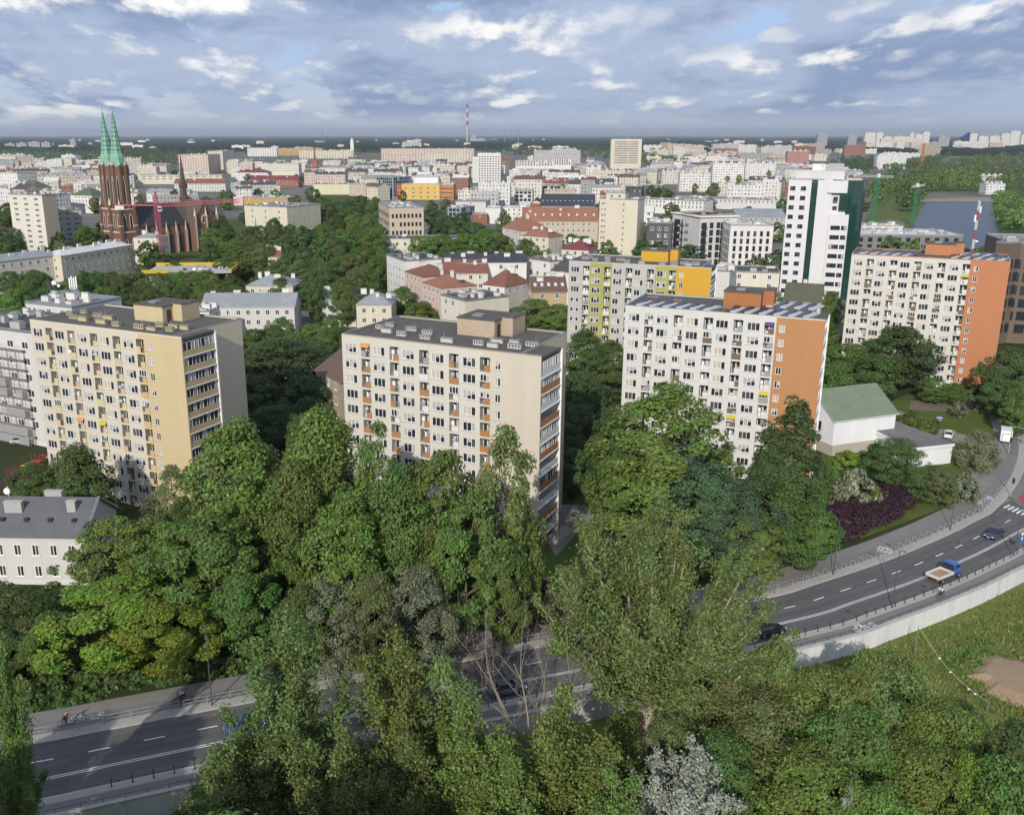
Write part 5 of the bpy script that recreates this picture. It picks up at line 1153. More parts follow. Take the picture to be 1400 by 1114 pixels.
m2.face([(x, y, hh - .5) for x, y in pts] + [(wS - 1.4, 14, hh - .5)], 1); m2.obj('glass_corner', [GG, DKF], T)
gridglass('glass_box', rx + 6, wS - 1.0, hh - 11, hh - 4.7, -.3, 3, 4)
for k in range(12):
    z = hh - 3.2 - 3.55 * k
    for x in (1.6, g1x * .66): part('window', flat_window(1.9, 1.5, 2, k % 5, DKF, dark=.9), T, (x, 0, z))
    if k >= 4:
        part('window', flat_window(3.4, 1.5, 3, k % 5, DKF, dark=.75), T, (rx + 3 + (wS - rx - 3) * .36, -1.2, z)); part('window', flat_window(1.9, 1.5, 2, k % 3, DKF, dark=.75), T, (rx + 3 + (wS - rx - 3) * .8, -1.2, z))
    elif k > 0: part('window', flat_window(1.6, 1.4, 2, k % 5, DKF, dark=.9), T, (rx + 4.6, 1.0 if k > 1 else -.9, z))
mb = MB(); mb.box(2, wS - 3, 4, 19, hh + .003, hh + 3.2, 0); mb.box(-.1, wS * .56, -.1, .4, hh + .004, hh + .5, 1); mb.box(wS * .35, wS * .55, 7, 13, hh + 3.21, hh + 5.6, 2); mb.box(wS * .6, wS * .85, 9, 14, hh + 3.21, hh + 5.8, 1)
for k in range(6): mb.cyl(wS * (.12 + .13 * k), 6 + (k % 3) * 4, hh + 3.2, hh + 6 + (k % 2) * 3, .07, n=5, m=1)
mb.obj('roof', [WALLS['pale'], METAL_G, WALLS['white']], T)
# villas with grey metal roofs behind the yellow block
for lab, x1, y1, x2, an_, h_, d_, w_, rt, rm_ in [
    ('grey metal roofed villa with small pediment behind the yellow block', 336, 391, 400, -4, 9, 14, 'cream', 'hip', 'grey'), ('long grey metal roof behind the yellow block roof', 275, 420, 402, 2, 9, 15, 'pale', 'gable', 'grey'),
    ('grey roofed villa with bricked terrace behind the ivory block', 487, 417, 535, -2, 9, 13, 'cream', 'hip', 'grey'), ('low grey roofed wing left of the grey roofed villa', 440, 412, 486, 0, 8.5, 12, 'pale', 'gable', 'grey'),
    ('cream gabled turret house among the park trees', 366, 351, 383, 4, 12, 7, 'ivory', 'gable', 'red'), ('small white house with flat grey roof behind the ivory block', 259, 427, 286, -4, 11, 9, 'white', 'flat', 'grey')]:
    house(lab, x1, y1, x2, an_, h_, d_, w_, rt, rm_, fl=2, gap=3, rh=3.2, chim=4, top=1.8)
house('dark brown roofed old tenement left of the ivory block', 432, 505, 466, -58, 13, 13, 'dusk', 'gable', 'brown', fl=4, gap=3, rh=4, chim=4)
Hs = [o for o in COL.objects if o.get('label', '').startswith('white two storey house with grey seamed')][0]; rf = [c for c in Hs.children if c.name.startswith('roof')][0]; Lh = [c for c in Hs.children if c.name.startswith('wall')][0].dimensions.x
for k in range(5):
    x = Lh - 2.2 - k * 3.4; m2 = MB(); m2.box(x - .3, x + .3, 1.9, 2.35, 7.2 + 3.8 * .4, 7.2 + 3.8 * .4 + .5, 0); m2.obj('roof_hatch', DARKMETAL, rf)
m2 = MB(); m2.tube([(Lh + .1, -.2, 7.2), (Lh + .1, 5.5, 11.15), (Lh + .1, 11.2, 7.2)], [.22, .22, .22], 4); m2.obj('gable_coping', METAL_G, rf)
m2 = MB(); m2.tube([(Lh - 12.5, 5.4, 11), (Lh - 12.3, 3.4, 9.6), (Lh - 11.6, .3, 7.5)], [.03] * 3, 4); m2.tube([(Lh - 12.3, 3.4, 9.6), (Lh - 8, .2, 7.4)], [.03] * 2, 4); m2.tube([(Lh - 12.5, 5.4, 11), (Lh - 14.5, .2, 7.4)], [.03] * 2, 4); m2.obj('roof_cable', WALLS['pale'], rf)
m2 = MB(); m2.cyl(Lh - 13, 5.5, 10.8, 12.6, .05, n=6); m2.tube([(Lh - 13, 5.3, 12), (Lh - 13, 5.1, 12)], [.5, .48], 12); m2.obj('dish', WHITE, rf)
for lab in ('grey modern block with black balconies', 'grey modern block with tall dark'):
    T = [o for o in COL.objects if o.get('label', '').startswith(lab)][0]; Lw_ = [c for c in T.children if c.name.startswith('wall')][0].dimensions.x
    mb = MB(); mb.box(-1.3, 1.3, -1.25, 0, -.1, .05, 0)
    for x in np.arange(-1.3, 1.31, .325): mb.box(x - .03, x + .03, -1.25, -1.2, .05, 1.05, 0)
    mb.box(-1.3, 1.3, -1.27, -1.18, 1.05, 1.12, 0); mb.box(-1.2, 1.2, -.06, -.004, .1, 2.4, 1); bm_ = mb.mesh('balcony', [DKF, GLASS_D])
    for x in ([Lw_ * .18, Lw_ * .42, Lw_ * .64] if 'black' in lab else [Lw_ * .1, Lw_ * .62]):
        for f in range(6): part('balcony', bm_, T, (x, -.1, 24 - 4.4 - 3.4 * f))
    mb = MB(); mb.box(-.8, Lw_ + .8, -.8, 18.6, 24.55, 25.0, 0); mb.box(1, Lw_ - 1, 1, 16, 25.0, 25.3, 1); mb.obj('roof_slab', [WHITE, WALLS['dusk']], T)
# ------------------------------------------------------------------ church with two towers
def lattice(mb, p0, p1, w0, w1, n, r=.12, m=0, rail=.16):
    p0, p1 = np.array(p0, float), np.array(p1, float); d = unit(p1 - p0); a = np.array([0, 0, 1.0]) if abs(d[2]) < .7 else np.array([1.0, 0, 0])
    e = unit(np.cross(d, a)); g = np.cross(d, e); C4 = [e + g, e - g, -e - g, -e + g]
    q = lambda k, c: p0 + (p1 - p0) * k / n + C4[c] * (w0 + (w1 - w0) * k / n) / 2
    for c in range(4): mb.tube([q(0, c), q(n, c)], [rail, rail], 4, m)
    for k in range(n):
        for c in range(4):
            a_, b_ = (q(k, c), q(k + 1, (c + 1) % 4)) if k % 2 else (q(k, (c + 1) % 4), q(k + 1, c))
            mb.tube([a_, b_], [r, r], 3, m, False); mb.tube([q(k, c), q(k, (c + 1) % 4)], [r, r], 3, m, False)
BRK = mat('church_brick', (0.175, 0.098, 0.066), .85, .22, .5, streak=True); STONE = mat('pale_stone', (0.55, 0.47, 0.40), .8, .12, .8)
COPPER = mat('green_copper', (0.21, 0.40, 0.30), .6, .15, .5); COPPER_D = mat('green_copper_dark', (0.08, 0.19, 0.14), .6, .1, .5); BLK = mat('church_slate', (0.035, 0.037, 0.042), .6, .15, .4); SLATE2 = mat('church_slate_brown', (0.10, 0.088, 0.07), .7, .2, .4)
CA = radians(52); tx, ty = P(180, 352)
CH = thing('church', 'brick church with two green copper spires on its tall towers', 'church', (tx, ty, 0), CA); foot(tx - 8, ty - 8, CA, 90, 40)
zt = atY(175, 228, ty)[2]; zs = atY(175, 152, ty)[2]
def ctower(cx, cy):
    w = 3.75; mb = MB()
    mb.box(cx - w - .7, cx + w + .7, cy - w - .7, cy + w + .7, -1, 13, 0); mb.box(cx - w - .25, cx + w + .25, cy - w - .25, cy + w + .25, 13, 24.5, 0)
    mb.box(cx - w - .9, cx + w + .9, cy - w - .9, cy + w + .9, 12.6, 13.3, 1); mb.box(cx - w - .5, cx + w + .5, cy - w - .5, cy + w + .5, 24.2, 24.9, 1)
    o8 = [(cx + (w + .1) * 1.06 * cos(pi / 8 + k * pi / 4), cy + (w + .1) * 1.06 * sin(pi / 8 + k * pi / 4)) for k in range(8)]
    mb.prism(o8, 24.9, zt, 0)
    for k in range(8):
        x, y = o8[k]; x, y = cx + (x - cx) * 1.03, cy + (y - cy) * 1.03; mb.box(x - .45, x + .45, y - .45, y + .45, 24.9, zt + .8, 0); mb.tube([(x, y, zt + .8), (x, y, zt + 3)], [.5, .03], 5, 1)
    for sx in (-1, 1):
        for sy in (-1, 1):
            x, y = cx + sx * (w + .4), cy + sy * (w + .4)
            mb.box(x - .9, x + .9, y - .9, y + .9, -1, 21, 0); mb.box(x - .6, x + .6, y - .6, y + .6, 21, 26.5, 0); mb.tube([(x, y, 26.5), (x, y, 30)], [.8, .03], 4, 1)
            for z in (8, 16): mb.box(x - 1.0, x + 1.0, y - 1.0, y + 1.0, z, z + .5, 1)
    o = mb.obj('tower', [BRK, STONE], CH)
    lk = 'lancet'
    if lk not in WC:
        m2 = MB(); A = [(-.75, 0), (-.75, 5), (-.4, 6), (0, 6.6), (.4, 6), (.75, 5), (.75, 0)]
        m2.face([(x, -.06, z) for x, z in A[::-1]][::-1], 1)
        for i in range(6):
            (xa, za), (xb, zb_) = A[i], A[i + 1]; m2.tube([(xa, -.1, za), (xb, -.1, zb_)], [.16, .16], 4, 0)
        WC[lk] = m2.mesh('lancet_window', [STONE, GLASS_D])
    for dz, sc in ((15, 1.1), (3, 1.0)):
        for off in (-1.9, 1.9):
            q = part('lancet_window', WC[lk], o, (cx + off, cy - w - (.25 if dz > 13 else .7), dz)); q.scale = (sc, 1, sc)
            q = part('lancet_window', WC[lk], o, (cx - w - (.25 if dz > 13 else .7), cy + off, dz), -pi / 2); q.scale = (sc, 1, sc)
    for k in range(8):
        an_ = k * pi / 4; q = part('lancet_window', WC[lk], o, (cx + 3.80 * cos(an_), cy + 3.80 * sin(an_), 27), an_ + pi / 2); q.scale = (.8, 1, (zt - 30) / 6.6 * .9)
    mb = MB(); n = 8; R0 = 3.55
    ring = lambda R, z, ph=pi / 8: [(cx + R * cos(ph + k * pi / 4), cy + R * sin(ph + k * pi / 4), z) for k in range(8)]
    lv = [ring(R0, zt + .02), ring(R0 * .97, zt + 5.2), ring(R0 * .80, zt + 6.0), ring(.12, zs)]
    for a_, b_ in zip(lv, lv[1:]):
        for k in range(8): j = (k + 1) % 8; mb.face([a_[k], a_[j], b_[j], b_[k]], 0)
    for k in range(8): mb.tube([lv[2][k], lv[3][k]], [.16, .06], 4, 1, False)
    for q in range(1, 9):
        u = q / 9.5; R = R0 * .8 * (1 - u) + .2; z = zt + 6 + (zs - zt - 6) * u; rg = ring(R, z)
        for k in range(8): mb.tube([rg[k], rg[(k + 1) % 8]], [.13, .13], 4, 1, False)
    mb.tube([(cx, cy, zs - .5), (cx, cy, zs + 3)], [.12, .05], 5, 0); mb.box(cx - .6, cx + .6, cy - .06, cy + .06, zs + 1.6, zs + 1.8, 0)
    mb.obj('spire', [COPPER, COPPER_D], o)
ctower(0, 4); ctower(0, 13)
mb = MB(); mb.box(5.5, 62, -1, 19, -1, 15, 0); mb.box(-2, 5.5, 7.5, 9.5, -1, 26, 0); mb.box(36, 49, -7, 25, -1, 17, 0)
mb.face([(36, -7, 17), (49, -7, 17), (42.5, -7, 27)], 0)
for x in range(9, 62, 6):
    if 34 < x < 50: continue
    mb.box(x - .5, x + .5, -2.6, -1.003, -1, 12, 0); mb.box(x - .55, x + .55, -2.7, -2.603, -1, 12.4, 1); mb.tube([(x, -2, 12), (x, -2, 17)], [.6, .05], 4, 1)
for x in (35.4, 49.6, 42.5): mb.box(x - .7, x + .7, -8.2, -7.003, -1, 19, 0); mb.box(x - .5, x + .5, -8.3, -8.203, -1, 19, 1); mb.tube([(x, -7.6, 19), (x, -7.6, 24)], [.8, .05], 4, 1)
mb.obj('nave_wall', [BRK, STONE], CH)
mb = MB()
for (x0, x1, ms) in ((5.5, 34, 0), (34.0, 62, 1)):
    mb.face([(x0, -1.4, 14.8), (x1, -1.4, 14.8), (x1, 9, 26), (x0, 9, 26)], ms); mb.face([(x1, 19.4, 14.8), (x0, 19.4, 14.8), (x0, 9, 26), (x1, 9, 26)], ms)
mb.face([(62, -1, 14.9), (62, 19, 14.9), (62, 9, 25.9)], 1)
mb.face([(36, -7.3, 17), (42.5, -7.3, 27.2), (42.5, 11, 27.2), (36, 11, 17)], 1); mb.face([(42.5, -7.3, 27.2), (49, -7.3, 17), (49, 11, 17), (42.5, 11, 27.2)], 1)
nr = mb.obj('nave_roof', [BLK, SLATE2], CH)
mb = MB(); mb.cyl(42.5, 11, 26, 34, 2.0, 1.7, 8, 0); mb.cyl(42.5, 11, 34, 35, 2.4, 2.4, 8, 0); mb.cyl(42.5, 11, 35, 52, 1.6, .06, 8, 0)
for k in range(8): x, y = 42.5 + 2.1 * cos(k * pi / 4), 11 + 2.1 * sin(k * pi / 4); mb.cyl(x, y, 33, 37.5, .25, .02, 4, 0)
mb.obj('fleche', [mat('fleche_lead', (0.10, 0.075, 0.06), .7, .2, .5)], nr)
for x in list(range(12, 34, 6)) + list(range(52, 62, 6)):
    q = part('lancet_window', WC['lancet'], CH, (x, -1.003, 3)); q.scale = (1.1, 1, 1.2)
m2 = MB(); m2.tube([(42.5 + 2.6 * cos(k * pi / 6), -7.15, 17 + 2.6 * sin(k * pi / 6)) for k in range(13)], [.3] * 13, 5, 0)
for k in range(6): m2.tube([(42.5, -7.12, 17), (42.5 + 2.5 * cos(k * pi / 3), -7.12, 17 + 2.5 * sin(k * pi / 3))], [.14, .14], 4, 0)
m2.face([(42.5 + 2.5 * cos(k * pi / 6), -7.06, 17 + 2.5 * sin(k * pi / 6)) for k in range(12)], 1); m2.obj('rose_window', [STONE, GLASS_D], CH)
for x in (38.4, 46.6): q = part('lancet_window', WC['lancet'], CH, (x, -7.003, 5)); q.scale = (1.2, 1, 1.1)

# ------------------------------------------------------------------ cranes, chimney, masts
PINK = mat('crane_pink_red', (0.46, 0.11, 0.14), .6, .1); GREENC = mat('crane_green', (0.02, 0.22, 0.11), .6, .1); ORC = mat('crane_orange', (0.5, 0.16, 0.04), .6, .1); CRW = mat('crane_white', (0.6, 0.6, 0.58), .6, .1)
X, Y = P(222.5, 372); zm = atY(219, 283, Y)[2]; ztp = atY(214, 262, Y)[2]
C1 = thing('tower_crane', 'pink red tower crane in front of the brick church', 'crane', (X, Y, 0))
mb = MB(); lattice(mb, (0, 0, 0), (0, 0, zm), 1.9, 1.9, 22, .06, 0, .12); mb.box(-2.5, 2.5, -2.5, 2.5, -.6, .4, 0); mb.obj('mast', PINK, C1)
jl = lambda px, py: (atY(px, py, Y)[0] - X)
ja, jb = jl(158, 284), jl(326, 277)
mb = MB(); lattice(mb, (0, 0, zm + .8), (jb, 6, zm + 2.4), 1.5, 1.3, 30, .05, 0, .10); mb.obj('jib', PINK, C1)
mb = MB(); mb.box(ja, 0, -.5, .5, zm + .5, zm + 1.0, 0); mb.box(ja, ja + 4, -.9, .9, zm - 1.2, zm + .5, 1); mb.obj('counter_jib', [PINK, CRW], C1)
mb = MB(); lattice(mb, (0, 0, zm), (-.2, 0, ztp), 1.6, .5, 8, .08, 0, .13); mb.tube([(-.2, 0, ztp), (jb * .6, 3.6, zm + 2.8)], [.06, .06], 4, 0); mb.tube([(-.2, 0, ztp), (ja * .8, 0, zm + 1)], [.06, .06], 4, 0); mb.obj('tower_head', PINK, C1)
mb = MB(); mb.box(.9, 2.6, -1.6, -.2, zm - 1.8, zm + .3, 0); mb.box(1.0, 2.5, -1.64, -1.603, zm - 1.2, zm - .2, 1); mb.obj('cab', [CRW, GLASS_D], C1)
mb = MB(); mb.box(jb - 3.5, jb + .8, 5.2, 6.8, zm + .2, zm + 4.2, 0); mb.obj('jib_end_panel', [mat('pale_pink_tarp', (.62, .42, .45), .8, .1)], C1)
for nm, px, pb, pt, jd in (('green lattice crane mast behind the white office tower', 1193, 310, 243, (-26, 8)), ('green lattice crane mast standing beside the basin bank', 1247, 309, 256, (18, 20))):
    X, Y = P(px, pb); z1 = atY(px + 2, pt, Y)[2]; o = thing('tower_crane', nm, 'crane', (X, Y, 0))
    mb = MB(); lattice(mb, (0, 0, 0), (0, 0, z1), 1.9, 1.9, 16, .06, 0, .12); mb.obj('mast', GREENC, o)
    mb = MB(); lattice(mb, (-jd[0] * .35, -jd[1] * .35, z1 + .6), (jd[0] * .6, jd[1] * .6, z1 + 1), 1.1, .9, 10, .07, 0, .1); mb.box(-.9, .9, -.9, .9, z1, z1 + 2.6, 0); mb.obj('jib', CRW, o)
X, Y = P(1259, 232); z1 = atY(1260, 196, Y)[2]; o = thing('tower_crane', 'thin orange crane mast above the riverside woods', 'crane', (X, Y, 0)); mb = MB(); lattice(mb, (0, 0, 0), (0, 0, z1), 2.2, 2.2, 16, .2, 0, .4); mb.obj('mast', ORC, o)
mb = MB(); lattice(mb, (-6, 0, z1 - 2), (14, 4, z1 - 1), 1.2, 1, 10, .1, 0, .2); mb.obj('jib', ORC, o)
Y = 7800; X = atY(639, 186, Y)[0]
o = thing('power_station', 'distant power station with tall red and white banded chimney', 'power station', (X, Y, 0))
mb = MB(); nb = 9; r0, r1 = 11, 7
for k in range(nb):
    mb.tube([(0, 0, 300 * k / nb), (0, 0, 300 * (k + 1) / nb)], [r0 + (r1 - r0) * k / nb, r0 + (r1 - r0) * (k + 1) / nb], 14, (0 if k % 2 == 0 else 1) if k > 2 else 2, k == nb - 1)
mb.obj('chimney', [mat('chimney_red', (0.26, 0.06, 0.07), .7, 0), mat('chimney_pale', (.5, .5, .5), .8, 0), mat('chimney_concrete', (.4, .4, .4), .8, 0)], o)
mb = MB(); mb.box(-10, 70, 30, 110, 0, 62, 0); mb.box(70.01, 140, 30, 110, 0, 36, 0); mb.obj('boiler_house', [mat('power_house_blue', (0.30, 0.36, 0.42), .8, .1, .02)], o)
for k, (px, pt) in enumerate(((440.5, 176), (690, 178), (709, 177))):
    Y = 6500; X, _, zz = atY(px, pt, Y); o = thing('radio_mast', ['thin distant mast above the far woods left of the banded chimney', 'thin distant mast nearest to the banded chimney on its right', 'second thin distant mast right of the banded chimney'][k], 'mast', (X, Y, 0)); mb = MB(); mb.tube([(0, 0, 0), (0, 0, zz)], [3.2, 1.2], 4); mb.obj('mast_tube', METAL_G, o)
Y = 3000; X, _, zz = atY(481, 188, Y); o = thing('church_tower', 'slim white church tower on the skyline among dark woods', 'church tower', (X, Y, 0)); mb = MB(); mb.box(-5, 5, -5, 5, 0, zz * .8, 0); mb.obj('tower', WALLS['white'], o); mb = MB(); mb.box(-3.5, 3.5, -3.5, 3.5, zz * .8, zz * .92, 0); mb.tube([(0, 0, zz * .92), (0, 0, zz + 2)], [3.4, .3], 8, 1); mb.obj('belfry', [WALLS['white'], METAL_G], o)
Y = P(432, 232)[1]; X, _, zz = atY(429.5, 203, Y); o = thing('brick_chimney', 'slim brick factory chimney with square brick base among pale roofs', 'chimney', (X, Y, 0)); mb = MB(); mb.box(-4.5, 4.5, -4.5, 4.5, 0, 17, 0); mb.obj('base', mat('brick_orange', (.36, .13, .07), .85, .15), o); mb = MB(); mb.cyl(0, 0, 17, zz, 2.2, 1.3, 10, 0); mb.obj('shaft', BRICKRED, o)
# red and white mast on the cream and orange block's roof
REDP = mat('mast_red', (.42, .04, .05), .6, 0)
c, s = cos(TE.rotation_euler.z), sin(TE.rotation_euler.z); lx = 26.4 * SE_; mx, my = TE.location.x + c * lx - s * 4.6, TE.location.y + s * lx + c * 4.6
o = thing('antenna_mast', 'red and white banded antenna mast on the cream and orange block roof', 'antenna mast', (mx, my, 32.05))
mb = MB(); n = 6; zz = atY(1339, 262, my)[2] - 32
for k in range(n): lattice(mb, (0, 0, zz * .86 * k / n), (0, 0, zz * .86 * (k + 1) / n), .36, .36, 4, .02, k % 2, .035)
mb.cyl(0, 0, zz * .86, zz, .05, .03, 5, 0); mb.obj('mast_lattice', [REDP, WHITE], o)
mb = MB(); mb.cyl(.5, -.3, zz * .25, zz * .25 + .3, .45, .4, 10, 0); mb.box(-.7, -.35, -.2, .2, zz * .55, zz * .55 + 1.6, 0); mb.box(.35, .6, -.2, .2, zz * .68, zz * .68 + 1.6, 0); mb.obj('antenna_panel', WHITE, o)
# aerials on the scaffolded house's upper storey
for k, (px, py) in enumerate(((69, 408), (94, 404), (62, 410))):
    X, Y = P(px, py, 26); o = thing('antenna_mast', ['thin aerial with round dishes on the white upper storey', 'cluster of tall panel aerials at the corner of the white upper storey', 'short aerial with a dark drum on the white upper storey'][k], 'antenna mast', (X, Y + 3, 25.4))
    mb = MB(); mb.cyl(0, 0, 0, 4.2, .06, .05, 6); mb.obj('pole', METAL_G, o); mb = MB()
    if k == 1:
        for q in range(4): mb.box(-.9 + q * .5, -.6 + q * .5, -.15, .15, 1.6 + .3 * (q % 2), 4.2 + .3 * (q % 2))
        mb.box(-.9, .9, -.05, .05, 1.5, 1.6)
    else: mb.tube([(0, -.1, 3.6), (0, -.5, 3.6)], [.6, .55], 12); mb.tube([(.9, -.1, 3.0), (.9, -.4, 3.0)], [.4, .35], 10); mb.tube([(0, 0, 3.0), (.9, -.1, 3.0)], [.04, .04], 4)
    mb.obj('dish' if k != 1 else 'panel_aerial', WHITE if k != 2 else DARKMETAL, o)
# scaffolding
Tsc = [o for o in COL.objects if o.get('label', '').startswith('white apartment house with scaffolding')][0]
sc = thing('scaffolding', 'pale scaffolding with grey netting in front of the white apartment house', 'scaffolding', Tsc.location, Tsc.rotation_euler.z)
Ls = 0
for ch in Tsc.children:
    if ch.name.startswith('wall'): Ls = ch.dimensions.x
mb = MB()
for x in np.arange(2, Ls - 3, 2.5):
    for y in (-.3, -1.3): mb.tube([(x, y, 0), (x, y, 20)], [.05, .05], 4)
for z in np.arange(2, 20.1, 2): mb.tube([(1.5, -1.3, z), (Ls - 3, -1.3, z)], [.04, .04], 4); mb.tube([(1.5, -1.3, z + 1), (Ls - 3, -1.3, z + 1)], [.03, .03], 4)
mb.obj('scaffold_tube', METAL_G, sc)
mb = MB()
for z in np.arange(2, 20.1, 2): mb.box(1.5, Ls - 3, -1.25, -.35, z - .06, z)
mb.obj('scaffold_deck', mat('scaffold_boards', (.3, .28, .25), .9, .2), sc)
nm, t_, b_ = newmat('scaffold_net'); b_.inputs['Base Color'].default_value = (.42, .42, .42, 1); b_.inputs['Alpha'].default_value = .55
rr = random.Random(3)
for z in np.arange(0, 18, 2):
    x = 2
    while x < Ls - 5:
        w = rr.choice([2.5, 5, 7.5])
        if rr.random() < .55: mb = MB(); mb.box(x + .05, min(x + w, Ls - 4), -1.40, -1.37, z + .1, z + 1.9); mb.obj('safety_net', nm, sc)
        x += w

# ------------------------------------------------------------------ cars, van, truck
TYRE = mat('tyre', (0.02, 0.02, 0.02), .9, 0); RIM = mat('rim', (.45, .45, .46), .4, 0, metal=.6); LAMPW = mat('headlight', (.75, .77, .8), .2, 0, spec=.6); LAMPR = mat('taillight', (.45, .02, .02), .3, 0, spec=.5); CARG = mat('car_glass', (0.02, 0.024, 0.03), .06, 0, spec=.6)
def paint(name, c): 
    m = mat(name, c, .28, 0, spec=.6); m.node_tree.nodes['Principled BSDF'].inputs['Coat Weight'].default_value = .6; return m
def loft(mb, st, m=0):
    """st: (x, half width low, half width high, z low, z high) -> skin of eight-sided sections"""
    b = len(mb.v)
    for x, wl, wh, z0, z1 in st:
        h = z1 - z0
        mb.v += [(x, -wl * .92, z0), (x, -wl, z0 + h * .25), (x, -wl, z0 + h * .6), (x, -wh, z1 - h * .06), (x, -wh * .75, z1), (x, wh * .75, z1), (x, wh, z1 - h * .06), (x, wl, z0 + h * .6), (x, wl, z0 + h * .25), (x, wl * .92, z0)]
    n = 10
    for i in range(len(st) - 1):
        for j in range(n): j2 = (j + 1) % n; mb.f.append((b + i * n + j, b + i * n + j2, b + (i + 1) * n + j2, b + (i + 1) * n + j)); mb.m.append(m)
    mb.f.append(tuple(b + j for j in range(n))); mb.m.append(m); e = b + (len(st) - 1) * n; mb.f.append(tuple(e + j for j in range(n - 1, -1, -1))); mb.m.append(m)
def wheel(T, x, y, r=.32, w=.2):
    mb = MB(); mb.tube([(0, -w / 2, 0), (0, w / 2, 0)], [r, r], 16); o = mb.obj('wheel', TYRE, T); o.location = (x, y, r)
    mb = MB(); s = 1 if y > 0 else -1; mb.tube([(0, s * (w / 2 - .01), 0), (0, s * (w / 2 + .015), 0)], [r * .62, r * .55], 12); mb.obj('rim', RIM, o)
def car(label, color, px, py, off=None, rev=False, L=4.3, hgt=1.45, est=False, ang=None, name='car', cat='car', group='cars'):
    X, Y = P(px, py); a = ang
    if ang is None:
        i = s_near(X, Y); q, ta = at_s(i, off); X, Y = q; a = atan2(ta[1], ta[0]) + (pi if rev else 0)
    T = thing(name, label, cat, (X, Y, .018 if ang is None else .05), a, group); m = paint('car_paint_' + color, CARC[color]); k = L / 4.3
    mb = MB(); loft(mb, [(x * k, wl, wh, z0, z1) for x, wl, wh, z0, z1 in ((-2.15, .72, .66, .42, .72), (-2.08, .82, .76, .3, .92), (-1.5, .87, .8, .22, .96), (-.3, .88, .82, .2, .95), (.9, .88, .82, .2, .93), (1.6, .86, .78, .24, .82), (2.05, .8, .7, .32, .68), (2.16, .66, .55, .42, .58))])
    mb.obj('body', m, T, smooth=False)
    rx = -1.95 if est else -1.55
    mb = MB(); loft(mb, [(x * k, wl, wh, z0, z1) for x, wl, wh, z0, z1 in ((rx - .25, .76, .6, .9, .98), (rx + .25, .77, .6, .9, hgt - .1), (-.9, .78, .6, .9, hgt - .04), (.05, .78, .6, .9, hgt - .05), (.95, .77, .64, .9, .97))]); mb.obj('cabin_glass', CARG, T)
    mb = MB(); mb.box((rx + .3) * k, .1 * k, -.58, .58, hgt - .06, hgt, 0)
    for s in (-1, 1):
        for xa, za, xb, zb_ in ((1.0, .95, .05, hgt - .05), (rx - .2, .95, rx + .28, hgt - .08), (-.6, .95, -.6, hgt - .05)): mb.tube([(xa * k, s * .78, za), (xb * k, s * .61, zb_)], [.045, .045], 4)
    mb.obj('roof', m, T)
    for s in (-1, 1):
        for x in (-1.32 * k, 1.35 * k): wheel(T, x, s * .8)
        mb = MB(); mb.box(1.98 * k, 2.13 * k, s * .56 - .16, s * .56 + .16, .55, .68); mb.obj('headlight', LAMPW, T)
        mb = MB(); mb.box(-2.14 * k, -2.06 * k, s * .62 - .14, s * .62 + .14, .66, .88); mb.obj('taillight', LAMPR, T)
        mb = MB(); mb.box(.72 * k, .86 * k, s * .98 - .1, s * .98 + .1, .92, 1.06); mb.obj('mirror', m, T)
    mb = MB(); mb.box(2.12 * k, 2.17 * k, -.25, .25, .4, .5); mb.box(-2.17 * k, -2.13 * k, -.25, .25, .5, .6); mb.obj('number_plate', WHITE, T)
    return T
CARC = dict(black=(.012, .013, .016), silver=(.4, .41, .42), white=(.75, .75, .74), grey=(.12, .13, .15), blue=(.03, .07, .26), darkblue=(.02, .03, .07), red=(.3, .02, .02))
car('black estate car with red tail lights beside the huge poplar', 'black', 1052, 866, -4.6, False, 4.5, 1.5, True)
car('dark hatchback with pale bonnet stripes driving left near the crossing', 'darkblue', 1361, 734, -1.5, True, 3.9, 1.5)
car('silver car seen between the poplars and the dead tree', 'silver', 622, 965, -1.5, True, 4.5, 1.5, True)
car('blue car half hidden by the tall poplar on the left', 'blue', 340, 1008, -1.5, False)
car('grey car under the poplars near the lower kerb', 'grey', 530, 1010, -4.6, False)
car('dark grey car roof seen behind the dead tree trunk', 'grey', 702, 962, -4.6, False)
car('small white car parked behind the chapel annex', 'white', 1297, 597, None, ang=radians(58))
car('pale car parked in the shade by the scaffolded house', 'silver', 30, 606, None, ang=radians(10))
car('dark car parked behind the white delivery van', 'black', 1392, 570, None, ang=radians(60))
def vanlike():
    X, Y = P(1374, 602); T = thing('delivery_van', 'white box delivery van at the mouth of the side street', 'van', (X, Y, .05), radians(62))
    mb = MB(); mb.box(-2.9, 1.0, -1.05, 1.05, .55, 2.75); mb.obj('cargo_box', WHITE, T)
    mb = MB(); loft(mb, [(1.05, .95, .8, .35, 2.1), (1.6, .95, .8, .35, 2.1), (2.3, .93, .75, .35, 1.3), (2.75, .85, .6, .4, 1.0)]); mb.obj('cab', WHITE, T)
    mb = MB(); mb.face([(1.72, -.74, 2.02), (1.72, .74, 2.02), (2.3, .72, 1.36), (2.3, -.72, 1.36)][::-1]); mb.obj('windscreen', CARG, T)
    for s in (-1, 1):
        for x in (-1.9, 1.9): wheel(T, x, s * .85, .36, .24)
vanlike()
X, Y = P(1286, 788); i = s_near(X, Y); q, ta = at_s(i, -4.7)
TR = thing('flatbed_truck', 'blue cabbed flatbed truck with pale empty bed', 'truck', (q[0], q[1], .018), atan2(ta[1], ta[0])); BL = paint('truck_blue', (.025, .09, .33))
mb = MB(); loft(mb, [(.75, .98, .86, .5, 2.1), (1.3, 1.0, .9, .42, 2.28), (1.9, 1.0, .88, .42, 2.2), (2.55, .98, .82, .42, 1.45), (2.95, .92, .7, .45, 1.15), (3.05, .8, .6, .5, .95)]); mb.obj('cab', BL, TR)
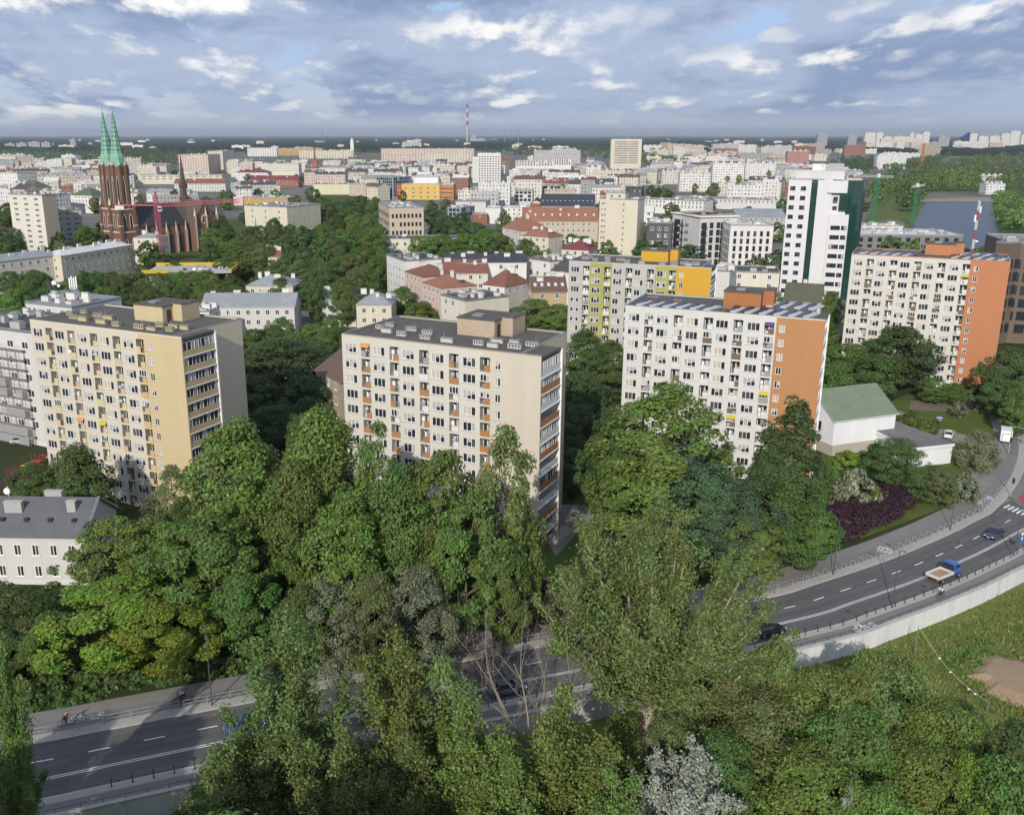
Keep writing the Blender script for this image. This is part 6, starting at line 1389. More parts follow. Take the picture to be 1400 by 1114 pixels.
mb = MB(); mb.face([(1.98, -.8, 2.1), (1.98, .8, 2.1), (2.54, .78, 1.5), (2.54, -.78, 1.5)][::-1], 0)
for s in (-1, 1): mb.face([(1.1, s * 1.005, 1.45), (2.2, s * .99, 1.45), (1.85, s * .93, 2.02), (1.1, s * .93, 2.05)][::s], 0)
mb.face([(.74, -.7, 1.5), (.74, -.7, 2.0), (.74, .7, 2.0), (.74, .7, 1.5)][::-1], 0); mb.obj('cab_window', CARG, TR)
mb = MB(); mb.box(-3.0, .6, -1.05, 1.05, .78, .9, 1)
for q in ((-3.0, .6, -1.05, -.99), (-3.0, .6, .99, 1.05), (-3.0, -2.94, -.985, .985), (.54, .6, -.985, .985)): mb.box(*q, .903, 1.28, 0)
mb.box(.45, .53, -.95, .95, 1.283, 1.9, 2, ''); mb.obj('flatbed', [mat('truck_bed_pale', (.6, .59, .57), .7, .1), mat('truck_bed_boards', (.36, .25, .17), .9, .2, 1.5), DARKMETAL], TR)
for s in (-1, 1):
    for x in (-1.9, 2.0): wheel(TR, x, s * .88, .36, .26)
    mb = MB(); mb.box(2.98, 3.06, s * .62 - .15, s * .62 + .15, .72, .88); mb.obj('headlight', LAMPW, TR)
    mb = MB(); mb.box(-3.05, -3.0, s * .75 - .12, s * .75 + .12, .66, .78); mb.obj('taillight', LAMPR, TR)

# ------------------------------------------------------------------ riders and walkers
SKIN = mat('skin', (.48, .29, .2), .6, 0)
def skin(name, pts, edges, rad, m, parent, root=0):
    me = bpy.data.meshes.new(name); me.from_pydata(pts, edges, []); o = bpy.data.objects.new(name, me); link(o, parent)
    md = o.modifiers.new('skin', 'SKIN'); md.use_smooth_shade = True
    for v, r_ in zip(me.skin_vertices[0].data, rad): v.radius = (r_, r_)
    me.skin_vertices[0].data[root].use_root = True
    sb = o.modifiers.new('sub', 'SUBSURF'); sb.levels = 1; sb.render_levels = 1
    me.materials.append(m); return o
def figure(label, x, y, z, rz, J, top, legs, hair=(.05, .035, .025)):
    """J: joints in metres; one continuous body, then hair, top and trousers over it"""
    T = thing('person', label, 'person', (x, y, z), rz)
    names = ['pel', 'che', 'nec', 'hea', 'crn', 'shl', 'ell', 'hal', 'shr', 'elr', 'har', 'hil', 'knl', 'fol', 'tol', 'hir', 'knr', 'for', 'tor']
    R_ = dict(pel=.13, che=.15, nec=.055, hea=.10, crn=.07, shl=.07, ell=.045, hal=.035, shr=.07, elr=.045, har=.035, hil=.09, knl=.06, fol=.04, tol=.03, hir=.09, knr=.06, **{'for': .04}, tor=.03)
    E_ = [('pel', 'che'), ('che', 'nec'), ('nec', 'hea'), ('hea', 'crn'), ('che', 'shl'), ('shl', 'ell'), ('ell', 'hal'), ('che', 'shr'), ('shr', 'elr'), ('elr', 'har'), ('pel', 'hil'), ('hil', 'knl'), ('knl', 'fol'), ('fol', 'tol'), ('pel', 'hir'), ('hir', 'knr'), ('knr', 'for'), ('for', 'tor')]
    def sub(ks, sc, add): 
        ks = [k for k in names if k in ks]; ix = {k: i for i, k in enumerate(ks)}
        return [J[k] for k in ks], [(ix[a_], ix[b_]) for a_, b_ in E_ if a_ in ix and b_ in ix], [R_[k] * sc + add for k in ks]
    skin('body', *sub(names, 1, 0), SKIN, T)
    skin('top', *sub(['pel', 'che', 'shl', 'ell', 'shr', 'elr'], 1, .02), mat('cloth_%02d%02d%02d' % tuple(int(c * 99) for c in top), top, .9, .1), T)
    skin('trousers', *sub(['pel', 'hil', 'knl', 'fol', 'hir', 'knr', 'for'], 1, .018), mat('cloth_%02d%02d%02d' % tuple(int(c * 99) for c in legs), legs, .9, .1), T)
    h, c_ = J['hea'], J['crn']; skin('hair', [(h[0] - .03, h[1], h[2] + .04), (c_[0] - .01, c_[1], c_[2] + .01)], [(0, 1)], [.1, .085], mat('hair_dark', hair, .8, 0), T)
    m2 = MB(); 
    for s in (-1, 1): m2.box(h[0] + .09, h[0] + .108, s * .035 - .012 + h[1], s * .035 + .012 + h[1], h[2] + .02, h[2] + .04)
    m2.box(h[0] + .1, h[0] + .125, h[1] - .012, h[1] + .012, h[2] - .03, h[2] + .015); m2.obj('face', mat('face_detail', (.2, .1, .08), .7, 0), T)
    return T
RIDE = dict(pel=(-.22, 0, .98), che=(.08, 0, 1.36), nec=(.16, 0, 1.5), hea=(.22, 0, 1.6), crn=(.24, 0, 1.72), shl=(.1, .18, 1.4), ell=(.3, .24, 1.16), hal=(.52, .22, 1.08), shr=(.1, -.18, 1.4), elr=(.3, -.24, 1.16), har=(.52, -.22, 1.08),
            hil=(-.2, .1, .95), knl=(.2, .12, .82), fol=(.02, .12, .42), tol=(.17, .12, .38), hir=(-.2, -.1, .95), knr=(.14, -.12, .6), **{'for': (-.08, -.12, .2)}, tor=(.08, -.12, .18))
WALK = dict(pel=(0, 0, .95), che=(.02, 0, 1.32), nec=(.03, 0, 1.5), hea=(.05, 0, 1.62), crn=(.05, 0, 1.74), shl=(.02, .18, 1.42), ell=(-.08, .24, 1.15), hal=(.05, .24, .92), shr=(.02, -.18, 1.42), elr=(.1, -.24, 1.16), har=(.26, -.2, 1.0),
            hil=(0, .09, .92), knl=(.16, .09, .5), fol=(.1, .09, .09), tol=(.26, .09, .05), hir=(0, -.09, .92), knr=(-.06, -.09, .5), **{'for': (-.3, -.09, .14)}, tor=(-.17, -.09, .05))
def bicycle(label, x, y, z, rz, col):
    T = thing('bicycle', label, 'bicycle', (x, y, z), rz)
    for xx in (-.52, .54):
        mb = MB(); mb.tube([(.34 * cos(k * pi / 10), 0, .34 * sin(k * pi / 10)) for k in range(21)], [.025] * 21, 5, 0, False)
        for k in range(8): mb.tube([(0, 0, 0), (.33 * cos(k * pi / 4), 0, .33 * sin(k * pi / 4))], [.006, .006], 3, 1, False)
        o = mb.obj('wheel', [TYRE, METAL_G], T); o.location = (xx, 0, .36)
    mb = MB(); A = dict(r=(-.52, 0, .36), f=(.54, 0, .36), b=(-.05, 0, .32), s=(-.2, 0, .82), h=(.38, 0, .88))
    for a_, b_ in (('r', 'b'), ('b', 's'), ('s', 'r'), ('s', 'h'), ('h', 'b'), ('h', 'f')): mb.tube([A[a_], A[b_]], [.022, .022], 5)
    mb.obj('frame', col, T); mb = MB(); mb.tube([(.38, 0, .88), (.42, 0, 1.06)], [.02, .02], 5); mb.tube([(.5, -.26, 1.06), (.42, 0, 1.07), (.5, .26, 1.06)], [.018] * 3, 5); mb.obj('handlebar', DARKMETAL, T)
    mb = MB(); mb.box(-.36, -.08, -.07, .07, .85, .92); mb.obj('saddle', TYRE, T)
for px, py, off, rev, lab, tp, lg in ((1281, 817, -8.2, True, 'person in white shirt cycling on the path beside the blue truck', (.7, .7, .68), (.03, .03, .04)), (90, 990, 5.4, False, 'person in dark clothes cycling on the shaded path by the painted symbols', (.02, .02, .025), (.03, .03, .04)),
                                      (252, 961, 5.6, True, 'person in white top and dark bag cycling in tree shade', (.6, .6, .6), (.02, .02, .03))):
    X, Y = P(px, py); i = s_near(X, Y); q, ta = at_s(i, off); a = atan2(ta[1], ta[0]) + (pi if rev else 0)
    bicycle('bicycle under the ' + lab, q[0], q[1], .125, a, DARKMETAL); figure(lab, q[0], q[1], .125, a, RIDE, tp, lg)
X, Y = P(1284, 582); figure('person walking under a lavender umbrella on the path behind the chapel', X, Y, .03, radians(-150), WALK, (.3, .3, .45), (.05, .05, .07))
o = thing('umbrella', 'open lavender umbrella held on the path behind the chapel', 'umbrella', (X - .2, Y - .1, .9)); mb = MB(); mb.cyl(0, 0, .1, 1.25, .015, n=5); mb.obj('shaft', DARKMETAL, o)
mb = MB(); rg = [[(R * cos(k * pi / 4), R * sin(k * pi / 4), z) for k in range(8)] for R, z in ((.75, .92), (.45, 1.12), (.02, 1.22))]
for a_, b_ in zip(rg, rg[1:]):
    for k in range(8): mb.face([a_[k], a_[(k + 1) % 8], b_[(k + 1) % 8], b_[k]])
mb.obj('canopy', mat('lavender_cloth', (.36, .36, .62), .8, 0), o)
X, Y = P(648, 857); figure('person in pale blue top standing on the roadside path by the lamp', X, Y, .04, radians(40), WALK, (.35, .45, .55), (.1, .1, .12))

# ------------------------------------------------------------------ road furniture
POSTM = mat('bollard_dark', (.045, .045, .045), .6, 0)
mb = MB(); mb.cyl(0, 0, 0, .95, .055, .05, 8); mb.cyl(0, 0, .95, 1.0, .065, .03, 8); mb.cyl(0, 0, 0, .04, .1, .1, 8); bol = mb.mesh('bollard', POSTM)
its = []
i = S_VIS0 - 4
X0, _ = P(1097.6, 869.7); i0 = s_near(*P(1097.6, 869.7))
for k in range(-42, 32):
    i = i0 + k * 1.96
    if i > S_VIS1 - 18: break
    q, ta = at_s(i, -6.72); o = bpy.data.objects.new('bollard', bol); link(o); o.location = (q[0], q[1], .13); tag(o, None, 'bollard', 'dark bollards along the lower kerb'); its.append((o, 'dark slim bollard', 'along the lower kerb', proj(q[0], q[1], 0)[0]))
mb = MB(); mb.tube([(-.42, 0, 0), (-.42, 0, .75), (-.34, 0, .86), (.34, 0, .86), (.42, 0, .75), (.42, 0, 0)], [.04] * 6, 6); hoop = mb.mesh('hoop_barrier', mat('galvanised_steel', (.4, .4, .4), .5, .1, metal=.3))
i0 = s_near(*P(1094, 790))
for k in range(0, 40):
    i = i0 + k * 1.95
    if i > S_VIS1 - 34: break
    q, ta = at_s(i, 4.45); o = bpy.data.objects.new('hoop_barrier', hoop); link(o); o.location = (q[0], q[1], .128); o.rotation_euler = (0, 0, atan2(ta[1], ta[0]) + pi / 2); tag(o, None, 'barrier', 'steel hoop barriers along the upper pavement'); its.append((o, 'steel hoop barrier', 'along the upper pavement', proj(q[0], q[1], 0)[0]))
i = S_VIS0; 
while i < i0 - 4:
    q0, ta = at_s(i, 4.4); o = thing('guard_rail', None, 'guard rail', (q0[0], q0[1], .128), atan2(ta[1], ta[0]), 'guard rails along the shaded pavement'); mb = MB()
    for z in (.95, .5): mb.tube([(0, 0, z), (7.7, 0, z)], [.03, .03], 5); 
    mb.obj('rail', MATS['galvanised_steel'], o)
    for k in range(4): m2 = MB(); m2.cyl(.1 + k * 2.5, 0, 0, 1.0, .04, n=6); m2.obj('post', MATS['galvanised_steel'], o)
    its.append((o, 'thin two rail guard rail section', 'along the shaded upper pavement', proj(q0[0], q0[1], 0)[0])); i += 8
label_row(its)
LAMP = mat('lamp_pole_grey', (.12, .125, .13), .5, 0, metal=.4)
def lamp(label, px, py, h=8.6, side=1, arm=1.5, off=None):
    X, Y = P(px, py); i = s_near(X, Y); ta = TAN[i]; a = atan2(ta[1], ta[0])
    if off is not None: (X, Y), _ = at_s(i, off)
    T = thing('street_lamp', label, 'street lamp', (X, Y, .12), a, 'street lamps along the road')
    mb = MB(); mb.cyl(0, 0, 0, .9, .11, .1, 8); mb.cyl(0, 0, .9, h, .075, .05, 8); mb.obj('pole', LAMP, T)
    mb = MB(); mb.tube([(0, 0, h - .1), (0, side * arm * .6, h + .12), (0, side * arm, h + .15)], [.04] * 3, 6); mb.tube([(0, 0, h - .1), (0, -side * .7, h + .1)], [.035] * 2, 6); mb.obj('arm', LAMP, T)
    mb = MB(); mb.box(-.16, .16, side * arm - .1, side * arm + .55, h + .1, h + .2); mb.obj('lamp_head', LAMP, T)
    mb = MB(); mb.box(-.12, .12, -side * .7 - .2, -side * .7 + .2, h + .05, h + .14); mb.obj('lamp_head', LAMP, T)
lamp('tall street lamp on the lower kerb near the blue truck', 1216, 832, 8.4, 1, 1.6, -6.75)
lamp('street lamp in front of the plum hedge', 1134, 786, 8.6, -1, 1.6, 3.9)
lamp('street lamp beside the zebra crossing corner pavement', 1295, 725, 8.6, -1, 1.6, 3.9)
lamp('street lamp rising through tree shade above two cyclists', 293, 962, 9, -1, 1.6, 3.9)
lamp('street lamp between the silver car and the roadside path', 626, 902, 9, -1, 1.6, 3.9)
lamp('street lamp at the right edge beside the blue sign', 1386, 762, 8.6, 1, 1.6, -6.75)
# signal poles by the crossing
def signal(label, px, py, h, arm):
    X, Y = P(px, py); T = thing('traffic_light', label, 'traffic light', (X, Y, .05)); pm = mat('signal_pole', (.4, .4, .4), .5, 0, metal=.3); mb = MB(); mb.cyl(0, 0, 0, h, .1, .07, 8)
    if arm: mb.tube([(0, 0, h - .05), (arm, -1, h - .3)], [.06, .05], 6)
    mb.obj('pole', pm, T)
    for k, (x, z) in enumerate(((0, 2.4),) + (((arm, h - 1.2),) if arm else ())):
        mb = MB(); mb.box(x - .17, x + .17, -.3 if k == 0 else -1.2, -.05 if k == 0 else -.95, z, z + .95, 0)
        for q in range(3): mb.cyl(x, (-.305 if k == 0 else -1.205), z + .15 + q * .3, z + .35 + q * .3, .1, n=6, m=1)
        mb.obj('signal_head', [POSTM, GLASS_D], T)
signal('tall grey signal pole with arm beside the zebra crossing', 1378.5, 620, 5.6, 4.0); signal('shorter signal pole standing by the red bike crossing', 1381.5, 678, 5.0, 0)
X, Y = P(1393, 757); T = thing('road_sign', 'round blue road sign with white arrow under a pale yellow plate', 'road sign', (X, Y, .13), radians(10)); mb = MB(); mb.cyl(0, 0, 0, 3.2, .04, n=6); mb.obj('post', METAL_G, T)
mb = MB(); mb.tube([(0, -.06, 2.35), (0, -.09, 2.35)], [.48, .48], 20); mb.obj('disc', mat('sign_blue', (.03, .12, .42), .5, 0), T)
mb = MB(); mb.box(-.05, .05, -.1, -.092, 2.1, 2.55); mb.face([(-.2, -.096, 2.45), (.2, -.096, 2.45), (0, -.096, 2.72)]); mb.obj('arrow', WHITE, T)
mb = MB(); mb.tube([(0, -.06, 3.2), (0, -.08, 3.2)], [.32, .32], 4); mb.obj('plate', mat('sign_pale_yellow', (.7, .66, .3), .5, 0), T)
# painted bicycles
def bikemark(px, py, off, rot=0, s=1.0):
    X, Y = P(px, py); i = s_near(X, Y); q, ta = at_s(i, off); a = atan2(ta[1], ta[0]) + rot; mb = MB(); c, sn = cos(a), sin(a)
    g = lambda x, y: (q[0] + (c * x - sn * y) * s, q[1] + (sn * x + c * y) * s, .137)
    def bar(x0, y0, x1, y1, w=.07):
        d = hypot(x1 - x0, y1 - y0); nx, ny = -(y1 - y0) / d * w, (x1 - x0) / d * w
        mb.face([g(x0 - nx, y0 - ny), g(x1 - nx, y1 - ny), g(x1 + nx, y1 + ny), g(x0 + nx, y0 + ny)])
    for cx_ in (-.75, .75):
        for k in range(14):
            t0, t1 = k * 2 * pi / 14, (k + 1) * 2 * pi / 14
            mb.face([g(cx_ + .45 * cos(t0), .45 * sin(t0)), g(cx_ + .45 * cos(t1), .45 * sin(t1)), g(cx_ + .33 * cos(t1), .33 * sin(t1)), g(cx_ + .33 * cos(t0), .33 * sin(t0))][::-1])
    bar(-.75, 0, -.2, .75); bar(-.2, .75, .5, .75); bar(.5, .75, 0, 0); bar(0, 0, -.75, 0); bar(.45, .95, .75, 0); bar(.35, .98, .7, .98); bar(-.4, .85, -.05, .85)
    structure(mb.obj('bicycle_marking', PAINT))
bikemark(1168, 856, -8.35, 0); bikemark(1190, 859, -8.35, pi); bikemark(1196, 748, 5.8, 0); bikemark(1210, 752, 5.3, pi); bikemark(1330, 684, 5.8, 0); bikemark(1343, 681, 5.6, pi)
bikemark(102, 975, 6.3, 0, .75); bikemark(138, 969, 6.3, pi, .75)
# retaining wall with coping and low rail
T = thing('retaining_wall', 'long white concrete retaining wall curving along the lower side of the road', 'wall', (0, 0, 0))
WCON = mat('white_concrete', (.62, .62, .61), .8, .3, .5, streak=True, fine=.1)
k = S_VIS0 - 40
while k < S_VIS1 + 60:
    n = min(6, len(CL) - 2 - k)
    if n < 2: break
    A = [CL[k + j] + NOR[k + j] * -9.42 for j in range(n + 1)]; B = [CL[k + j] + NOR[k + j] * -9.85 for j in range(n + 1)]
    A[-1] = A[-1] - TAN[k + n] * .03; B[-1] = B[-1] - TAN[k + n] * .03
    pl = [tuple(p) for p in B] + [tuple(p) for p in A[::-1]]; mb = MB(); mb.prism(pl, -3.6, .45, 0); mb.obj('panel', WCON, T); k += n
for o1, o2, z0, z1, m_, nm in ((-9.38, -9.9, .453, .58, CONCRETE, 'coping'),):
    i0_, i1_ = S_VIS0 - 40, min(len(CL) - 1, S_VIS1 + 60); A = CL[i0_:i1_] + NOR[i0_:i1_] * o1; B = CL[i0_:i1_] + NOR[i0_:i1_] * o2
    mb = MB(); n = len(A)
    for j in range(n - 1):
        a0, a1, b0, b1 = A[j], A[j + 1], B[j], B[j + 1]
        mb.face([(*b0, z1), (*b1, z1), (*a1, z1), (*a0, z1)]); mb.face([(*b0, z0), (*b1, z0), (*b1, z1), (*b0, z1)]); mb.face([(*a1, z0), (*a0, z0), (*a0, z1), (*a1, z1)])
    mb.obj(nm, m_, T)
mb = MB(); step = 2
for j in range(S_VIS0 - 20, min(len(CL) - 3, S_VIS1 + 40), step):
    p = CL[j] + NOR[j] * -9.5; q = CL[j + step] + NOR[j + step] * -9.5
    mb.tube([(*p, .58), (*p, 1.05)], [.025, .025], 4); mb.tube([(*p, 1.05), (*q, 1.05)], [.03, .03], 4, 0, False)
mb.obj('railing', DARKMETAL, T)
# playground, ramp, fence
X, Y = P(45, 640); T = thing('playground_climber', 'red playground climber with yellow slide beside the yellow block', 'playground climber', (X, Y, .05), radians(-4))
mb = MB(); 
for x in (0, 1.5, 5.2): 
    for y in (0, 1.3): mb.cyl(x, y, 0, 2.6, .06, n=6)
mb.box(0, 1.5, 0, 1.3, 1.2, 1.3); mb.tube([(1.5, .6, 2.4), (5.2, .6, 2.4)], [.07, .07], 6); mb.obj('frame', mat('play_red', (.4, .05, .04), .6, 0), T)
mb = MB(); mb.box(2.9, 4.5, -.2, 1.5, 2.2, 2.4); mb.obj('roof', mat('play_pink', (.55, .17, .2), .6, 0), T)
mb = MB(); mb.face([(0, .3, 1.3), (-2.6, .3, .2), (-2.6, 1.0, .2), (0, 1.0, 1.3)][::-1]); mb.box(-2.6, 0, .25, .3, .2, .35); mb.obj('slide', mat('play_yellow', (.55, .38, .04), .6, 0), T)
poly('rubber_surface', [(8, 640), (70, 632), (72, 660), (5, 668)], .03, mat('rubber_dark_red', (.10, .03, .03), .9, .1))
X, Y = P(765, 745); T = thing('entrance_ramp', 'grey entrance ramp with dark handrails at the end of the ivory block', 'ramp', (X, Y, 0), radians(62))
mb = MB(); mb.face([(0, 0, .9), (7, 0, .05), (7, 2.4, .05), (0, 2.4, .9)]); mb.face([(0, 0, 0), (7, 0, 0), (7, 0, .05), (0, 0, .9)]); mb.face([(0, 2.4, 0), (0, 0, 0), (0, 0, .9), (0, 2.4, .9)]); mb.obj('ramp_slab', CONCRETE, T)
for y in (0, 1.2, 2.4):
    mb = MB(); mb.tube([(0, y, 1.9), (7, y, 1.05)], [.035, .035], 5); mb.tube([(0, y, 1.4), (7, y, .55)], [.03, .03], 5)
    for k in range(6): x = k * 1.4; z = .9 - .85 * x / 7; mb.tube([(x, y, z), (x, y, z + 1)], [.03, .03], 5)
    mb.obj('handrail', DARKMETAL, T)
a = P(1128, 650); b = P(1190, 655)
T = thing('garden_fence', 'dark garden fence on the lawn in front of the chapel', 'fence', (a[0], a[1], 0), atan2(b[1] - a[1], b[0] - a[0])); Lf = hypot(b[0] - a[0], b[1] - a[1])
for x in np.arange(0, Lf + .1, 2.2): mb = MB(); mb.box(x - .05, x + .05, -.05, .05, 0, 1.5); mb.obj('post', DARKMETAL, T)
mb = MB()
for x in np.arange(.15, Lf, .16): mb.box(x - .012, x + .012, -.012, .012, .1, 1.4)
mb.box(0, Lf, -.02, .02, 1.3, 1.36); mb.box(0, Lf, -.02, .02, .2, .26); mb.obj('mesh_panel', DARKMETAL, T)
# overhead wire with small pennants across the meadow
a = (*P(1256, 856, 2.0), 2.0); b = (*P(1352, 960, -1.0), -1.0)
T = thing('marker_wire', 'pale sagging wire with small white pennants over the meadow', 'wire', (0, 0, 0)); mb = MB(); pts = [np.array(a) * (1 - u) + np.array(b) * u - np.array([0, 0, 1.2 * sin(pi * u)]) for u in np.linspace(0, 1, 13)]
mb.tube(pts, [.014] * 13, 4); mb.obj('wire', WHITE, T)
for k in (4, 6, 9, 10): m2 = MB(); p = pts[k]; m2.box(p[0] - .16, p[0] + .16, p[1] - .02, p[1] + .02, p[2] - .16, p[2]); m2.obj('pennant', WHITE, T)
for j, p in enumerate((a, b)): m2 = MB(); m2.cyl(p[0], p[1], ZLOW - .6, p[2] + .1, .05, n=6); m2.obj('post', METAL_G, T)
# construction deck below the crane
X, Y = P(196, 372, 9); T = thing('building_site_deck', 'unfinished concrete deck with yellow formwork edge below the pink crane', 'building site', (X, Y, 0), radians(4)); foot(X, Y, radians(4), 34, 22)
mb = MB(); mb.box(0, 34, 0, 22, 8.2, 8.7, 0); 
for x in range(2, 34, 6):
    for y in (2, 10, 19): mb.box(x - .3, x + .3, y - .3, y + .3, -1, 8.2, 0)
mb.box(1, 33, 1, 20, -1, 4, 0); mb.obj('slab', CONCRETE, T); mb = MB()
mb.box(-.6, 34.6, 21.7, 22.3, 8.4, 9.8, 0); mb.box(33.9, 34.5, -.5, 21.6, 8.4, 9.8, 0); mb.box(-.6, 10, -.6, -.1, 8.4, 9.8, 0); mb.obj('formwork', mat('formwork_yellow', (.5, .36, .03), .7, .1), T)
rr = random.Random(8)
for k in range(26):
    x, y = rr.uniform(14, 31), rr.uniform(3, 18); m2 = MB(); m2.box(x, x + rr.uniform(.6, 2), y, y + rr.uniform(.4, 1.4), 8.7, 8.7 + rr.uniform(.3, 1.2)); m2.obj('material_stack', rr.choice([WHITE, METAL_G, DARKMETAL, CONCRETE]), T)
# ------------------------------------------------------------------ water and its banks
WPX = [(1263, 277.5), (1357, 277.5), (1360, 300), (1367, 323), (1420, 332), (1440, 356), (1228, 356), (1240, 330), (1250, 305)]
wm, t, b = newmat('water'); b.inputs['Base Color'].default_value = (.04, .052, .078, 1); b.inputs['Roughness'].default_value = .3; b.inputs['Specular IOR Level'].default_value = .09
nz = t.add('ShaderNodeTexNoise', inp={'Scale': .25, 'Detail': 4.0}); tc = t.add('ShaderNodeTexCoord'); t.ln(tc.outputs['Object'], nz.inputs['Vector']); bp = t.add('ShaderNodeBump', inp={'Strength': .25, 'Distance': .3}); t.ln(nz.outputs[0], bp.inputs['Height']); t.ln(bp.outputs[0], b.inputs['Normal'])
poly('water', WPX, .5, wm)
poly('grass_bank', [(1254, 277), (1262, 272.5), (1360, 271), (1400, 276), (1357, 277.2), (1263, 277.2)], .6, mat('stone_bank', (.25, .23, .19), .9, .2, .1))
poly('grass_bank', [(1180, 308), (1205, 268), (1225, 262), (1262, 277.5), (1250, 305), (1242, 330), (1180, 335)], .3, groundmat('river_grass', [(.09, .13, .04), (.14, .15, .06), (.08, .12, .03)], .03, .2, 0))
poly('grass_bank', [(1355, 262), (1480, 262), (1480, 331), (1367, 323), (1360, 300)], .4, MATS.get('x') or groundmat('river_grass_dark', [(.05, .08, .025), (.07, .10, .03), (.04, .07, .02)], .03, .2, 0))
poly('path', [(1180, 312), (1215, 300), (1235, 303), (1238, 310), (1180, 320)], .34, mat('worn_earth', (0.17, 0.145, 0.11)))
parkm = groundmat('park_lawn', [(.06, .085, .025), (.10, .115, .04), (.05, .075, .02)], .04, .4, 0)
poly('lawn', [(1180, 262), (1215, 246), (1300, 221), (1420, 198), (1500, 198), (1500, 262), (1420, 262)], .25, parkm)
poly('lawn', [(225, 425), (228, 345), (275, 300), (400, 300), (432, 268), (505, 268), (522, 300), (560, 425)], .25, parkm)
poly('lawn', [(-20, 420), (-20, 378), (225, 372), (228, 425)], .25, parkm)
# riverside woods and other far-off woods that read as masses
def wood(px_poly, n, h, leaf, z=0.0, name='wood', rad=(5, 9), k=70, ls=2.0):
    q = [P(x, y) for x, y in px_poly]; rng = np.random.default_rng(int(px_poly[0][0] + n)); VV = []
    xs = [p[0] for p in q]; ys = [p[1] for p in q]
    def inside(x, y):
        c = False
        for i in range(len(q)):
            (x1, y1), (x2, y2) = q[i], q[i - 1]
            if (y1 > y) != (y2 > y) and x < (x2 - x1) * (y - y1) / (y2 - y1) + x1: c = not c
        return c
    m = 0; tries = 0
    while m < n and tries < n * 60:
        tries += 1
        if rng.random() < .5: x, y = rng.uniform(min(xs), max(xs)), rng.uniform(min(ys), max(ys))
        else:
            y = 1 / rng.uniform(1 / max(ys), 1 / max(1, min(ys))); x = rng.uniform(min(xs), max(xs))
        if not inside(x, y): continue
        m += 1; r = rng.uniform(*rad); H = h * rng.uniform(.65, 1.15); d = unit(rng.normal(size=(k, 3))); d[:, 2] = np.where(d[:, 2] < -.3, -d[:, 2], d[:, 2])
        p = np.array([x, y, H * .55]) + d * np.array([r, r, H * .48]) * (.75 + .3 * rng.random((k, 1)))
        VV.append(leaf_arrays(p, d, ls * rng.uniform(.7, 1.4, k), rng, .55, .2))
    V = np.vstack(VV); o = link(bpy.data.objects.new(name, np_mesh(name, V, quads(V), [LM[leaf]]))); o['kind'] = 'stuff'; return o
wood([(1262, 240), (1300, 222), (1420, 200), (1480, 200), (1480, 262), (1362, 262), (1262, 267)], 420, 12, 'mid', k=80)
wood([(1290, 238), (1330, 222), (1420, 206), (1480, 206), (1480, 250), (1362, 255)], 90, 17, 'grey', k=80)
wood([(1262, 262), (1275, 240), (1330, 240), (1345, 262)], 50, 13, 'fresh', k=80)
wood([(1187, 300), (1190, 262), (1215, 248), (1262, 245), (1255, 270), (1225, 262), (1210, 280)], 60, 13, 'mid')
wood([(1225, 262), (1262, 262), (1262, 276), (1245, 300), (1232, 295)], 26, 12, 'dark', rad=(4, 6))
wood([(1362, 268), (1480, 268), (1480, 326), (1372, 320), (1362, 298)], 110, 10, 'fresh', rad=(4, 7), k=90, ls=1.5)
wood([(1200, 236), (1235, 226), (1300, 214), (1290, 222), (1262, 240), (1215, 248)], 90, 14, 'dark')
wood([(0, 214), (60, 211), (140, 213), (140, 222), (0, 224)], 130, 16, 'dark')
wood([(170, 226), (170, 210), (245, 207), (245, 236), (195, 236)], 130, 18, 'dark')
wood([(60, 262), (75, 245), (110, 243), (122, 254), (110, 262)], 34, 13, 'dark')
wood([(700, 205), (840, 203), (840, 222), (700, 216)], 160, 15, 'deep'); wood([(878, 232), (878, 214), (1000, 210), (1000, 224), (940, 232)], 130, 15, 'dark')
wood([(740, 262), (800, 262), (800, 274), (770, 274)], 20, 12, 'fresh', rad=(3, 5))
wood([(1110, 240), (1140, 222), (1190, 218), (1200, 236), (1150, 250)], 80, 14, 'deep')
# ------------------------------------------------------------------ the city beyond: one object for each house
def taken(x, y, pad=3.0):
    for cx, cy_, c, s, hl, hd in FOOT:
        dx, dy = x - cx, y - cy_; u = dx * c + dy * s; v = -dx * s + dy * c
        if abs(u) < hl + pad and abs(v) < hd + pad: return True
    return False
def in_px(x, y, poly_):
    px, py = proj(x, y, 0); c = False
    for i in range(len(poly_)):
        (x1, y1), (x2, y2) = poly_[i], poly_[i - 1]
        if (y1 > py) != (y2 > py) and px < (x2 - x1) * (py - y1) / (y2 - y1) + x1: c = not c
    return c
NOGO = [[(-200, 1200), (-200, 297), (1600, 297), (1600, 1200)], [(1180, 360), (1180, 240), (1215, 225), (1300, 212), (1500, 196), (1500, 360)], [(240, 420), (265, 330), (335, 292), (440, 262), (520, 300), (540, 420)], [(165, 238), (170, 207), (245, 204), (245, 238)], [(690, 216), (700, 203), (842, 202), (842, 216)],
        [(0, 224), (0, 210), (145, 210), (145, 222)], [(130, 365), (135, 300), (330, 280), (335, 365)], [(578, 345), (580, 290), (640, 295), (700, 310), (700, 345)], [(1105, 245), (1140, 220), (1195, 217), (1205, 245)]]
FW = [('white', (.64, .63, .61), 10), ('cream', (.58, .53, .43), 6), ('beige', (.48, .42, .34), 5), ('pale grey', (.47, .46, .45), 6), ('pinkish', (.54, .45, .39), 3), ('grey', (.33, .33, .33), 3), ('brick', (.27, .14, .10), 2), ('ivory', (.62, .60, .53), 5)]
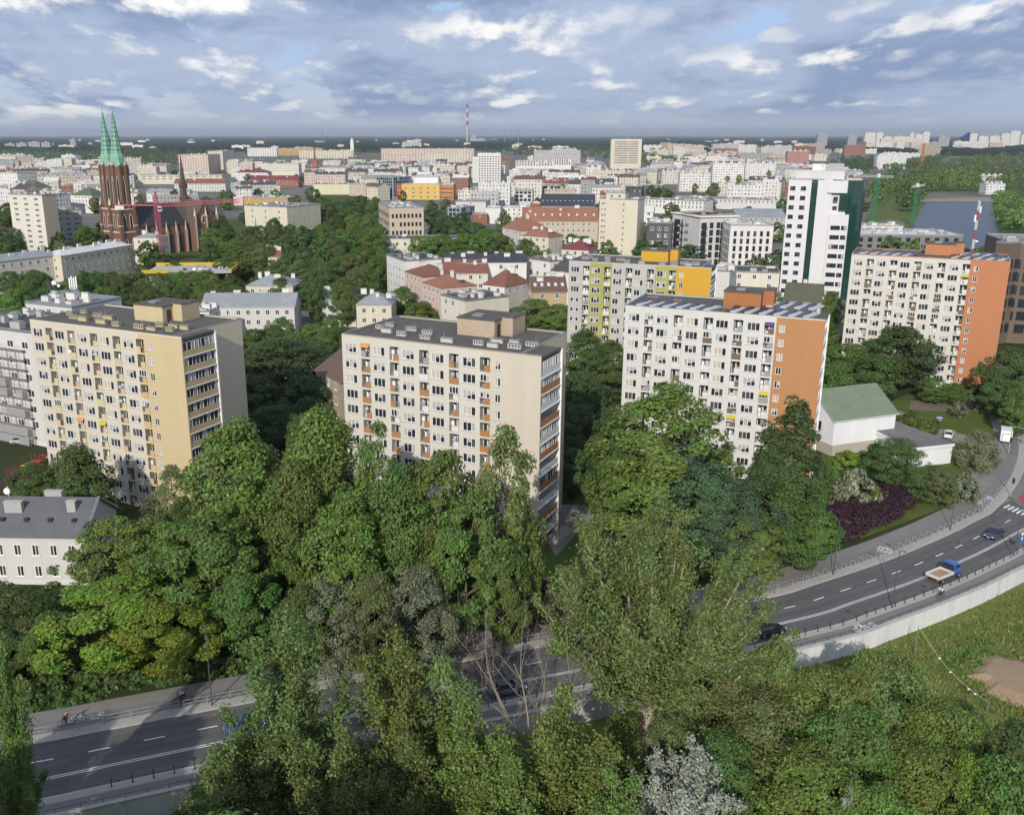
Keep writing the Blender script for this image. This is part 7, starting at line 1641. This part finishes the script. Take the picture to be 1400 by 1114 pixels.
FR = [('dark', ROOFS['dark'], 6), ('grey', ROOFS['grey'], 6), ('pale', ROOFS['white'], 4), ('red', ROOFS['red'], 3), ('brown', ROOFS['brown'], 3), ('maroon', ROOFS['maroon'], 1), ('concrete', ROOFS['concrete'], 5), ('greenish', ROOFS['green'], 1)]
fr = random.Random(21)
def wpick(L): 
    r = fr.random() * sum(q[2] for q in L)
    for q in L:
        r -= q[2]
        if r <= 0: return q
    return L[-1]
CITY = []; NCH = 0
def city_house(x, y, a, L, D, h, kind, name):
    """x, y is the front left corner"""
    global NCH
    wn, wc, _ = wpick(FW); rn, rm, _ = wpick(FR)
    d = hypot(x, y); big = kind == 'slab'
    wmt = farwall('far_wall_' + wn.replace(' ', '_') + ('_slab' if big else ''), wc, 3.6 if big else 3.0, 2.9 if big else 3.3, .55 if big else .42, .42 if big else .52)
    mb = MB(); mb.box(0, L, 0, D, -1, h, 0, 'tb')
    pitched = kind == 'pitched'
    if pitched:
        rh = fr.uniform(2.2, 4.2)
        mb.face([(-.3, -.3, h), (L + .3, -.3, h), (L + .3, D / 2, h + rh), (-.3, D / 2, h + rh)], 1); mb.face([(L + .3, D + .3, h), (-.3, D + .3, h), (-.3, D / 2, h + rh), (L + .3, D / 2, h + rh)], 1)
        mb.face([(L, 0, h), (L, D, h), (L, D / 2, h + rh)], 2); mb.face([(0, D, h), (0, 0, h), (0, D / 2, h + rh)], 2)
    else:
        mb.box(-.1, L + .1, -.1, D + .1, h + .003, h + .35, 1, 'b')
        mb.box(-.12, L + .12, -.12, .0, h - .4, h + .5, 2)
    for k in range(int(L / (3.2 if not big else 14)) + 1):
        X_, Y_ = fr.uniform(1, max(1.1, L - 1.5)), fr.uniform(.25, .75) * D; z = h + (rh * (1 - abs(Y_ - D / 2) / (D / 2)) - .5 if pitched else .35); s = fr.uniform(.4, 1.3)
        if big: mb.box(X_ - 2, X_ + 2, Y_ - 2, Y_ + 2, h + .35, h + 2.6, 2, 'b')
        else: mb.box(X_ - s, X_ + s, Y_ - .45, Y_ + .45, z, z + fr.uniform(1, 2.2), fr.choice([2, 3]), 'b')
    o = mb.obj(name, [wmt, rm, mat('far_trim_' + wn.replace(' ', '_'), wc, .85, .1), WALLS['pale']], None, uv=True)
    o.location = (x, y, 0); o.rotation_euler = (0, 0, a); foot(x, y, a, L, D)
    o['category'] = 'building'; o['group'] = {'pitched': 'pitched roofed town houses', 'flat': 'flat roofed town houses', 'slab': 'far slab blocks'}[kind]
    cx, cy_ = x + cos(a) * L / 2, y + sin(a) * L / 2; CITY.append((o, wn, rn, kind, proj(cx, cy_, h)[0], hypot(cx, cy_)))
    return o
SEEN = [(646, 685, 248), (536, 622, 272), (834, 880, 231), (425, 437, 228), (521, 648, 220), (338, 482, 214), (703, 783, 231), (428, 478, 264), (342, 410, 249), (357, 410, 240), (322, 366, 248), (191, 304, 250), (238, 310, 260), (243, 305, 235), (855, 909, 266), (866, 962, 286),
        (920, 1072, 282), (738, 812, 284), (1020, 1060, 243), (975, 1018, 248), (930, 972, 260), (905, 930, 250), (1077, 1107, 224), (1200, 1240, 230), (478, 490, 204), (703, 728, 278), (623, 722, 300), (514, 537, 270)]
def try_place(x, y, a, L, D, h, kind, name):
    c, s = cos(a), sin(a)
    for u in np.linspace(0, L, 5):                             # keep the landmarks of the photo in sight
        X_, Y_ = x + c * u, y + s * u; px, py = proj(X_, Y_, 0); pt = proj(X_, Y_, h + 3)[1]
        for x1, x2, yv in SEEN:
            if x1 - 4 < px < x2 + 4 and py > yv - 3 and pt < yv - 2: return False
    for i in range(int(L / 6) + 2):
        for v in (0, D / 2, D):
            u = min(L, i * 6); X_, Y_ = x + c * u - s * v, y + s * u + c * v
            if taken(X_, Y_, 5.0): return False
            if any(in_px(X_, Y_, q) for q in NOGO): return False
            px, py = proj(X_, Y_, 0)
            if not (-40 < px < 1440): return False
    city_house(x, y, a, L, D, h, kind, name); return True
counts = dict(pitched=0, flat=0, slab=0); D_ = 690.0; PASS = 0
while D_ < 1750:
    step = 24 + D_ * .012; half = D_ * .56; x = -D_ * .51 + fr.uniform(0, 20)
    while x < half:
        a = radians({0: -26, 1: 12, 2: -6, 3: -14}[int((x + 3000) / 260 + D_ / 300) % 4]) + fr.uniform(-.03, .03)
        L = fr.uniform(13, 40); k = 'pitched' if fr.random() < .5 else 'flat'
        if counts[k] < 295 and fr.random() < .95:
            if try_place(x, D_ + fr.uniform(-8, 8), a, L, fr.uniform(11, 15), fr.choice([11, 13, 14.5, 16, 17.5, 20]) * (1 if k == 'pitched' else fr.choice([.8, 1, 1.25])), k, 'town_house' if k == 'pitched' else 'town_block'): counts[k] += 1
        x += L + fr.choice([0.6, 0.6, 0.6, 4, 9, 22])
    D_ += step
    if D_ >= 1750 and PASS < 2: PASS += 1; D_ = 690.0 + 13 * PASS
D_ = 1780.0
while D_ < 4300:
    half = D_ * .58; x = -D_ * .52 + fr.uniform(0, 60)
    while x < half:
        px = proj(x, D_, 0)[0]; p = (.5 if px > 880 else .24) * (1 if D_ < 2400 or px > 880 else .3)
        L = fr.uniform(30, 110)
        if counts['slab'] < 240 and fr.random() < p and try_place(x, D_ + fr.uniform(-30, 30), radians(fr.choice([-26, -8, 4, 12, 30])), L, fr.uniform(12, 18), fr.choice([12, 15, 18, 24, 31, 31]), 'slab', 'slab_block'): counts['slab'] += 1
        x += L + fr.uniform(15, 120)
    D_ += 60 + D_ * .02
# named groups on the right skyline and far left
for nm, lst in (('pale tower block on the right skyline beyond the woods', [(1183, 1198, 181.5), (1199, 1208, 181.5), (1209, 1220, 187), (1222, 1244, 187), (1245, 1251, 182), (1252, 1262, 184), (1263, 1272, 180.5), (1327, 1337, 183), (1339, 1352, 186.5), (1354, 1368, 186), (1370, 1382, 183), (1383, 1396, 179.5), (1397, 1410, 184)]),
                ('grey tower block on the right skyline beyond the woods', [(1284, 1299, 187), (1160, 1172, 186.5), (1118, 1132, 184)]), ('bluish slab of a far estate left of the church towers', [(6, 20, 197), (22, 36, 196), (38, 54, 194.5), (56, 68, 195), (95, 103, 191)])):
    L_ = []
    for x1, x2, yt in lst:
        Y = 4300 if x1 > 500 else 4000; X, _, z = atY(x1, yt, Y); Lx = solveL(X, Y, z, radians(-4), x2)
        o = None; mb = MB(); h = z; mb.box(0, Lx, 0, 22, -1, h, 0, 'tb'); mb.box(-.2, Lx + .2, -.2, 22.2, h + .003, h + .6, 1, 'b'); mb.box(Lx * .35, Lx * .6, 6, 14, h + .6, h + 4, 1, 'b')
        wc = (.64, .63, .59) if nm.startswith('pale') else (.33, .34, .36)
        o = mb.obj('tower_block', [farwall('far_wall_tower' + ('_p' if nm[0] == 'p' else '_g'), wc, 4, 2.9, .5, .45), CONCRETE], None, uv=True); o.location = (X, Y, 0); o.rotation_euler = (0, 0, radians(-4)); o['category'] = 'tower block'; o['group'] = 'far skyline tower blocks'
        L_.append((o, nm.split(' on the')[0] if ' on the' in nm else nm.split(' left')[0], 'on the right skyline beyond the woods' if x1 > 500 else 'left of the church towers', x1))
    label_row(L_)
for lab, x1, x2, yb, yt, wc in (('long white ten storey slab in front of the right skyline towers', 1305, 1375, 206, 193.5, (.64, .62, .57)), ('white hospital like slab with long window bands by the orange crane', 1200, 1240, 232, 213, (.66, .65, .63)), ('white low range below the right skyline towers', 1205, 1265, 205, 190, (.62, .58, .50)),
                               ('grey slab behind the orange crane', 1240, 1284, 205, 195, (.30, .32, .35)), ('pinkish red slab behind the white office tower', 1077, 1107, 226, 207, (.40, .22, .18)), ('white boathouse with arched front on the far basin bank', 1349, 1375, 266, 252, (.66, .66, .64)),
                               ('pale stone weir house among the riverside trees', 1343, 1375, 250, 241, (.5, .48, .43)), ('white stepped apartment block left of the white office tower', 1020, 1060, 245, 224, (.68, .67, .64)), ('bright white apartment block with plain gable', 975, 1018, 250, 224, (.70, .69, .67)),
                               ('white block with green roof terrace', 930, 972, 262, 237, (.68, .66, .62)), ('pale grey block with arched gables', 905, 930, 252, 235, (.58, .56, .52)), ('white pavilion on the skyline right of the beige slab tower', 880, 905, 208, 199, (.66, .66, .64)), ('ochre block on the skyline right of the beige slab tower', 903, 918, 207, 196, (.42, .32, .16))):
    Y = P(x1, yb)[1]; X, _, z = atY(x1, yt, Y); Lx = solveL(X, Y, z, radians(-4), x2); mb = MB(); mb.box(0, Lx, 0, 16, -1, z, 0, 'tb'); mb.box(-.2, Lx + .2, -.2, 16.2, z + .003, z + .6, 1, 'b')
    for k in range(4): mb.box(Lx * (k + .3) / 4, Lx * (k + .6) / 4, 4, 10, z + .6, z + 3, 1, 'b')
    o = mb.obj('apartment_building', [farwall('far_wall_n_%d' % int(wc[0] * 1000 + wc[2] * 100), wc, 3.4, 3.0, .55, .45), WALLS['pale']], None, uv=True); o.location = (X, Y, 0); o.rotation_euler = (0, 0, radians(-4)); tag(o, lab, 'building')
o = MB(); Y = P(1320, 206)[1]; X, _, z = atY(1316, 181, Y); Lx = solveL(X, Y, z, 0, 1327); o.box(0, Lx, 0, 20, -1, z * .7, 0); o.face([(0, 0, z * .7), (Lx, 0, z * .7), (Lx, 0, z)], 0); o.face([(Lx, 20, z * .7), (0, 20, z * .7), (Lx, 20, z)], 0); o.face([(0, 0, z * .7), (Lx, 0, z), (Lx, 20, z), (0, 20, z * .7)], 0); o.face([(Lx, 0, z * .7), (Lx, 20, z * .7), (Lx, 20, z), (Lx, 0, z)], 0)
o = o.obj('office_tower', mat('deep_blue_glass', (.02, .05, .12), .2, .05, .05)); o.location = (X, Y, 0); tag(o, 'dark blue slanted glass tower on the right skyline', 'office tower')
LANDM = [(-50, 120, 'on the far left'), (120, 235, 'around the brick church'), (235, 345, 'behind the pink crane'), (345, 480, 'behind the cream office'), (480, 600, 'behind the beige office'), (600, 700, 'around the white twelve storey tower'), (700, 815, 'behind the orange red roofs'),
         (815, 900, 'near the beige slab tower'), (900, 1010, 'behind the grey modern block'), (1010, 1085, 'left of the white office tower'), (1085, 1190, 'behind the white office tower'), (1190, 1500, 'by the riverside woods')]
def band(d): return 'nearer ' if d < 650 else 'middle ' if d < 1050 else 'farther ' if d < 1800 else 'skyline '
print(counts)
its = []
for o, wn, rn, kind, px, d in CITY:
    reg = next((t_ for a_, b_, t_ in LANDM if a_ <= px < b_), 'at the edge')
    its.append((o, f"{band(d)}{wn} {'slab' if kind == 'slab' else 'house'}, {rn} {'pitched ' if kind == 'pitched' else 'flat '}roof", reg, px))
label_row(its)
# street trees among the houses
cnt = 0; ft = random.Random(33)
for k in range(4000):
    if cnt >= 170: break
    D_ = 1 / ft.uniform(1 / 1900, 1 / 380); x = ft.uniform(-.55, .55) * D_
    px, py = proj(x, D_, 0)
    if taken(x, D_, 3) or not (0 < px < 1400) or in_px(x, D_, NOGO[1]): continue
    cnt += 1; reg = next((t_ for a_, b_, t_ in LANDM if a_ <= px < b_), 'at the edge'); c = ft.choice(['dark', 'mid', 'deep', 'fresh', 'olive'])
    tree('far', x, D_, 0, ft.uniform(7, 14), ft.uniform(3, 6), c, f"{band(D_)}{LK[c]} among houses", reg, 'street trees among the houses', px, single=True)
label_row([(o, look, reg, x) for o, look, reg, x in TREES])
# far forest to the horizon, with pale houses scattered in it
rng = np.random.default_rng(2); na, nr = 260, 60
A = np.linspace(-.62, .62, na); Rr = 3900 * (62000 / 3900) ** (np.linspace(0, 1, nr) ** 1.25)
G = rng.random((nr, na)); G = (G + np.roll(G, 1, 1) * .5) / 1.5
Z = 5 + 14 * G + 3 * np.sin(A * 40)[None, :] + 3 * np.sin(A * 97 + 1)[None, :]
Z[0] = -1; edge = 1 + .16 * (np.sin(A * 9 + .5) * .5 + np.sin(A * 23) * .5)
VV = np.stack([np.sin(A)[None, :] * Rr[:, None] * edge[None, :], np.cos(A)[None, :] * Rr[:, None] * edge[None, :], Z], -1).reshape(-1, 3)
ii = np.arange(nr * na).reshape(nr, na); Q = np.stack([ii[:-1, :-1], ii[:-1, 1:], ii[1:, 1:], ii[1:, :-1]], -1).reshape(-1, 4)
ffm = groundmat('far_forest_cloud_shadow', [(.014, .024, .014), (.022, .033, .017), (.012, .021, .014)], .003, .02, 0)  # forest greens darkened to carry cloud shadow lying on the far land
o = link(bpy.data.objects.new('far_forest', np_mesh('far_forest', VV, Q, [ffm]))); o['kind'] = 'stuff'
wood([(-30, 205), (700, 203), (1430, 199), (1430, 203), (1000, 210), (700, 212), (-30, 212)], 700, 15, 'deep', rad=(8, 16), k=40, ls=4.5)
its = []
for k in range(70):
    D_ = rng.uniform(3200, 9500); x = rng.uniform(-.52, .56) * D_; Lx = rng.uniform(20, 70); h = rng.uniform(14, 26); mb = MB(); mb.box(0, Lx, 0, 14, 0, h, 0); mb.box(Lx * .3, Lx * .5, 3, 9, h, h + 3, 1)
    px = proj(x, D_, 0)[0]
    if not 0 < px < 1400: continue
    o = mb.obj('distant_block', [WALLS[['white', 'pale', 'cream', 'grey'][k % 4]], CONCRETE]); o.location = (x, D_, 0); o['category'] = 'building'; o['group'] = 'pale blocks scattered in the far woods'
    its.append((o, ['white', 'pale', 'cream', 'grey'][k % 4] + ' speck of a block', 'in the far dark woods', px))
label_row(its)
# the air itself
hz, t, b = newmat('haze_air'); t.n.remove(b); pv = t.add('ShaderNodeVolumePrincipled'); pv.inputs['Color'].default_value = (.82, .91, 1.0, 1); pv.inputs['Density'].default_value = 4.6e-5; pv.inputs['Anisotropy'].default_value = .25
t.ln(pv.outputs[0], t.n['Material Output'].inputs['Volume'])
mb = MB(); mb.box(-72000, 72000, -300, 71000, -6, 330)
o = mb.obj('haze', hz); o['kind'] = 'stuff'
